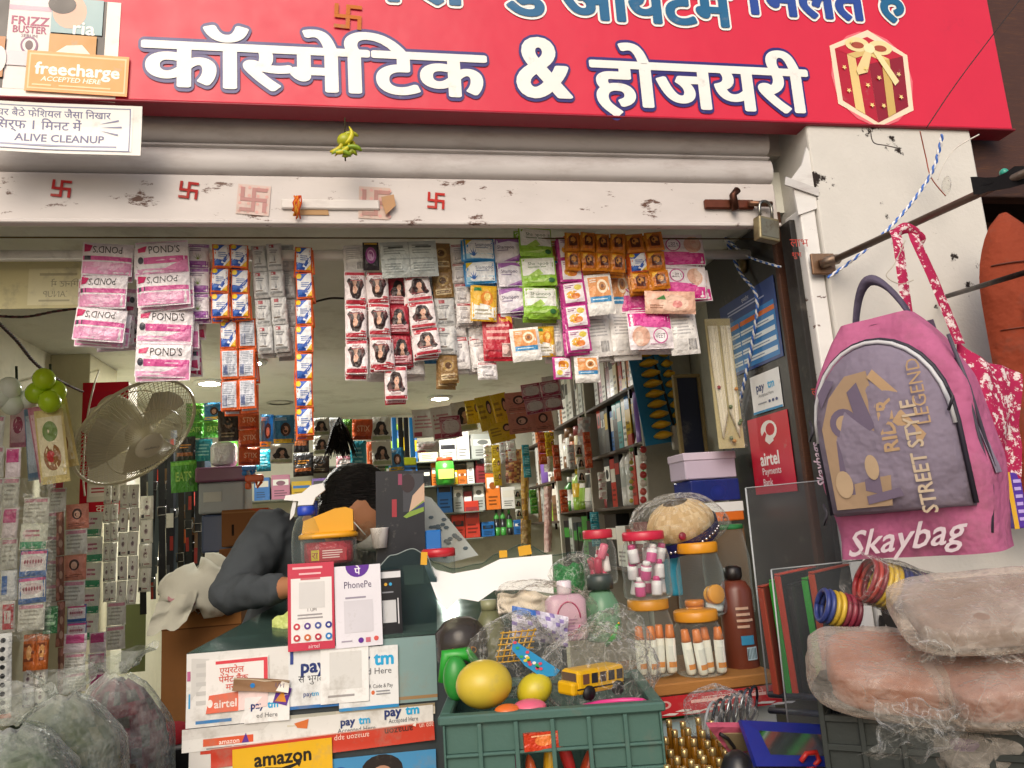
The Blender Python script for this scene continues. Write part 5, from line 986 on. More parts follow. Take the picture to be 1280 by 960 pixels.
for s in (-1, 1): limb(body, [(HP+V((s*.08, .02, -.02)), .085), (HP+V((s*.09, -.06, -.42)), .06), (HP+V((s*.09, .02, -.78)), .042), (HP+V((s*.09, -.1, -.8)), .035)])
fd = (rt*.75-up*.62-fw*.3).normalized()            # where the face points
for d0, r in ((0, .088), (.03, .078), (.055, .062)): body.ball(HC+fd*d0, r, 'ffffff', 20, 14)
cr = HC-fd*.02; body.ball(cr, .09, 'ffffff', 20, 14)
side = fd.cross(fw).normalized()
body.ball(HC+fd*.1-up*.012, .014, 'ffffff', 10, 8)                      # nose
def hand(mb, w, tip, palm_up):
    d_ = (tip-w).normalized(); s = d_.cross(V((0, 0, 1))).normalized(); mb.ball(w+d_*.045, .026, 'ffffff', 12, 8); limb(mb, [(w, .026), (w+d_*.06, .03)])
    for i in range(4):
        o_ = s*(i-1.5)*.018; L_ = (.062, .075, .07, .055)[i]; limb(mb, [(w+d_*.07+o_, .0095), (w+d_*(.07+L_*.55)+o_, .009), (w+d_*(.07+L_*.9)+o_-V((0, 0, .03)), .0075)])
    limb(mb, [(w+d_*.03-s*.025, .012), (w+d_*.065-s*.05, .01), (w+d_*.09-s*.045-V((0, 0, .012)), .008)])
hand(body, WR, HD, 0); w2 = PY(452, 775, 2.3); hand(body, w2, PY(420, 772, 2.15), 0)
ps = thing('person', 'person in grey long-sleeved top and white mask bending down behind the counter', 'person', (HP.x, HP.y, .15))
def local(o): o.location = -V((HP.x, HP.y, .15)); return o
local(fuse('body', body, .009, 6, SKIN, lambda c: skin, ps))
shirt = MB(); limb(shirt, [(HP+V((0, 0, -.04)), .145), (CH, .142), (NB+V((-.03, .04, -.07)), .1)]); limb(shirt, [(CH+V((0, 0, .05)), .126), (SH1, .074), (EL, .05), (WR.lerp(EL, .1), .036)]); limb(shirt, [(CH+V((0, 0, .03)), .115), (SH2, .075), (PY(490, 790, 2.5), .056), (PY(458, 776, 2.33), .041)])
sh_o = fuse('shirt', shirt, .009, 5, CLOTH, lambda c: '474c50', ps)
for v in sh_o.data.vertices:
    c = v.co; k = .012*(.4-abs(nz(c.x*9+c.z*9, c.y*6, c.z*20-c.x*14)))+.012*(.4-abs(nz(c.x*20, c.y*9+2, c.z*14+4)))+.004*nz(c.x*40, c.y*30, c.z*30); v.co = c+v.normal*k
local(sh_o)
trousers = MB()
for s in (-1, 1): limb(trousers, [(HP+V((0, 0, -.05)), .14), (HP+V((s*.08, .02, -.08)), .1), (HP+V((s*.09, -.06, -.42)), .078), (HP+V((s*.09, .02, -.74)), .06)])
local(fuse('trousers', trousers, .014, 4, CLOTH, lambda c: '24262c', ps))
hair = MB(); hair.ball(HC-fd*.035+up*.02, .104, 'ffffff', 20, 14); hair.ball(HC-fd*.02+up*.045+rt*.02, .092, 'ffffff', 20, 14); hair.ball(HC+fd*.03+up*.052, .068, 'ffffff', 16, 12); hair.ball(HC-fd*.06-up*.03, .075, 'ffffff', 16, 12); hair.ball(HC+rt*.06+up*.03-fw*.02, .062, 'ffffff', 16, 12); hair.ball(HC-rt*.045+up*.0-fw*.01, .085, 'ffffff', 16, 12)
hair.v = [tuple(HC+(V(q)-HC)*.93) for q in hair.v]
ho = fuse('hair', hair, .009, 3, HAIR, lambda c: random.choice(['0c0a0a', '12100f', '171312']), ps)
for v in ho.data.vertices: c = v.co; v.co = c+v.normal*(.004*nz(c.x*16, c.y*16, c.z*8)+.0035*nz(c.x*120+c.z*30, c.y*120, c.z*22))
local(ho)
ear = MB().ball(HC+fd*.0-rt*.005-fw*.085-up*.035, (.018, .012, .026), skin, 10, 8).build('ear', SKIN, ps); local(ear)
mk = MB().sheet(lambda u, v: HC+fd*(.075+.05*sin(pi*u)*sin(pi*v)**.6)+(side*(u-.5)*.17)+(fd.cross(side))*(v-.5)*.1-up*.03+fd*(-.05*(2*u-1)**2), 12, 8, 'c9c9c2'); local(mk.build('mask', CLOTH, ps))
local(MB().tube([HC+fd*.05-fw*.08-up*.03, HC-fw*.093-up*.02, HC-rt*.03-fw*.09-up*.04], .002, 'e2e2dc', 6).build('mask_strap', CLOTH, ps))
# ================================================================== counter with pasted papers
YC = 1.95
cl, crr = PY(236, 850, YC).x, .47
ztop = PY(240, 816, YC).z
ctr = thing('shop_counter', 'glass-topped shop counter plastered with payment stickers', 'counter', (0, YC, .15))
MB().box((cl, .003, 0), (crr, .36, ztop-.15-.012), '3a4144', .003).build('cabinet', PLAS, ctr)
bk = PY(372, 742, 2.5); fr_ = PY(236, 812, YC)
gt = MB(); gl = [(cl-.004, -.004, ztop-.15), (crr, -.004, ztop-.15), (crr, .55, bk.z-.15), (bk.x, .55, bk.z-.15)]
gt.add(gl+[(x, y, z-.008) for x, y, z in gl], [(0, 1, 2, 3), (7, 6, 5, 4), (0, 4, 5, 1), (1, 5, 6, 2), (2, 6, 7, 3), (3, 7, 4, 0)], '4f6660'); gt.build('glass_top', mat('green_glass', rough=.06, spec=.8, alpha=.5, tint='a8c4bc', noisecol=.03), ctr)
MB().box((cl, -.002, ztop-.15-.0105), (crr, .0015, ztop-.15-.0085), '1c2224').build('edge_trim', PLAS, ctr)
TG = 'papers pasted on the counter front'
def cp(name, x0, y0, x1, y1, lift, base, ops, label, cat='sticker', tilt=.0, mt=None, curl=.002):
    o = pcard(name, x0, y0, x1, y1, YC-lift, base, ops, tilt=tilt+.02, mt=mt or WORN, curl=curl, th=.0008); tag(o, label, cat, TG); return o
# teal glass to the right, white strip glare left out: real reflections do that
cp('counter_glass_panel', 476, 796, 546, 878, .002, '7f9a98', [('r', 476, 870, 546, 874, '9a7a52')], 'plain grey green glass panel at the right end of the counter front', 'panel', curl=0)
paytm = lambda x, y, h, full=True: [('t', 'pay', x-h*1.1, y, h, '1f3270', {'bold': .035, 'maxw': h*2.1}), ('t', 'tm', x+h*1.0, y, h, '1fa6da', {'bold': .035, 'maxw': h*1.7})]
cp('pasted_sheet', 234, 812, 362, 904, .004, 'dfddd8', [('p', [(240, 818), (262, 820), (256, 850), (240, 870)], 'cdcbc6'), ('r', 246, 896, 290, 900, '2a7cba'), ('g', 246, 822, 262, 880, 5, 'c2c0bc'), ('t', 'pay', 268, 826, 6, '30509a'), ('r', 237, 862, 239, 880, '2a9ad0'), ('r', 235, 834, 239, 846, 'b8628c'), ('p', [(300, 904), (312, 870), (362, 866), (362, 904)], 'e9e7e4')], 'large torn white sheet pasted left on the counter front', 'sheet', tilt=-.01)
cp('lettered_sheet', 258, 822, 336, 888, .0065, 'ebe7e2', [('r', 270, 824, 334, 828, 'd8404c'), ('r', 330, 824, 335, 880, 'd8404c'), ('t', dev('एयरटेल'), 290, 836, 8, 'd25a4c', {'maxw': 32, 'bold': .012}), ('t', dev('पेमेंट बैंक'), 292, 847, 8, 'd25a4c', {'maxw': 42, 'bold': .012}), ('t', dev('मर'), 288, 857, 8, 'd25a4c', {'bold': .012}), ('p', [(258, 888), (262, 866), (298, 864), (298, 888)], 'e0684c'), ('t', 'airtel', 282, 877, 10, 'f6e6de', {'bold': .02, 'maxw': 34}), ('e', 263, 876, 3.4, 5, 'f6e6de'), ('p', [(298, 888), (298, 864), (336, 866), (334, 886)], 'e9cfcb')], 'torn sheet with red Hindi lettering on the large white sheet', 'sheet', tilt=-.02)
cp('torn_brown_strip', 292, 848, 362, 864, .010, '8c6a4c', [('p', [(292, 848), (330, 852), (362, 848), (362, 850), (292, 850)], 'c8b49a'), ('e', 316, 857, 3, 3, '2a7cc0'), ('p', [(346, 862), (352, 850), (362, 852), (362, 864)], 'e8e0d4'), ('t', 'UPI', 350, 855, 6, '5a4a70')], 'torn brown curl of paper across the red lettered sheet', 'paper scrap', tilt=.12, mt=PAPER, curl=.008)
cp('purple_scrap', 344, 858, 362, 880, .009, '5a2c8c', [('p', [(346, 878), (352, 862), (360, 876)], 'd88a2a')], 'purple scrap torn beside the red lettered sheet', 'paper scrap', tilt=.3, mt=PAPER)
cp('payment_scrap', 306, 870, 362, 902, .0085, 'eceae6', paytm(332, 880, 9)+[('t', 'ed Here', 334, 893, 6, '4a4c52', {'maxw': 26})], 'small white corner with blue lettering half covered by torn sheets', 'sticker')
cp('payment_board', 361, 810, 432, 884, .0045, 'e4e5e4', [('t', 'pay', 392, 831, 17, '1f3270', {'bold': .035, 'maxw': 38}), ('t', dev('से भुगतान'), 394, 847, 9, '44464c', {'maxw': 42}), ('t', 'pay', 385, 866, 6, '2a4a8c', {'bold': .02}), ('t', 'tm', 394, 866, 6, '1fa6da', {'bold': .02}), ('r', 361, 880, 432, 884, '2a6cae'), ('r', 363, 812, 367, 828, '3a4a90')], 'white payment board with Hindi line left of the plain white card', 'sticker')
cp('payment_board', 424, 808, 498, 886, .0065, 'e6e7e6', [('t', 'tm', 480, 823, 17, '1fa6da', {'bold': .035, 'maxw': 34}), ('t', 'y', 458, 823, 15, '1f3270', {'bold': .035}), ('t', 'ed Here', 472, 839, 8, '4a4c52', {'maxw': 38}), ('t', 'QR Code & Pay', 474, 858, 5, '3a3c42', {'maxw': 34}), ('e', 466, 866, 2.2, 2.6, 'd86a3a'), ('g', 470, 863, 490, 870, 2, '8a8c92'), ('r', 424, 882, 498, 886, '2a8ac2')], 'white payment board with blue foot right of the plain white card', 'sticker')
cp('blank_code_card', 401, 806, 461, 878, .0095, 'eeedea', [('r', 412, 814, 452, 861, 'd9d8d4'), ('g', 410, 866, 452, 872, 1, 'a09c9c')], 'plain white card pasted over both payment boards', 'card')
cp('tape_patch', 361, 886, 545, 900, .003, 'c9c2b0', [('r', 361, 886, 420, 893, 'b9b7a8'), ('r', 500, 886, 545, 890, '9a8a6a')], 'strip of brownish tape below the payment boards', 'tape')
cp('pasted_strip', 233, 896, 545, 924, .0045, 'e2e0da', [('p', [(233, 896), (340, 896), (330, 906), (233, 909)], 'd6d3cd'), ('r', 258, 910, 318, 919, 'd8562c'), ('t', 'amazon', 289, 915, 6, 'f6e2d4', {'bold': .015, 'maxw': 34}), ('p', [(304, 919), (309, 907), (313, 919)], '5a2c8c'), ('g', 262, 920, 318, 924, 1, '8a8888'), ('p', [(368, 902), (386, 898), (384, 910), (372, 908)], 'd8743a')]+paytm(446, 906, 10)+[('t', 'Accepted Here', 446, 917, 6, '6a6c72', {'maxw': 48})]+paytm(506, 899, 12)+[('t', 'Accepted Here', 506, 911, 6, '6a6c72', {'maxw': 38})], 'long white strip with blue lettering across the counter front', 'strip', tilt=-.012)
cp('red_strip', 268, 918, 546, 942, .006, 'c63c26', [('t', 'amazon app', 350, 930, 7, 'f0d0c0', {'flip': True, 'maxw': 60}), ('t', 'amazon app', 440, 926, 7, 'f0d0c0', {'flip': True, 'maxw': 60}), ('t', 'amazon', 500, 925, 9, '5a2016', {'flip': True, 'bold': .02, 'maxw': 44}), ('t', 'app un', 536, 923, 7, 'f0d0c0', {'flip': True, 'maxw': 18}), ('r', 268, 918, 546, 919, 'e0a898'), ('p', [(518, 920), (524, 914), (522, 922)], 'efe6da')], 'red strip with white lettering pasted upside-down on the counter', 'strip', tilt=-.03)
cp('yellow_sticker', 292, 929, 416, 990, .0095, 'e8b41e', [('t', 'amazon', 354, 945, 18, '1f1a14', {'bold': .03, 'maxw': 70}), ('p', [(330, 958), (352, 966), (374, 957), (372, 955), (352, 961), (332, 956)], '1f1a14'), ('p', [(368, 952), (377, 954), (374, 961)], '1f1a14')], 'yellow sticker with black lettering at the bottom of the counter', 'sticker', tilt=-.03)
cp('photo_sticker', 416, 942, 546, 1000, .0045, '4a92c2', [('e', 478, 962, 26, 20, '2a2422'), ('e', 478, 972, 15, 16, 'b88a70'), ('e', 426, 960, 10, 7, '2c4a9a')], 'blue sticker with the top of a dark-haired head below the red strip', 'sticker')
cp('white_sticker', 236, 932, 292, 1000, .0045, 'd9d6d0', [('r', 250, 936, 292, 942, 'c63c26')], 'white and red paper edge left of the yellow sticker', 'sticker')
# cards standing on the counter
def standcard(name, x0, y0, x1, y1, Y, base, ops, label, tilt=0): o = pcard(name, x0, y0, x1, y1, Y, base, ops, tilt=tilt, mt=CARD, th=.002); tag(o, label, 'card'); return o
ic = []
for i, (cc, c2) in enumerate([('c83a4a', 0), ('5a3a8c', 0), ('4a5a9c', 0), ('2c3a8c', 0), ('c23a44', 0), ('c86a3a', 0), ('b83048', 0), ('2a7cc0', 0)]): ic.append(('e', 371+(i % 4)*13.2, 782+(i//4)*14, 4.2, 4.2, cc)); ic.append(('e', 371+(i % 4)*13.2, 782+(i//4)*14, 1.8, 1.8, 'f0eeea'))
standcard('payment_card', 360, 703, 418, 812, YC-.016, 'c83a52', [('r', 364, 722, 415, 802, 'e9e6e4'), ('g', 366, 706, 412, 712, 1, 'efc0c4'), ('g', 374, 714, 404, 719, 1, 'efc0c4'), ('g', 376, 720, 402, 726, 1, 'c86a74'), ('r', 374, 727, 406, 760, 'd6d4d2'), ('t', '1 UPI', 390, 762, 4, '5a5658'), ('g', 372, 766, 410, 774, 2, '9a9698'), ('t', 'airtel', 392, 807, 5, 'f4d8da')]+ic, 'red bordered payment card standing left on the counter', .01)
standcard('white_payment_card', 419, 706, 477, 808, YC-.012, 'e6e3ea', [('p', [(448+15*cos(k*pi/10), 706+15*sin(k*pi/10)) for k in range(11)], '5f2c96'), ('t', dev('पे'), 448, 713, 9, 'f0ecf4', {'bold': .02}), ('t', 'PhonePe', 448, 730, 9, '4a3a62', {'maxw': 34}), ('g', 432, 744, 464, 749, 1, '9a94a4'), ('r', 430, 750, 466, 790, 'd4d1d8'), ('g', 426, 798, 442, 802, 1, 'a49cac'), ('e', 450, 800, 3.4, 3.4, '5f2c96'), ('r', 456, 797, 462, 803, 'c86a7c'), ('e', 469, 799, 3, 3, 'd85a54')], 'white card with purple half circle standing beside the red bordered card', 0)
standcard('black_card', 474, 712, 502, 800, YC+.004, '17181f', [('r', 474, 714, 502, 722, 'd9d9dc'), ('e', 483, 730, 2, 2, 'd8a83a'), ('e', 489, 730, 2, 2, '3aa0d0'), ('g', 478, 738, 498, 742, 1, '8a8c94'), ('r', 478, 750, 495, 778, 'c9cacc'), ('r', 497, 748, 498.4, 780, 'd9d9dc')], 'black payment card standing behind the white card with purple half circle', 0)
# dark picture board behind
o = pcard('dark_standee', 470, 588, 531, 706, 2.12, '171a24', [('r', 504, 592, 530, 640, '3a3c44'), ('p', [(516, 620), (531, 604), (531, 630), (510, 646)], 'c8a890'), ('p', [(504, 646), (530, 626), (530, 640), (508, 648)], '7d9a3c'), ('r', 490, 624, 496, 646, '9a2a38'), ('e', 510, 604, 9, 12, '2a1a22'), ('r', 498, 592, 503, 606, '8a3a5a'), ('p', [(512, 640), (531, 628), (531, 634)], '2c3468')], mt=CARD, tilt=.03, th=.008)
tag(o, 'dark board with a small fashion photo standing behind the counter cards', 'display board')
# wavy acrylic screen
def wavy(name, xs, ybot, Y, mt, col, label):
    def top(x):
        for (xa, ya), (xb, yb) in zip(xs[:-1], xs[1:]):
            if xa <= x <= xb: t = (x-xa)/(xb-xa); t = t*t*(3-2*t); return ya+(yb-ya)*t
        return xs[-1][1]
    mb = MB(); x0, x1 = xs[0][0], xs[-1][0]
    mb.sheet(lambda u, v: PY(x0+(x1-x0)*u, top(x0+(x1-x0)*u)+(ybot-top(x0+(x1-x0)*u))*v, Y), 40, 2, col, False)
    mb.tube([PY(x0+(x1-x0)*i/60, top(x0+(x1-x0)*i/60), Y) for i in range(61)], .0016, 'b8c6c4', 6)
    return tag(mb.build(name, mt), label, 'acrylic screen')
wavy('acrylic_screen', [(472, 712), (502, 690), (524, 688), (545, 704), (566, 711), (600, 705), (622, 692), (655, 680), (690, 694), (720, 690), (752, 700)], 800, 2.12, DARKG, '9fb4b2', 'clear acrylic screen with wavy top edge on the counter')
wavy('teal_screen', [(470, 710), (490, 694), (516, 686), (532, 693), (546, 722)], 806, 2.02, mat('teal_acrylic', rough=.1, spec=.6, alpha=.5, tint='7a9494'), '34464a', 'teal tinted acrylic panel behind the black payment card')
wp = [(526, 694), (545, 712), (566, 717), (600, 711), (625, 699), (690, 693), (692, 742), (655, 737), (618, 738), (598, 752), (575, 748), (558, 764), (546, 748), (536, 722)]  # white sheet tilted skyward, stands in for the sky reflection on the glass
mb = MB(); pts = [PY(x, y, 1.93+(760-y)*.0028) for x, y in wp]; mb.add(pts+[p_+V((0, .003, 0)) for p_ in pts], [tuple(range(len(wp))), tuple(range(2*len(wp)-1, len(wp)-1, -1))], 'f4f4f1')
tag(mb.build('sky_glare_sheet', mat('sky_glare_white', rough=.6, spec=.3, noisecol=.02)), 'white sheet shaped as the sky reflection at the wavy acrylic screen', 'paper')
for i, (x0, y0, x1, y1, l) in enumerate([(648, 682, 664, 694, 'yellow tape piece on the crest of the acrylic screen'), (624, 688, 634, 697, 'small yellow tape piece left of the crest of the acrylic screen'), (526, 690, 534, 706, 'yellow tape corner at the left of the white reflection sheet')]):
    tag(pcard('yellow_tape', x0, y0, x1, y1, 1.925, 'dca52a', [], mt=CARD, tilt=.1*(i-1)), l, 'tape')
tag(pcard('grey_lace_cloth', 531, 634, 600, 690, 2.3, 'a9aeac', [('p', [(531, 634), (600, 634), (600, 676)], '4a4c48')]+[('e', 536+random.random()*40, 650+random.random()*38, 2.5, 1.5, '5a6a72') for i in range(24)], mt=CRINK if 0 else PAPER, tilt=0), 'grey patterned paper slanting down behind the acrylic screen', 'paper')
bpy.data.objects.remove(bpy.data.objects['grey_lace_cloth'])
mb = MB(); tri = [PY(531, 620, 2.3), PY(539, 622, 2.3), PY(598, 694, 2.25), PY(560, 704, 2.25), PY(531, 700, 2.25)]; mb.add(tri+[p_+V((0, .002, 0)) for p_ in tri], [(0, 1, 2, 3, 4), (9, 8, 7, 6, 5)], 'a4aaa6')
for i in range(26):
    a, b = random.random(), random.random(); q = tri[0].lerp(tri[2], a*.9).lerp(tri[4].lerp(tri[3], .5), b*.8)+V((0, -.003, 0)); mb.add([q+V((.008*cos(k), 0, .005*sin(k))) for k in range(6)], [tuple(range(6))], '55636a')
tag(mb.build('patterned_paper', PAPER), 'grey patterned paper slanting down behind the acrylic screen', 'paper')
# spray bottle
p = PY(384, 705, 2.06); t = thing('spray_bottle', 'clear spray bottle with white trigger and blue collar on the counter', 'spray bottle', p)
sc_ = 2.15/967
def prf(pts, x0=384, y0=705): return [(r*sc_, (y0-y)*sc_) for r, y in pts]
MB().lathe(prf([(15, 708), (17, 700), (17, 680), (16, 668), (12, 656), (7, 650)]), 'c9dcd8', 20).build('body', CLEAR, t)
MB().lathe(prf([(9, 651), (10, 649), (10, 641), (8, 640)]), '2040b0', 16).build('collar', PLAS, t)
nz_ = MB(); nz_.prism([(x*sc_, z*sc_) for x, z in [(-9, 66), (8, 66), (11, 74), (22, 82), (20, 90), (6, 88), (-4, 80), (-22, 78), (-24, 73), (-8, 71)]], -.012, .012, 'e6e6e2'); nz_.build('trigger_head', PLAS, t)
MB().prism([(x*sc_, z*sc_) for x, z in [(-14, 72), (-10, 72), (-13, 56), (-18, 50), (-17, 60)]], -.006, .006, 'dcdcd8').build('trigger', PLAS, t)
tag(MB().sheet(lambda u, v: PY(388+10*u+3*nz(u*3, v*3), 626+36*v, 2.09-.015*sin(pi*u)), 8, 10, '1f3a94').build('blue_plastic_bag', FILM), 'crumpled blue plastic piece behind the spray bottle', 'plastic')
# yellow lidded container
p = PY(412, 706, 2.1); t = thing('yellow_lid_jar', 'clear container with a slanted yellow lid and red wrapper', 'jar', p); sc_ = 2.2/967
MB().lathe([(28*sc_, 0), (30*sc_, .006), (31*sc_, 32*sc_)], 'd9dfe0', 24, sq=3.5).build('body', CLEAR, t)
MB().lathe([(25*sc_, .004), (27*sc_, .01), (27*sc_, 26*sc_)], 'a81f30', 24, sq=3.5).build('red_wrapper', FILM, t)
q = MB(); q.box((-20*sc_, 0, 0), (20*sc_, .0006, 14*sc_), 'a81f30'); draw(q, [('g', .35, .2, .95, .9, 4, 'e8c8c4'), ('r', .05, .1, .26, .9, 'd8b82a'), ('t', dev('रा'), .15, .5, .5, 'a81f30')], 40*sc_, 14*sc_, lambda u, v, l: V(((u-.5)*40*sc_, -l, v*14*sc_)), .0006); q.build('wrapper_print', CARD, t, (0, -28*sc_, 5*sc_))
MB().lathe([(33*sc_, 30*sc_), (33*sc_, 34*sc_), (29*sc_, 37*sc_)], 'dc9a1c', 24, sq=3.5).build('lid_rim', PLAS, t)
MB().prism([(x*sc_, z*sc_) for x, z in [(-28, 36.5), (28, 36.5), (28, 60), (20, 63), (8, 62), (-26, 50)]], -24*sc_, 24*sc_, 'e0a01e').build('lid_hood', PLAS, t)
tag(MB().sheet(lambda u, v: PY(340+44*u, 775+30*v-12*sin(pi*u)*(1-v), 2.12)+V((0, -.03*sin(pi*u)*sin(pi*v), .012*nz(u*4, v*4))), 12, 8, 'c3d07a').build('green_polythene', FILM), 'pale yellow green plastic bag lying on the counter glass', 'plastic bag')
tag(MB().sheet(lambda u, v: PY(446+34*u-10*v, 655+48*v+6*nz(u*3, v*3), 2.08)+V((0, -.03*sin(pi*u)+.02*nz(u*5, v*6), 0)), 10, 12, 'a8a890').build('grey_plastic_wrap', CRINK), 'grey crumpled plastic wrap behind the standing white card', 'plastic wrap')
tag(MB().lathe([(.018, 0), (.024, .05), (.025, .052)], 'e9e4e0', 14).build('paper_cup', PAPER, None, PY(475, 685, 2.1)), 'small white paper cup before the dark board', 'cup')
c, W, H = RECT(532, 672, 552, 690, 2.12); tag(MB().box((-W/2, 0, -H/2), (W/2, .05, H/2+.02), '1f6cb8', .003).build('blue_box', CARD, None, c), 'blue box behind the wavy screen beside the dark board', 'box')
# ================================================================== jars
def jar(name, x, ytop, ybot, wpx, lidc, Y, label, contents=None, lidh=12, neck=.8, tint=None):
    k = PY(x, ybot, Y); s = (PY(x, ytop, Y)-k).length/(ybot-ytop); R_ = wpx/2*s; H = (ybot-ytop)*s; lh_ = lidh*s
    t = thing(name, label, 'jar', k)
    MB().lathe([(R_*.86, 0), (R_*.97, .006), (R_, H*.12), (R_*.97, H*.3), (R_, H*.5), (R_*.99, H*.62), (R_*neck, H-lh_*1.1)], tint or 'dfe6e4', 28, cap=False).build('body', CLEAR, t)
    MB().lathe([(R_*.86, .001), (0.001, .001)], 'dfe6e4', 28, cap=False).build('base', CLEAR, t)
    mb = MB(); n = 40; prof_ = [(R_*neck*1.06, H-lh_), (R_*neck*1.08, H-lh_*.9), (R_*neck*1.08, H-.003), (R_*neck*1.02, H)]; mb.lathe(prof_, lidc, n); mb.build('lid', PLAS, t)
    return t, k, R_, H, s
YJ = 1.78
JG = 'jar contents'
def blister(p, r, h, c1, c2, rot, label, cat='tube', name='lotion_tube', group=JG):
    t = thing(name, label, cat, p, rot, group)
    MB().lathe([(r*.8, 0), (r*.85, h*.02), (r, h*.05), (r, h*.4), (r, h*.4), (r, h*.72)], c1, 12).build('body', PLAS, t); MB().lathe([(r*1.01, h*.72), (r*.9, h*.8), (r*.75, h*.98), (r*.6, h)], c2, 12).build('cap', PLAS, t)
    q = MB().sheet(lambda u, v: V((1.02*r*sin((u-.5)*2), -1.02*r*cos((u-.5)*2), h*(.12+.45*v))), 8, 4, lambda u, v: 'e9e6de' if v > .3 else 'd98a3a'); q.build('wrap_label', CARD, t)
    return t
tA, pA, RA, HA, sA = jar('candy_jar', 752, 662, 730, 44, 'b8283c', 1.82, 'small clear jar with red lid, leftmost of the lidded jars', lidh=11)
for i in range(10): a = random.random()*6; tag(MB().lathe([(.009, 0), (.01, .003), (.01, .034), (.006, .036)], random.choice(['c23a5c', 'd86a84', 'e4d8d8', 'b02a4a']), 10).build('nail_polish', PLAS, None, pA+V((RA*.4*cos(a), RA*.4*sin(a), .012+.016*(i % 4))), (random.uniform(-.6, .6), random.uniform(-.6, .6), 0)), 'pink roll-on among those in the small red lidded jar', 'roll-on', 'pink roll-ons in the small red lidded jar')
tB, pB, RB, HB, sB = jar('candy_jar', 811, 664, 748, 62, 'c22440', 1.77, 'large clear jar with red lid full of pink and white bottles', lidh=11)
pk = 0
for j in range(3):
    for i in range(5):
        a = i*1.26+j*.5; pos = pB+V((RB*.56*cos(a), RB*.56*sin(a), .008+j*.037))
        t = thing('small_bottle', 'pink and white small bottle in the %s layer of the large red lidded jar' % ['bottom', 'middle', 'top'][j], 'bottle', pos, (random.uniform(-.22, .22), random.uniform(-.22, .22), random.random()*6), 'small bottles in the large red lidded jar')
        MB().lathe([(.011, 0), (.0125, .003), (.0125, .022, 'e6e0e2'), (.0125, .032)], 'd0508c' if i % 2 else 'dcd4d8', 12).build('body', PLAS, t); MB().lathe([(.009, .032), (.009, .041), (.007, .043)], 'c83a7c' if i % 3 else 'e8e4e4', 10).build('cap', PLAS, t)
tC, pC, RC, HC_, sC = jar('candy_jar', 880, 678, 768, 60, 'd9921c', 1.80, 'clear blue-tinted jar with yellow lid holding yellow tubs', lidh=13, tint='c8dce4')
for i, (dx, dz, r_) in enumerate([(-.024, .0, (0, 0, 0)), (.018, .038, (1.45, 0, .2)), (.024, .002, (.1, .2, .5))]):
    t = thing('cream_tub', ['yellow cream tub standing in the yellow lidded jar', 'yellow cream tub lying face-on in the yellow lidded jar', 'white based cream tub at the bottom of the yellow lidded jar'][i], 'tub', pC+V((dx, -.006, .006+max(dz, 0))), r_)
    MB().lathe([(.019, 0), (.021, .003), (.021, .016)], ['d98a24', 'e2a43a', 'dfe4e4'][i], 18).build('body', PLAS, t); MB().lathe([(.0225, .016), (.0225, .028), (.02, .03)], ['cf7a1c', 'e0982c', 'd0d8da'][i], 18).build('lid', PLAS, t)
jar('candy_jar', 915, 656, 768, 60, '2f7a44', 1.92, 'tall clear jar with green lid behind the yellow lidded jar', lidh=6)
tD, pD, RD, HD_, sD = jar('bottle_jar', 818, 748, 842, 62, 'c98a2c', 1.78, 'clear jar with amber lid holding orange capped bottles, under the large red lidded jar', lidh=13)
for i in range(4): blister(pD+V(((i-1.5)*.022, -.014-.014*(i % 2), .004)), .0115, .105, 'e9e4d6', 'd8762a', (0, random.uniform(-.05, .05), random.uniform(-.4, .4)), ['leftmost', 'second', 'third', 'rightmost'][i]+' orange capped bottle in the jar under the large red lid', 'bottle', 'lotion_bottle')
tE, pE, RE, HE, sE = jar('bottle_jar', 877, 762, 842, 66, 'd08c24', 1.76, 'clear jar with amber lid holding leaning orange capped bottles, nearest the brown bottle', lidh=13)
for i in range(4): blister(pE+V(((i-1.5)*.022+.004, -.014-.016*(i % 2), .004)), .0115, .1, 'e9e5d8', 'd8762a', (0, (-.1, -.12, -.05, .0)[i], random.uniform(-.4, .4)), ['leftmost', 'second', 'third', 'rightmost'][i]+' orange capped bottle in the jar nearest the brown bottle', 'bottle', 'lotion_bottle')
# brown pump bottle
p = PY(930, 842, 1.8); t = thing('brown_bottle', 'tall brown lotion bottle with black top beside the jars', 'bottle', p); s = 1.9/967
MB().lathe([(19*s, 0), (20*s, .006), (20*s, 60*s), (20*s, 98*s), (14*s, 108*s), (8*s, 110*s)], '6b3424', 22).build('body', PLAS, t); MB().lathe([(9*s, 110*s), (11*s, 114*s), (11*s, 124*s), (6*s, 127*s)], '1c1614', 16).build('cap', PLAS, t)
q = MB(); draw(q, [('g', .1, .55, .9, .95, 4, 'c8a48c'), ('r', .2, .3, .8, .45, '3a8ab0'), ('r', .4, .05, .9, .26, 'a9c4cc'), ('b', .42, .07, .88, .24, 6, '2a3a44')], 26*s, 70*s, lambda u, v, l: V((21*s*sin((u-.5)*1.3), -21*s*cos((u-.5)*1.3)-l, 15*s+v*70*s)), .0008); q.build('print', CARD, t)
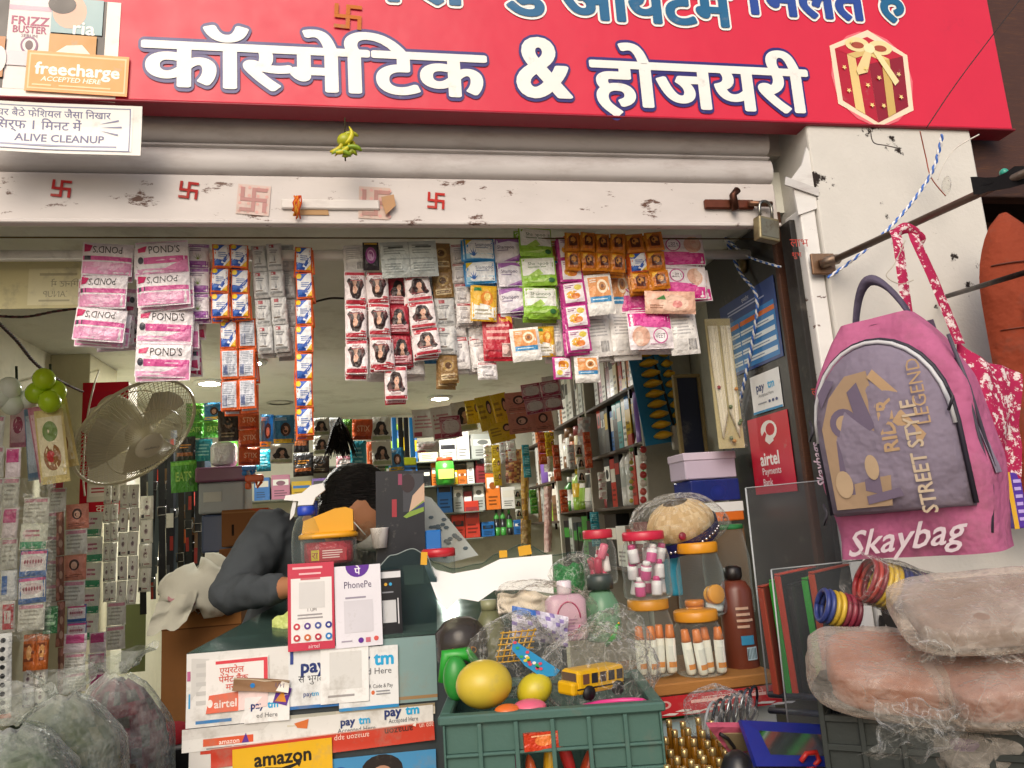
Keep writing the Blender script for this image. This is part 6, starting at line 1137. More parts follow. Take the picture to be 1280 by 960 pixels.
# blue tub, decorated cap in a bag
c, W, H = RECT(838, 680, 852, 745, 1.85); tag(MB().box((-W/2, 0, -H/2), (W/2, .05, H/2), '2f96b8', .006).build('blue_container', PLAS, None, c), 'bright blue container between the two large jars', 'container')
p = PY(850, 652, 1.86); t = thing('wrapped_turban', 'cream turban with blue beaded band wrapped in clear plastic on the jars', 'turban', p)
tr_ = MB().sheet(lambda u, v: V((.085*cos(2*pi*u)*sin(pi*(.12+.5*v))*(1+.04*sin(2*pi*u*11)), .07*sin(2*pi*u)*sin(pi*(.12+.5*v)), .055*cos(pi*(.12+.5*v))*1.1)), 66, 8, lambda u, v: random.choice(['c9ae84', 'd4bc94', 'bfa274']), wrap=True); tr_.build('pleated_crown', CLOTH, t, (0, 0, -.005), (.25, -.25, 0))
bd = MB().sheet(lambda u, v: V((.09*cos(2*pi*u), .074*sin(2*pi*u), -.03+.034*v+.01*cos(2*pi*u))), 40, 3, '252457', wrap=True); bd.build('blue_band', CLOTH, t, (.006, 0, -.018), (.3, -.3, 0))
for i in range(14): MB().ball((0, 0, 0), .004, 'd9d6dc', 8, 6).build('bead', STEEL, t, V((.006, 0, -.018))+Euler((.3, -.3, 0)).to_matrix() @ V((.093*cos(-2.4+i*.13), .077*sin(-2.4+i*.13), -.014+.01*cos(-2.4+i*.13))))
MB().ball((0, 0, 0), (.01, .006, .01), '8c1f38', 10, 8).build('red_brooch', PLAS, t, (-.028, -.074, -.034))
MB().sheet(lambda u, v: V((.125*cos(2*pi*u)*sin(pi*v)*(1+.15*nz(cos(2*pi*u)*2, sin(2*pi*u)*2, v*4)), .095*sin(2*pi*u)*sin(pi*v)*(1+.12*nz(v*3, u*7)), .068*cos(pi*v)*(1+.15*nz(u*6, v*4)))), 40, 20, 'f2f0e8', wrap=True).build('clear_bag', CRINK, t)
# shelf plank with red paper edge
a, b = PY(806, 846, 1.72), PY(968, 846, 1.72); zt = PY(880, 842, 1.76).z
pkz = thing('jar_shelf', 'brown plank shelf with torn red paper edge carrying the jars', 'shelf', (a.x, 1.70, zt))
MB().box((0, 0, -.026), (b.x-a.x, .32, -.001), 'a5713a', .003).build('plank', WOOD, pkz)
ops = [('g', .3, .45, .95, .8, 1, 'e8b4ac'), ('t', dev('अपना बेस्ट ऑफर जाने'), .62, .7, .3, 'e6c8c0', {'maxw': .6}), ('e', .1, .6, .05, .2, 'd8a8a0'), ('e', .1, .6, .03, .12, 'b8242c')]
for i in range(12): x = random.random(); y = random.uniform(.0, .35); ops.append(('p', [(x, y), (x+.06, y+.07), (x+.13, y+.03), (x+.1, y-.06), (x+.04, y-.04)], 'ded6d0'))
card('red_paper_edge', V(((b.x-a.x)/2, -.0025, -.047)), b.x-a.x, .042, 'b8242c', ops, PAPER, (0, .0, 0), pkz, .001, .001)
MB().box((.0, .03, -.9), (b.x-a.x, .3, -.028), 'c9ccc4', .003).build('front_panel', CARD, pkz)
q = MB(); draw(q, [('r', .0, .82, .4, .96, '1f7a3c'), ('p', [(.12, .6), (.2, .76), (.24, .6)], '1f7a3c'), ('r', .02, .55, .4, .8, 'b9d2d8')], b.x-a.x, .3, lambda u, v, l: V((u*(b.x-a.x), .03-l, -.328+v*.3)), .0008); q.build('panel_print', CARD, pkz)
# ================================================================== green crate of toys
YF = 1.42
c0, c1 = PY(556, 888, YF), PY(826, 888, YF); zr = (c0.z+c1.z)/2; cw = c1.x-c0.x; dp = .30; hh = .26
ck = thing('toy_crate', 'dark green plastic crate filled with toys', 'crate', (c0.x, YF+.055, zr-hh), (0, 0, radians(-11))); gc = '45655c'
def cb(name, a, b, bev=.002): MB().box(a, b, gc, bev).build(name, SOFT, ck)
cb('floor_panel', (.004, .004, 0), (cw-.004, dp-.004, .008))
for (y0, y1, nm2) in ((-.006, .012, 'front'), (dp-.012, dp+.006, 'back')):
    cb(nm2+'_rim', (-.008, y0-.004, hh-.016), (cw+.008, y1+.004, hh), .003)
    for k, z in enumerate((hh-.066, hh-.106, hh-.2)): cb(nm2+'_rail', (0, y0, z-.006), (cw, y1-.004, z), .002)
    for i in range(7): x = cw*i/6; cb(nm2+'_rib', (max(0, x-.004), y0-.002, .0), (min(cw, x+.004), y1-.006, hh-.0165), .001)
    if nm2 == 'front':
        for j, (xa, xb) in enumerate([(0, cw*.33), (cw*.67, cw)]): cb('front_panel', (xa+.004, .001, hh-.105), (xb-.004, .006, hh-.067), .0005)
        cb('front_panel', (.004, .001, hh-.0655), (cw-.004, .006, hh-.017), .0005)
        for i in range(13):
            if i in (0, 1, 11, 12): cb('slat', (cw*i/13+.001, .001, .01), (cw*(i+1)/13-.001, .006, hh-.113), .0005)
            cb('slat', (cw*i/13-.0035, .0012, .01), (cw*i/13+.0035, .0062, hh-.113), .0005)
    else: cb('back_panel', (.004, y0+.004, .01), (cw-.004, y0+.008, hh-.017), .0005)
for (x0, x1, nm2) in ((-.006, .012, 'side'), (cw-.012, cw+.006, 'side')):
    cb(nm2+'_rim', (x0-.002, .017, hh-.016), (x1+.002, dp-.017, hh-.0005), .003)
    cb(nm2+'_panel', ((x0+x1)/2-.002, .014, .0), ((x0+x1)/2+.002, dp-.014, hh-.0165), .0005)
    for i in range(1, 6): cb(nm2+'_rib', (x0, dp*i/6-.004, 0), (x1-.002, dp*i/6+.004, hh-.0166), .001)
o = MB().box((c0.x-.03, YF-.02, 0), (c1.x+.03, YF+dp+.02, zr-hh-.001), '6a5138', .004).build('wooden_stand', WOOD); tag(o, 'brown wooden stand under the toy crate', 'stand')
def toyball(x, y, wpx, hpx, Y, col, label, cat='ball', name='toy_ball', rot=0):
    p = PY(x, y, Y); s = Y*1.03/967; return tag(MB().ball((0, 0, 0), (wpx/2*s, wpx/2*s*.9, hpx/2*s), col, 22, 16).build(name, PLAS, None, p, (0, rot, 0)), label, cat)
toyball(605, 855, 66, 54, 1.52, 'c9b13a', 'large yellow toy egg in the toy crate')
toyball(668, 862, 44, 36, 1.54, 'c2b428', 'smaller yellow toy egg beside the bus', rot=-.5)
toyball(570, 848, 30, 50, 1.6, '2c8a34', 'dark green toy ball at the left edge of the crate')
toyball(662, 884, 40, 18, 1.48, 'd8627c', 'pink toy ball half sunk in the toy crate')
toyball(634, 888, 30, 14, 1.47, 'd86a2c', 'orange toy half hidden under the yellow egg')
p = PY(566, 832, 1.63); tag(MB().tube([p+V((-.02, 0, -.03)), p+V((-.01, 0, .02)), p+V((.03, 0, .02)), p+V((.05, .0, 0))], [.012, .016, .014, .008], '2a9a30', 10).build('green_toy', PLAS), 'bright green toy handle behind the yellow egg', 'toy')
for i in range(22):
    cc = random.choice(['c8502a', 'e0b02a', 'd23a3a', '2c9a4a', 'c83a8c', 'e8e4dc', 'e06a3a'])
    x = c0.x+.03+(i % 11)*(cw-.06)/10; t_o = MB().ball((0, 0, 0), (.012, .018, .05), cc, 10, 8).build('small_toy', PLAS, None, (x, YF+.035+.05*(i//11), zr-.2+.02*(i % 3)+.06*(i//11)), (0, random.uniform(-.4, .4), 0)); tag(t_o, '%s small toy in the %s row inside the toy crate' % (nm[i % 11], 'front' if i < 11 else 'rear'), 'toy', 'small toys inside the crate')
o = pcard('orange_toy_pack', 655, 912, 742, 934, YF+.022, 'c83c1e', [('e', 680, 922, 12, 7, 'e07a3a'), ('r', 700, 924, 735, 927, 'e8dcd0'), ('g', 664, 914, 700, 918, 1, 'f0b080')], mt=FILM, th=.01); tag(o, 'orange packet showing through the opening of the toy crate', 'packet')
# toy bus
p = PY(705, 880, 1.50); sb = 1.55/967; bus = thing('toy_bus', 'yellow toy bus wrapped in clear plastic on the toy crate', 'toy bus', PY(742, 868, 1.52), (.02, .05, .5))
BW, BL, BH = .05, .125, .052
MB().box((-BL/2, -BW/2, .008), (BL/2, BW/2, BH), 'd9a812', .007).build('body', PLAS, bus)
MB().box((-BL/2-.012, -BW/2+.003, .008), (-BL/2+.004, BW/2-.003, BH*.62), 'd9a812', .005).build('bonnet', PLAS, bus)
MB().box((-BL/2-.001, -BW/2+.006, BH*.5), (-BL/2+.0005, BW/2-.006, BH*.9), '5a4a44').build('windscreen', CARD, bus)
for i in range(5): MB().box((-BL/2+.012+i*.0225, -BW/2-.0008, BH*.52), (-BL/2+.028+i*.0225, -BW/2+.0005, BH*.86), ['6a4a3c', '2c2c30', '4a3a34', '2c2c30', '3a3230'][i]).build('window', CARD, bus)
for x in (-BL*.3, BL*.32):
    wh = MB().lathe([(.001, -.006), (.012, -.006), (.0135, -.003), (.0135, .004)], '17171a', 16, Matrix.Rotation(pi/2, 4, 'X')).build('wheel', SOFT, bus, (x, -BW/2-.001, .011)); MB().lathe([(.001, -.0075), (.006, -.007)], '9a9a9c', 12, Matrix.Rotation(pi/2, 4, 'X'), cap=False).build('hub_cap', PLAS, wh)
MB().box((-BL/2-.004, -BW/2-.0012, .018), (BL/2, -BW/2-.0002, .0205), '2a2420').build('side_stripe', PLAS, bus)
def rdg(a, b, c): return .6*(.5-abs(nz(a, b, c)))+.4*(.5-abs(nz(a*2.3+5, b*2.3, c*2.3)))
def wrapbag(x, y, wpx, hpx, Y, label, name='clear_toy_bag', mt=CRINK, dep=.6, amp=.3, seed=0, col='f2f2ee', tilt=0):
    p = PY(x, y, Y); s = Y*1.03/967; a_, b_ = wpx/2*s, hpx/2*s
    mb = MB().sheet(lambda u, v: V((a_*cos(2*pi*u)*sin(pi*v)*(1+amp*(nz(cos(2*pi*u)*1.7+seed, sin(2*pi*u)*1.7, v*3)+.9*rdg(cos(2*pi*u)*3+seed, sin(2*pi*u)*3, v*5)-.3)), a_*dep*sin(2*pi*u)*sin(pi*v)*(1+amp*nz(v*3+seed, u*6)), -b_*cos(pi*v)*(1+amp*(nz(cos(2*pi*u)*2+seed, sin(2*pi*u)*2, v*3+4)+rdg(cos(2*pi*u)*4, sin(2*pi*u)*4+seed, v*6)-.3)))), 60, 36, col, wrap=True)
    return tag(mb.build(name, mt, None, p, (0, tilt, 0)), label, 'plastic bag')
wrapbag(750, 845, 150, 110, 1.55, 'crinkled clear bag around the toy bus', seed=3, dep=.5)
# blue party-hat shaped toy pack with fish print and yellow grid
mb = MB(); fanp = [PY(x, y, 1.53) for x, y in [(642, 800), (700, 838), (694, 845), (676, 846), (656, 832), (640, 812)]]; mb.add(fanp+[q_+V((0, .004, 0)) for q_ in fanp], [tuple(range(6)), tuple(range(11, 5, -1))], '2a8cc0')
for i in range(16): q_ = fanp[0].lerp(fanp[2], random.random()).lerp(fanp[4], random.random()*.7)+V((0, -.002, 0)); mb.add([q_+V((.004*cos(k*1.05), 0, .003*sin(k*1.05))) for k in range(6)], [tuple(range(6))], random.choice(['d9c43a', 'e2e6e0', '3aa05a', 'd0485a']))
tag(mb.build('printed_toy_card', CARD), 'blue printed toy card with small bright shapes in the crate', 'toy card')
gr = thing('yellow_toy_basket', 'yellow lattice toy basket behind the large yellow egg', 'toy basket', PY(638, 808, 1.58))
for i in range(6):
    MB().tube([(-.03+i*.011, 0, -.03), (-.012+i*.013, .0, .03)], .0016, 'c99a1c', 5).build('lattice_bar', PLAS, gr); MB().tube([(-.034+i*.003, -.002, -.028+i*.011), (.04+i*.003, -.002, -.028+i*.011)], .0016, 'c99a1c', 5).build('lattice_bar', PLAS, gr)
wrapbag(648, 815, 110, 84, 1.6, 'crinkled clear bag around the printed toy card', seed=9, dep=.4, tilt=.4)
pb_ = thing('pink_basket', 'bright pink plastic basket at the front of the toy crate', 'basket', PY(768, 890, 1.46)); MB().tube([(.06*cos(a), .03*sin(a), .012) for a in [i*pi/12 for i in range(25)]], .005, 'd83a86', 8).build('rim', PLAS, pb_); MB().sheet(lambda u, v: V((.058*cos(2*pi*u)*(.7+.3*v), .029*sin(2*pi*u)*(.7+.3*v), -.035+.045*v)), 28, 3, 'cf3480', wrap=True).build('bowl', PLAS, pb_)
for i in range(5): MB().box((-.05+i*.022, -.0315, -.02), (-.045+i*.022, -.0295, .012), 'e86aa6').build('slot_bar', PLAS, pb_)
wrapbag(690, 760, 130, 60, 1.72, 'milky plastic bag draped behind the toys', 'pale_plastic_bag', CRINK, .3, .3, 5, 'e6dccf', .3)
o = MB().sheet(lambda u, v: PY(622+78*u, 742-14*sin(pi*u*.8)+30*v*(1-.4*u)+18*u, 1.9)+V((0, -.03*sin(pi*u)+.02*nz(u*5, v*5), .01*nz(u*6, v*3))), 16, 8, 'e2d6c4'); tag(o.build('cream_cloth', CLOTH), 'crumpled cream wrapper lying before the white reflection sheet', 'wrapper')
# bottles behind the toys
t = thing('pink_flat_bottle', 'flat pink shampoo bottle with drawn ring behind the toys', 'bottle', PY(710, 800, 1.72)); s = 1.78/967
MB().lathe([(22*s, 0), (24*s, .006), (24*s, 46*s), (18*s, 52*s), (8*s, 53*s)], 'c8a4b4', 28, sq=4, M=Matrix.Diagonal((1, .55, 1, 1))).build('body', PLAS, t); MB().lathe([(8*s, 53*s), (9*s, 56*s), (9*s, 68*s), (7*s, 69*s)], 'd8ccd2', 16).build('cap', PLAS, t)
MB().tube([(14*s*cos(a), -13.6*s, (26+19*sin(a))*s) for a in [i*pi/14 for i in range(27)]], .0016, 'b03a66', 6).build('ring_print', CARD, t); q = MB(); draw(q, [('g', .2, .1, .8, .6, 6, 'a8809a')], 40*s, 44*s, lambda u, v, l: V(((u-.5)*40*s, -13.7*s-l, v*44*s)), .0005); q.build('print', CARD, t)
t = thing('green_pump_bottle', 'pale green bottle with black ring behind the toys', 'bottle', PY(756, 800, 1.74)); MB().lathe([(20*s, 0), (22*s, .005), (22*s, 40*s), (14*s, 56*s), (9*s, 60*s)], '7fae8c', 24).build('body', mat('green_clear_plastic', rough=.15, alpha=.55, tint='b8e0c4'), t); MB().lathe([(16*s, 60*s), (16*s, 76*s), (13*s, 78*s)], '3a4440', 18).build('cap', PLAS, t)
t = thing('dark_squat_bottle', 'squat dark bottle printed LOAD behind the yellow egg', 'bottle', PY(578, 826, 1.78)); MB().lathe([(28*s, 0), (31*s, .006), (31*s, 34*s), (20*s, 46*s), (12*s, 50*s)], '4a4440', 24).build('body', mat('smoky_plastic', rough=.15, alpha=.6, tint='b0a89c'), t); MB().text('LOAD', 0, 16*s, 8*s, 'b0762a', surf=lambda x, z, y: V((31.5*s*sin(x/(31*s)), -31.5*s*cos(x/(31*s))-y, z))).build('print', CARD, t)
t = thing('olive_bottle', 'olive green bottle beside the squat dark bottle', 'bottle', PY(615, 826, 1.8)); MB().lathe([(16*s, 0), (18*s, .005), (18*s, 42*s), (9*s, 60*s)], '6a6c4c', 20).build('body', PLAS, t); MB().lathe([(10*s, 60*s), (10*s, 72*s)], '8a8c6a', 14).build('cap', PLAS, t)
t = thing('red_lid_container', 'clear container with red lid behind the wavy screen', 'container', PY(550, 728, 2.1)); s2 = 2.15/967; MB().lathe([(17*s2, 0), (19*s2, .004), (19*s2, 30*s2)], 'ccd4d2', 20, cap=False).build('body', CLEAR, t); MB().lathe([(20*s2, 30*s2), (20*s2, 38*s2), (18*s2, 39.5*s2)], 'c02a34', 22).build('lid', PLAS, t)
tag(MB().sheet(lambda u, v: PY(692+40*u, 704+34*v, 1.84)+V((0, -.03*sin(pi*u), .012*nz(u*4, v*4))), 10, 8, '1f7a3a').build('green_packet', FILM), 'crumpled bright green packet left of the red lidded jars', 'packet')
wrapbag(722, 718, 70, 46, 1.82, 'clear crumpled bag over the green packet', 'clear_wrap', seed=12, dep=.3)
mb = MB().tube([PY(758, 806, 1.62), PY(768, 795, 1.6), PY(772, 782, 1.6), PY(765, 790, 1.61)], .005, '2fae3c', 8); mb.tube([PY(760, 804, 1.615), PY(774, 778, 1.6)], .002, 'd8a02a', 6); tag(mb.build('green_hanger_toy', PLAS), 'small bright green plastic toy in a bag above the bus', 'toy')
tag(MB().sheet(lambda u, v: PY(640+70*u, 757+14*u+38*v, 1.66)+V((0, -.025*sin(pi*u)*sin(pi*v)+.01*nz(u*4, v*4), 0)), 12, 8, lambda u, v: '3a6ab4' if v < .25 and u < .4 else ('8a7ab0' if (int(u*18)+int(v*8)) % 4 == 0 else 'c9c4d2')).build('lilac_packet', FILM), 'lilac and white patterned packet slanting behind the toys', 'packet')
wrapbag(770, 800, 90, 70, 1.64, 'crinkled clear bag above the bus', 'clear_wrap', seed=17, dep=.4)
# ================================================================== left plastic bags full of clothes
def sackbag(x, y, wpx, hpx, Y, inner, label, seed, mt=HAZY):
    p = PY(x, y, Y); s = Y*1.03/967; a_, b_ = wpx/2*s, hpx*s
    t = thing('plastic_sack', label, 'plastic bag', p)
    def f(k): return lambda u, v: V((k*a_*cos(2*pi*u)*(.2+.8*min(1, (v*2.6))**.6)*(1+.14*nz(cos(2*pi*u)*2+seed, sin(2*pi*u)*2, v*2.5)), k*a_*.8*sin(2*pi*u)*(.2+.8*min(1, v*2.6)**.6), -b_*v*k-(1-k)*b_*.25+.012*nz(u*8+seed, v*6)))
    MB().sheet(f(.86), 30, 14, lambda u, v: random.choice(inner), wrap=True).build('folded_clothes', CLOTH, t)
    MB().sheet(f(1), 36, 16, 'dfe2dc', wrap=True).build('clear_bag', mt, t)
    MB().sheet(lambda u, v: V(((.02+.05*v)*cos(2*pi*u)*(1+.5*nz(u*9+seed, v*4)), (.015+.03*v)*sin(2*pi*u), .0+.05*v*(1+.6*nz(u*7, seed)))), 22, 5, 'e6e9e4', wrap=True).build('knotted_neck', mt, t)
sackbag(14, 905, 130, 120, 1.62, ['5c6a52', '66705a', '525c4a'], 'knotted plastic sack of greenish cloth at the lower left corner', 1)
sackbag(80, 868, 125, 140, 1.75, ['6a7058', '7a7a62', '5c644e'], 'knotted plastic sack of olive cloth, middle of the three sacks', 4)
sackbag(148, 842, 115, 170, 1.95, ['5c1f2c', '6b2432', '4a1824', '403a34'], 'knotted plastic sack of maroon cloth beside the counter', 7)
o = MB().box((-1.05, 1.5, 0), (-.5, 2.15, PY(72, 985, 1.75).z), '55463a', .005).build('sack_bench', WOOD); tag(o, 'low brown bench under the plastic sacks', 'bench')
# ================================================================== right-hand side: pole and hanging bags
A_, B_ = PY(1030, 330, 1.69), PY(1228, 240, 1.32); C_ = PY(1300, 208, 1.18)
t = thing('wall_pole', 'rusty steel pole sticking out of the white pillar', 'pole', A_)
MB().tube([(0, .02, 0), tuple(B_-A_), tuple(C_-A_)], .0085, '6d6157', 12).build('pole', METAL, t)
MB().box((-.03, .004, -.025), (.035, .012, .03), '9a7a60', .002).build('wall_plate', METAL, t)
MB().tube([(-.01, .0, .0), (.012, -.02, .004), (.03, -.012, .008)], .013, '8a7868', 10).build('clamp', METAL, t)
q = PY(1250, 228, 1.27)-A_
MB().sheet(lambda u, v: q+V((-.05+.13*u, -.012+.03*cos(6*u), .02-.035*v-.02*sin(u*3)+.03*u+.012*nz(u*5, v*4))), 12, 6, '1d1c1e').build('black_cloth_wrap', CLOTH, t)
MB().ball(tuple(PY(1255, 216, 1.27)-A_), .009, '2f9a86', 10, 8).build('green_knob', PLAS, t)
A2, B2 = PY(1178, 372, 1.69), PY(1300, 335, 1.2)
o = MB().tube([A2, B2], .006, '2a2422', 10).build('thin_rod', METAL); tag(o, 'thin dark rod below the steel pole, behind the pink backpack', 'rod')
# patterned tote with long straps
tot = mat('floral_print_cloth', rough=.9, spec=.1, colour='a82a52', dirt=.36, dscale=60, dcol='dccfce', sharp=.03, noisecol=.08, bump=.3, bscale=20)
t = thing('patterned_tote', 'magenta and white patterned cloth tote hanging behind the pink backpack', 'tote bag', PY(1240, 420, 1.42))
def tp(x, y, Y): return PY(x, y, Y)-PY(1240, 420, 1.42)
for k, (xa, xb, xc) in enumerate([(1118, 1128, 1140), (1140, 1165, 1200)]):
    pts = [tp(xa, 288, 1.47), tp(xa+4, 300, 1.44), tp(xb, 345, 1.43), tp(xc, 430, 1.43)]
    MB().sheet(lambda u, v: V(pts[min(int(v*3), 2)]).lerp(V(pts[min(int(v*3)+1, 3)]), v*3-min(int(v*3), 2))+V(((u-.5)*.026, -.004*sin(pi*u), 0)), 3, 18, 'a82a52').build('strap', tot, t)
MB().sheet(lambda u, v: tp(1112+40*u, 292-14*sin(pi*u), 1.46)+V((0, -.012*sin(pi*v), -.026*v)), 12, 3, 'a82a52').build('strap_loop', tot, t)
MB().sheet(lambda u, v: tp(1196+80*u, 424+(50*u+(180-50*u)*v)+6*sin(u*5), 1.45)+V((0, -.035*sin(pi*min(1, u*1.3))*sin(pi*v)**.5+.012*nz(u*4, v*4), 0)), 18, 18, 'a82a52').build('bag_body', tot, t)
wire('thin_string', [PY(1132, 300, 1.42), PY(1118, 330, 1.42), PY(1108, 345, 1.42), PY(1125, 355, 1.42), PY(1142, 350, 1.41)], .001, 'b8b0a0', 'thin pale string looping from the tote strap')
# orange backpack at the edge
t = thing('orange_backpack', 'rust orange backpack cut by the edge of the picture', 'backpack', PY(1278, 400, 1.56))
s = 1.75/967
def op(u, v): a = pi*(1+u); return V((58*s*cos(a)*(1-.12*(2*v-1)**4)*sin(min(1, v*3.2+.01)*pi/2)**.55, 40*s*sin(a)*sin(min(1, v*3+.03)*pi/2)**.6, (150-400*v)*s))
MB().sheet(op, 24, 22, '8c3d26').build('body', NYLON, t)
MB().sheet(lambda u, v: V((-34*s+62*s*u, -43*s-.014*sin(pi*u)*sin(pi*v), (10-200*v)*s)), 10, 12, '823520').build('front_pocket', NYLON, t)
MB().tube([(-34*s+x*s, -46*s, (12-z)*s) for x, z in [(0, 60), (4, 20), (16, 4), (40, 0), (62, 2)]], .002, '5a2416', 6).build('pocket_zip', SOFT, t)
MB().tube([op(u, .2)+V((0, -.004, 0)) for u in [i/16 for i in range(2, 15)]], .002, '5e2818', 6).build('main_zip', SOFT, t)
MB().tube([op(u, .42)+V((0, -.004, 0)) for u in [i/16 for i in range(2, 15)]], .0015, '6b2e1c', 6).build('seam', SOFT, t)
for i, (x0, y0, x1, y1, Y, c1, l) in enumerate([(1212, 250, 1232, 330, 1.78, '4a2c8c', 'purple and yellow pen box upright beside the dark door'), (1262, 590, 1282, 660, 1.45, '51309a', 'purple box lowest at the edge behind the pink backpack')]):
    bxpx('purple_box', x0, y0, x1, y1, Y, .04, c1, l, 'box', CARD, [('r', 0, 0, .3, 1, 'd8a82a'), ('g', .4, .1, .9, .9, 6, 'b8a4e0')])
bxpx('wall_note', 1196, 236, 1212, 282, 1.8, .01, 'd6dcdc', 'white paper stuck on the dark door frame', 'paper', PAPER)
# pink backpack
bp = thing('pink_backpack', 'dusty pink school backpack with grey printed front hanging from the pole', 'backpack', PY(1158, 690, 1.2), (.05, -.03, radians(-56)))
W, H, D = .265, .41, .14; PK = 'b8668c'; GY = '857b8c'
def se(u, n): c, s_ = cos(u), sin(u); return (abs(c)**n)*(1 if c >= 0 else -1), (abs(s_)**n)*(1 if s_ >= 0 else -1)
def body(u, v, k=1):
    a, b = se(2*pi*u, .42); z = H*v; w_ = (1-.08*v)*(1-max(0, (v-.55)/.45)**2.6*.52); d_ = (1-.1*v)*(1-max(0, (v-.6)/.4)**2*.55); bulge = 1+.03*sin(pi*v)
    q_ = V((W/2*a*w_*bulge, D/2*b*d_, z)); return q_+V((nz(q_.x*9, q_.y*9, z*9)*.012, nz(q_.x*8+3, q_.y*8, z*11)*.016+.012*(.35-abs(nz(q_.x*14, q_.y*9, z*17+3)))+nz(q_.x*22, q_.y*20, z*26)*.004, .0))
mb = MB().sheet(body, 56, 30, PK, wrap=True); mb.add([body(i/56, 0) for i in range(56)], [tuple(range(56))[::-1]], shade(PK, .8)); mb.add([body(i/56, 1) for i in range(56)], [tuple(range(56))], GY); mb.build('main_compartment', NYLON, bp)
FD = -D/2
def arch(k=0):        # outline of the front pocket, x,z
    w_ = W*.415-k; pts = [(-w_-.0, .075+k)]
    pts += [(-w_, .075+.13)]+[(-w_*cos(a), .205+(.155-k)*sin(a)**.9) for a in [i*pi/16 for i in range(1, 16)]]+[(w_, .205), (w_, .075+k)]
    return pts
def pocket(k, y0, y1, col, name, mt=NYLON):
    o_ = arch(k); cx = 0; cz = .2; n = len(o_); mb = MB(); rings = []
    for r, y in [(1, y0), (1, y0+(y1-y0)*.5), (.94, y1), (.5, y1-.012), (.05, y1-.016)]: rings.append([(x*r, y+.004*nz(x*14, (z)*14, y*40), cz+(z-cz)*r) for x, z in o_])
    vs_ = sum(rings, []); fs = [(q_*n+i, q_*n+(i+1) % n, (q_+1)*n+(i+1) % n, (q_+1)*n+i) for q_ in range(4) for i in range(n)]; fs.append(tuple(4*n+i for i in range(n)))
    mb.add(vs_, fs, col, True); return mb.build(name, mt, bp)
pocket(0, FD+.02, FD-.03, GY, 'front_pocket')
mb = MB().tube([(x*1.005, FD-.018, z) for x, z in arch()[1:-1]], .0035, 'c9c9cc', 6); mb.build('zip_tape', SOFT, bp)
mb = MB().tube([(x*1.03, FD-.010, z+.004) for x, z in arch()[:]], .004, '2a2733', 6); mb.build('zip_piping', SOFT, bp)
# print on the pocket
ops = []; tan = 'b89a78'
FX, FZ, FW, FH = -W*.345, .088, W*.69, .235
ops += [('p', [(.0, .0), (.5, .0), (.56, .3), (.52, .8), (.5, .97), (.3, .96), (.12, .82), (.0, .6)], 'a58c72')]
ops2 = [('t', 'RIDER', .6, .56, .1, tan, {'rot': pi/2, 'bold': .03}), ('t', 'STREET STYLE', .8, .32, .1, 'c6b49c', {'rot': pi/2, 'bold': .02, 'maxw': 1.0}), ('t', 'LEGEND', .9, .76, .09, tan, {'rot': pi/2, 'maxw': .6})]
ops += [('p', [(.08, .1), (.2, .1), (.24, .5), (.12, .5)], '6f6478'), ('p', [(.3, .12), (.44, .08), (.46, .4), (.34, .44)], '74687c'), ('e', .22, .62, .13, .11, '6f6478'), ('e', .22, .62, .07, .06, 'b39a7e'), ('p', [(.36, .5), (.5, .56), (.4, .9), (.3, .84)], '6f6478'), ('p', [(.52, .7), (.84, .4), (.9, .46), (.6, .82)], tan), ('p', [(.5, .92), (.7, .72), (.74, .78), (.56, .97)], tan), ('p', [(.04, .76), (.2, .94), (.12, .96), (.02, .86)], '6f6478'), ('p', [(.3, .02), (.62, .06), (.6, .12), (.3, .08)], '74687c'), ('e', .12, .18, .08, .1, 'b9a184'), ('e', .4, .28, .06, .09, 'b9a184')]
ops += ops2
q = MB(); draw(q, ops, FW, FH, lambda u, v, l: V((FX+u*FW, FD-.0335-l-.006*(1-(2*u-1)**2)*(1-(2*v-1)**2)-.004, FZ+v*FH*.98)), .0006, .0002); q.build('pocket_print', CLOTH, bp)
q = MB(); q.text('Skaybag', 0, .036, .042, 'd8c9d0', maxw=W*.74, bold=.012, ital=.45, surf=lambda x, z, y: V((x, FD-.012-y, z+x*.08))); q.build('brand_lettering', CLOTH, bp)
q = MB(); q.text('Skaybags', 0, 0, .016, 'cdb6c6', bold=.02, ital=.3, rot=pi/2, surf=lambda x, z, y: V((x-W*.465, FD-.006-y, z+.17))); q.build('side_lettering', CLOTH, bp)
# side: zip, mesh, base, straps, handle
MB().tube([(W*.44, FD+.02, .03), (W*.485, FD+.03, .1), (W*.47, FD+.032, .22), (W*.43, FD+.035, .31)], .004, '3a3644', 6).build('side_piping', SOFT, bp)
MB().sheet(lambda u, v: V((W*.505-.028*v-.02*v*v, FD+.035+.035*u, .12+.24*v))+V((.004, 0, 0)), 3, 10, '8f8496').build('side_zip_flap', NYLON, bp)
MB().tube([(W*.44, -.045, .35), (W*.475, -.03, .26), (W*.505, -.025, .13)], .0035, '4a4654', 6).build('side_zip', SOFT, bp)
for k, (x, z) in enumerate([(W*.43, .26), (-W*.43, .245), (-W*.44, .1)]):
    MB().tube([(x, FD-.03, z), (x+.006, FD-.036, z-.015), (x-.004, FD-.036, z-.035), (x+.004, FD-.034, z-.02), (x, FD-.03, z)], .0025, '2a2730', 6).build('zip_pull', SOFT, bp)
MB().sheet(lambda u, v: V(((-.05+.1*u), .02-.02*sin(pi*u), H-.012+.085*sin(pi*u)**.8))+V((0, .016*cos(2*pi*v), .01*sin(2*pi*v))), 18, 8, '5c5468').build('grab_handle', NYLON, bp)
for sgn in (-1, 1): MB().sheet(lambda u, v: V((sgn*(.05+.02*u), D/2-.005+.05*sin(pi*v), H*.97-.36*v)), 2, 12, '6a6076').build('shoulder_strap', NYLON, bp)
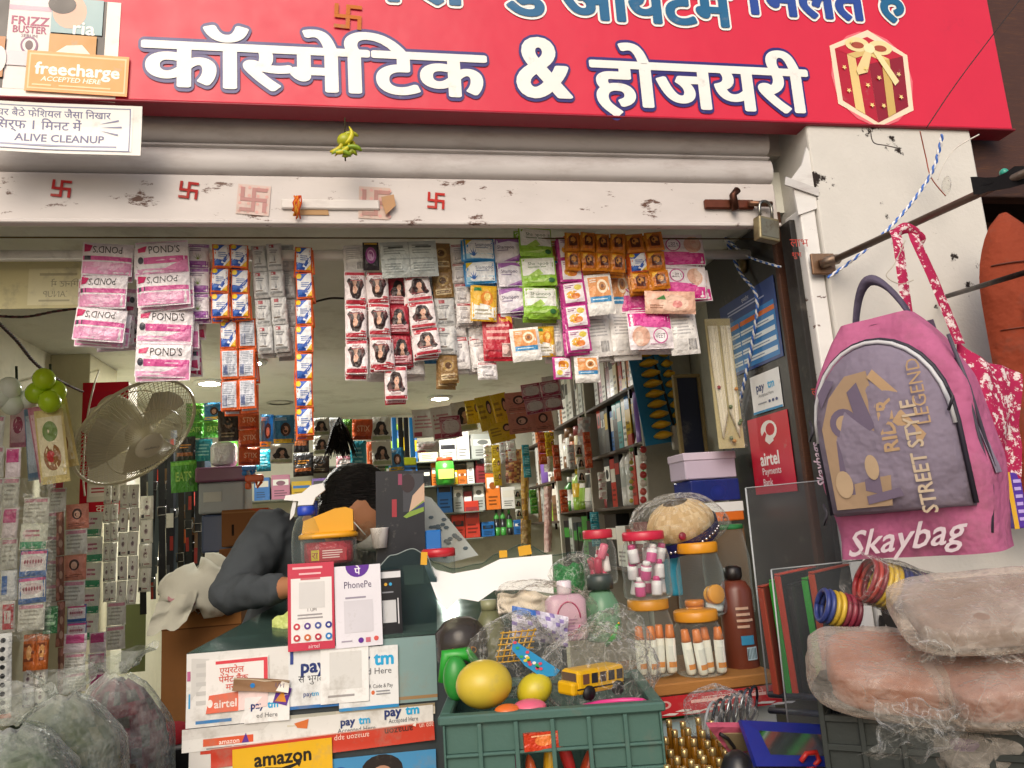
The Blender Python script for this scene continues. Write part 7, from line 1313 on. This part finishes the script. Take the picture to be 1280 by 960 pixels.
MB().sheet(lambda u, v: V((-.045+.09*u, -.03+.04*v, H-.012-.02*abs(2*u-1)**2-.012*v)), 8, 3, '8b7f92').build('top_yoke', NYLON, bp)
# ================================================================== file stand and notebooks
fs_ = thing('acrylic_rack', 'tall scratched clear plastic sheet rack under the pink backpack', 'rack', PY(985, 880, 1.42))
def fp(x, y, Y): return PY(x, y, Y)-PY(985, 880, 1.42)
def quad(mb, pts, col, th=.003):
    P_ = [V(p_) for p_ in pts]; nrm = (P_[1]-P_[0]).cross(P_[3]-P_[0]).normalized()*th; mb.add(P_+[p_+nrm for p_ in P_], [(0, 1, 2, 3), (7, 6, 5, 4), (0, 4, 5, 1), (1, 5, 6, 2), (2, 6, 7, 3), (3, 7, 4, 0)], col)
q = MB(); quad(q, [fp(932, 610, 1.5), fp(1052, 598, 1.42), fp(1050, 880, 1.42), fp(958, 868, 1.5)], 'd9dcde'); q.build('rear_sheet', mat('scratched_acrylic', rough=.2, spec=.6, alpha=.035, tint='eceef0', dirt=.5, dscale=12, dcol='c8c4c0'), fs_)
q = MB(); quad(q, [fp(964, 712, 1.42), fp(1078, 700, 1.3), fp(1060, 905, 1.3), fp(984, 905, 1.42)], 'd0d6d8'); q.build('front_sheet', MATS['scratched_acrylic'], fs_)
for a, b, r in [((932, 610, 1.5), (960, 868, 1.5), .0018), ((964, 712, 1.42), (985, 905, 1.42), .0016), ((964, 712, 1.42), (1078, 700, 1.3), .0012), ((932, 610, 1.5), (1052, 598, 1.42), .001)]: MB().tube([fp(*a), fp(*b)], r, 'aab0b2', 6).build('sheet_edge', PLAS, fs_)
for y in (868, 888): MB().tube([fp(962, y, 1.48), fp(1048, y+6, 1.34)], .006, '2c2f3c', 8).build('base_bar', PLAS, fs_)
for i, (x, cc, l) in enumerate([(972, '8c3a2c', 'maroon notebook, leftmost in the clear rack'), (988, '2f9a34', 'bright green edged notebook in the clear rack'), (996, 'd8452a', 'orange edged notebook beside the green edged one'), (1010, '17181a', 'black notebook in the middle of the clear rack'), (1030, '39b83c', 'second green edged notebook near the dark crate'), (1040, 'd8502c', 'orange red notebook nearest the dark crate')]):
    t = thing('notebook', l, 'notebook', PY(x, 868, 1.45-.012*i), (0, -.05, radians(22))); hN = .2+.01*(i % 3)
    MB().box((0, -.006, 0), (.11, .006, hN), '17181a' if i not in (0,) else '5a2a24', .001).build('cover', CARD, t); MB().box((-.005, -.0065, .001), (-.0005, .0065, hN-.001), cc, .001).build('spine', CARD, t); MB().box((-.004, -.0062, hN+.0003), (.11, .0062, hN+.004), cc, .001).build('top_edge', CARD, t)
# bangle bundle, coloured
t = thing('bangle_bundle', 'wrapped bundle of red, yellow and blue bangles above the orange packages', 'bangles', PY(1118, 735, 1.22))
for i, cc in enumerate(['8c2a30', 'a83a34', '7a2430', 'c9a82c', 'd4b43a', 'c2a22a', '2c3470', '343c80', '2a3068', '3a4288', '8a3a8c', '4a2c6a']):
    x = -.05+i*.0085; MB().tube([(x+.004*sin(a), .036*cos(a), .036*sin(a)) for a in [k*pi/12 for k in range(25)]], .0042, cc, 6).build('bangle', PLAS, t, rot=(0, .35, -.2))
MB().sheet(lambda u, v: V((-.075+.14*v, .045*cos(2*pi*u)*(1+.15*nz(u*6, v*5)), .045*sin(2*pi*u)*(1+.2*nz(u*5+2, v*6)))), 26, 12, 'eeeeea', wrap=True).build('clear_wrap', CRINK, t, rot=(0, .35, -.2))
t = thing('bangle_bundle', 'smaller wrapped bundle of blue, yellow and maroon bangles in the rack', 'bangles', PY(1050, 762, 1.25))
for i, cc in enumerate(['2c3a78', '34427c', 'b89a30', 'c8a83a', '7a2a3c', '8c3244', '6a2434']):
    x = -.03+i*.009; MB().tube([(x, .026*cos(a), .026*sin(a)) for a in [k*pi/10 for k in range(21)]], .0045, cc, 6).build('bangle', PLAS, t, rot=(0, .3, -.2))
wrapbag(1000, 745, 90, 60, 1.5, 'crumpled clear wrap behind the clear rack', 'clear_wrap', seed=21, dep=.4)
# ================================================================== dark crate with wrapped packages
k0 = PY(1022, 852, 1.12); dk = thing('dark_crate', 'dark grey plastic crate carrying the wrapped orange packages', 'crate', (k0.x, 1.12, k0.z-.3), (0, 0, radians(-38)))
CW, CD, CH_ = .42, .3, .3; dc = '2c312f'
def db(name, a, b, bev=.002): MB().box(a, b, dc, bev).build(name, SOFT, dk)
for y0, y1, n2 in ((-.008, .01, 'front'), (CD-.01, CD+.008, 'back')):
    db(n2+'_rim', (-.008, y0, CH_-.014), (CW+.008, y1, CH_), .003)
    for z in (CH_-.05, CH_-.09, CH_-.15, .02): db(n2+'_rail', (0, y0+.003, z-.005), (CW, y1-.004, z+.004), .001)
    for i in range(9): db(n2+'_rib', (CW*i/8-.004, y0+.002, 0), (CW*i/8+.004, y1-.006, CH_-.0145), .001)
    db(n2+'_panel', (.004, (y0+y1)/2, .001), (CW-.004, (y0+y1)/2+.002, CH_-.05), .0004)
for x0, x1 in ((-.008, .01), (CW-.01, CW+.008)):
    db('side_rim', (x0, .0105, CH_-.0142), (x1, CD-.0105, CH_-.0002), .003)
    for z in (CH_-.05, CH_-.09, CH_-.15): db('side_rail', (x0+.003, .01, z-.005), (x1-.004, CD-.01, z+.004), .001)
    for i in range(1, 7): db('side_rib', (x0+.002, CD*i/7-.004, 0), (x1-.006, CD*i/7+.004, CH_-.0145), .001)
    db('side_panel', ((x0+x1)/2, .011, .001), ((x0+x1)/2+.002, CD-.011, CH_-.016), .0004)
db('floor_panel', (.012, .012, 0), (CW-.012, CD-.012, .006))
o = MB().box((k0.x+.02, .72, 0), (k0.x+.75, 1.42, k0.z-.302), '5c4632', .005).build('wooden_stand', WOOD); tag(o, 'low wooden stand under the dark grey crate', 'stand')
def package(x, y, wpx, dpt, hgt, Y, col, label, seed, rot, inner=.85):
    """flat stack of folded goods inside loose polythene"""
    p = PY(x, y, Y); s = Y*1.08/967; a_ = wpx/2*s; t = thing('wrapped_package', label, 'package', p, rot)
    def f(k, amp, ex):
        def g(u, v):
            ct, st = se(2*pi*u, ex); cp_, sp = se(pi*(v-.5), ex*.7); q_ = V((k*a_*ct*cp_, k*dpt*st*cp_, k*hgt*sp))
            w_ = amp*(nz(q_.x*8+seed, q_.y*8, q_.z*8)+.8*rdg(q_.x*11+seed, q_.y*7, q_.z*26)-.2); return q_*(1+w_*.22)+V((0, 0, w_*.012))
        return g
    MB().sheet(f(inner, .02, .5), 40, 18, lambda u, v: random.choice([col, shade(col, .97), shade(col, 1.03)]), wrap=True).build('contents', CLOTH, t)
    MB().sheet(f(1, .42, .5), 120, 70, 'e4dcd2', wrap=True).build('polythene_wrap', MILKY, t)
    MB().sheet(lambda u, v: V((-a_*.5+a_*.9*u+.02*v, -dpt*(.9+.25*v)+.012*nz(u*6+seed, v*4), -hgt*(.3+1.1*v*(1-.6*abs(2*u-1)))+.012*nz(u*5+seed, v*5))), 30, 12, 'e6e0d8').build('loose_flap', CRINK, t)
    return t
package(1150, 842, 250, .1, .036, 1.08, 'a5694a', 'large orange package in milky polythene over the dark crate', 31, (.3, .1, -.5))
package(1240, 762, 230, .09, .024, 1.0, '8f7c70', 'flat beige package in milky polythene lying on top', 37, (.35, -.05, -.4))
package(1262, 850, 190, .08, .03, .98, 'a06a56', 'pinkish package in shiny polythene at the edge', 41, (.3, -.1, -.4))
package(1240, 918, 170, .07, .03, 1.04, '563a74', 'purple package low in the dark crate', 43, (.2, 0, -.4))
o = MB().sheet(lambda u, v: PY(1090+110*u-20*v, 870+70*v+18*nz(u*3, 1), .96)+V((0, .02*nz(u*5, v*5)-.03*sin(pi*v), .012*nz(u*6+2, v*6))), 18, 14, 'e6e8e6'); tag(o.build('polythene_corner', CRINK), 'loose shiny polythene corner drooping over the dark crate', 'polythene')
o = MB().sheet(lambda u, v: PY(1122+62*u, 790+40*v+12*nz(u*3, 4), .945)+V((0, .012*nz(u*5, v*5)-.02*sin(pi*v), .01*nz(u*6+8, v*6))), 14, 10, 'e8e4da'); tag(o.build('polythene_corner', CRINK), 'loose milky polythene corner below the flat beige package', 'polythene')
# ================================================================== low goods between the crates
vg = 'amber perfume vials'
zv = PY(870, 960, 1.38).z-.02
V0 = None
for r in range(7):
    for c in range(6):
        x = 838+c*17+(r % 2)*8-r*2; y = 906+r*12
        if x > 905 and r < 2: continue
        p = PY(x+random.uniform(-2, 2), y+random.uniform(-3, 3), 1.56-.035*r)
        if V0 is None:
            V0 = thing('perfume_vial', 'amber perfume vial with gold cap in the cluster beside the toy crate', 'vial', p, group=vg)
            MB().lathe([(.0055, -.05), (.006, -.047), (.006, -.006), (.004, -.003)], '9a6a1c', 10).build('body', mat('amber_glass', rough=.12, spec=.6, alpha=.6, tint='e8b860'), V0); MB().lathe([(.0055, -.004), (.0062, -.002), (.0062, .008), (.005, .0095)], 'd6bd84', 12).build('cap', mat('gold_cap', rough=.25, metal=.8), V0)
        else: v_ = copytree(V0); v_.location = p
o = MB().box((PY(826, 960, 1.5).x, 1.3, 0), (PY(1000, 960, 1.5).x, 1.68, PY(870, 905, 1.56).z-.055), '4a3c30', .004).build('low_table', WOOD); tag(o, 'low dark table carrying vials, purse and mirror', 'table')
# bangles in a bag, dark
t = thing('dark_bangles', 'shiny dark bangles in a clear bag under the jar shelf', 'bangles', PY(905, 890, 1.6))
for i in range(7): MB().tube([(.034*cos(a), .01*i-.03, .034*sin(a)) for a in [k*pi/12 for k in range(25)]], .003, random.choice(['2a2c34', '3c4048', '9aa0a8', '1c2430']), 7).build('bangle', STEEL if i % 2 else PLAS, t, (-.06+i*.026, 0, 0), (.2, .0, .8))
MB().sheet(lambda u, v: V((.075*cos(2*pi*u)*sin(pi*v)*(1+.3*nz(u*5, v*4)), .05*sin(2*pi*u)*sin(pi*v), .05*cos(pi*v)*(1+.3*nz(u*6+4, v*3)))), 30, 16, 'e6e8ea', wrap=True).build('clear_bag', CRINK, t, (-.02, -.02, .005))
# pink zip purse
t = thing('pink_purse', 'open pink zip purse lying between vials and blue mirror', 'purse', PY(905, 930, 1.42), (.5, .1, 0))
s = 1.5/967
def cv(pts): return [((x-905)*s, (930-y)*s) for x, y in pts]
MB().prism(cv([(878, 902), (958, 903), (1002, 908), (985, 925), (930, 940), (910, 938)]), -.006, .006, 'b8566e').build('purse_body', NYLON, t)
MB().prism(cv([(893, 910), (950, 910), (962, 930), (924, 936), (910, 932)]), -.0095, -.0065, '8a7a5c').build('inner_pocket', CLOTH, t)
MB().tube([(x, -.011, z) for x, z in cv([(893, 909), (904, 916), (914, 928), (918, 940)])], .0035, '1c1a1c', 6).build('zip', SOFT, t)
# blue framed mirror
t = thing('blue_mirror', 'rectangular hand mirror with dark blue frame lying tilted', 'mirror', PY(985, 925, 1.34), (0, 0, 0))
def mp(x, y, d=0): return PY(x, y, 1.34+d-(y-920)*.002)-PY(985, 925, 1.34)
ou = [(926, 900), (1040, 906), (1046, 958), (946, 958)]; inn = [(947, 914), (1026, 919), (1030, 946), (962, 944)]
mb = MB(); n = 4; vs_ = [mp(*q_) for q_ in ou]+[mp(*q_)+V((0, -.004, .002)) for q_ in inn]+[mp(*q_)+V((0, .012, -.004)) for q_ in ou]
mb.add(vs_, [(i, (i+1) % 4, 4+(i+1) % 4, 4+i) for i in range(4)]+[(8+i, 8+(i+1) % 4, (i+1) % 4, i) for i in range(4)]+[(11, 10, 9, 8)], '1f2c8a'); mb.build('frame', PLAS, t)
mb = MB(); mb.add([mp(*q_)+V((0, -.0045, .0022)) for q_ in inn], [(0, 1, 2, 3)], 'd0dcd8'); mb.build('mirror_glass', mat('mirror_silver', rough=.08, metal=1, noisecol=.02), t)
o = MB().tube([PY(1001, 952, 1.27), PY(1008, 942, 1.27), PY(1020, 940, 1.27), PY(1024, 950, 1.27), PY(1018, 957, 1.27), PY(1010, 962, 1.27)], .0042, 'c8302a', 8); tag(o.build('red_hook', PLAS), 'red plastic hook in front of the blue mirror', 'hook')
tag(MB().lathe([(.03, 0), (.034, .02), (.02, .05), (.008, .058)], '1c1b1d', 18).build('black_bottle', PLAS, None, PY(925, 985, 1.3)), 'dark round bottle top at the lower edge beside the purse', 'bottle')
# ================================================================== pieces that belong to a part sit under that part
SUBS = {'pocket_print': 'front_pocket', 'zip_tape': 'front_pocket', 'zip_piping': 'front_pocket', 'pocket_zip': 'front_pocket', 'brand_lettering': 'main_compartment', 'side_lettering': 'main_compartment', 'main_zip': 'body', 'seam': 'body',
        'buckle': 'strap', 'price_tag': 'strap', 'wrap_label': 'body', 'mask_strap': 'mask', 'ear': 'body', 'trigger': 'trigger_head', 'lettering': 'panel', 'ampersand': 'panel', 'gift_box_print': 'panel', 'product_photo_print': 'panel', 'hindu_print': 'panel',
        'wrapper_print': 'red_wrapper', 'ring_print': 'body', 'print': 'body', 'windscreen': 'body', 'window': 'body', 'side_stripe': 'body', 'round_knob': 'board', 'panel_print': 'front_panel', 'red_paper_edge': 'plank', 'slot_bar': 'bowl', 'jar_sticker': 'body',
        'paper_label': 'upper_tub', 'hub_badge': 'cage', 'clamp': 'pole', 'green_knob': 'pole', 'knotted_neck': 'clear_bag'}
def bn(o): return o.name.split('.')[0]
for root in [o for o in COL.objects if o.parent is None and 'category' in o]:
    ch = list(root.children)
    for c in ch:
        pn = SUBS.get(bn(c))
        if not pn: continue
        for q in ch:
            if q is not c and bn(q) == pn and q.matrix_basis == Matrix.Identity(4): c.parent = q; break
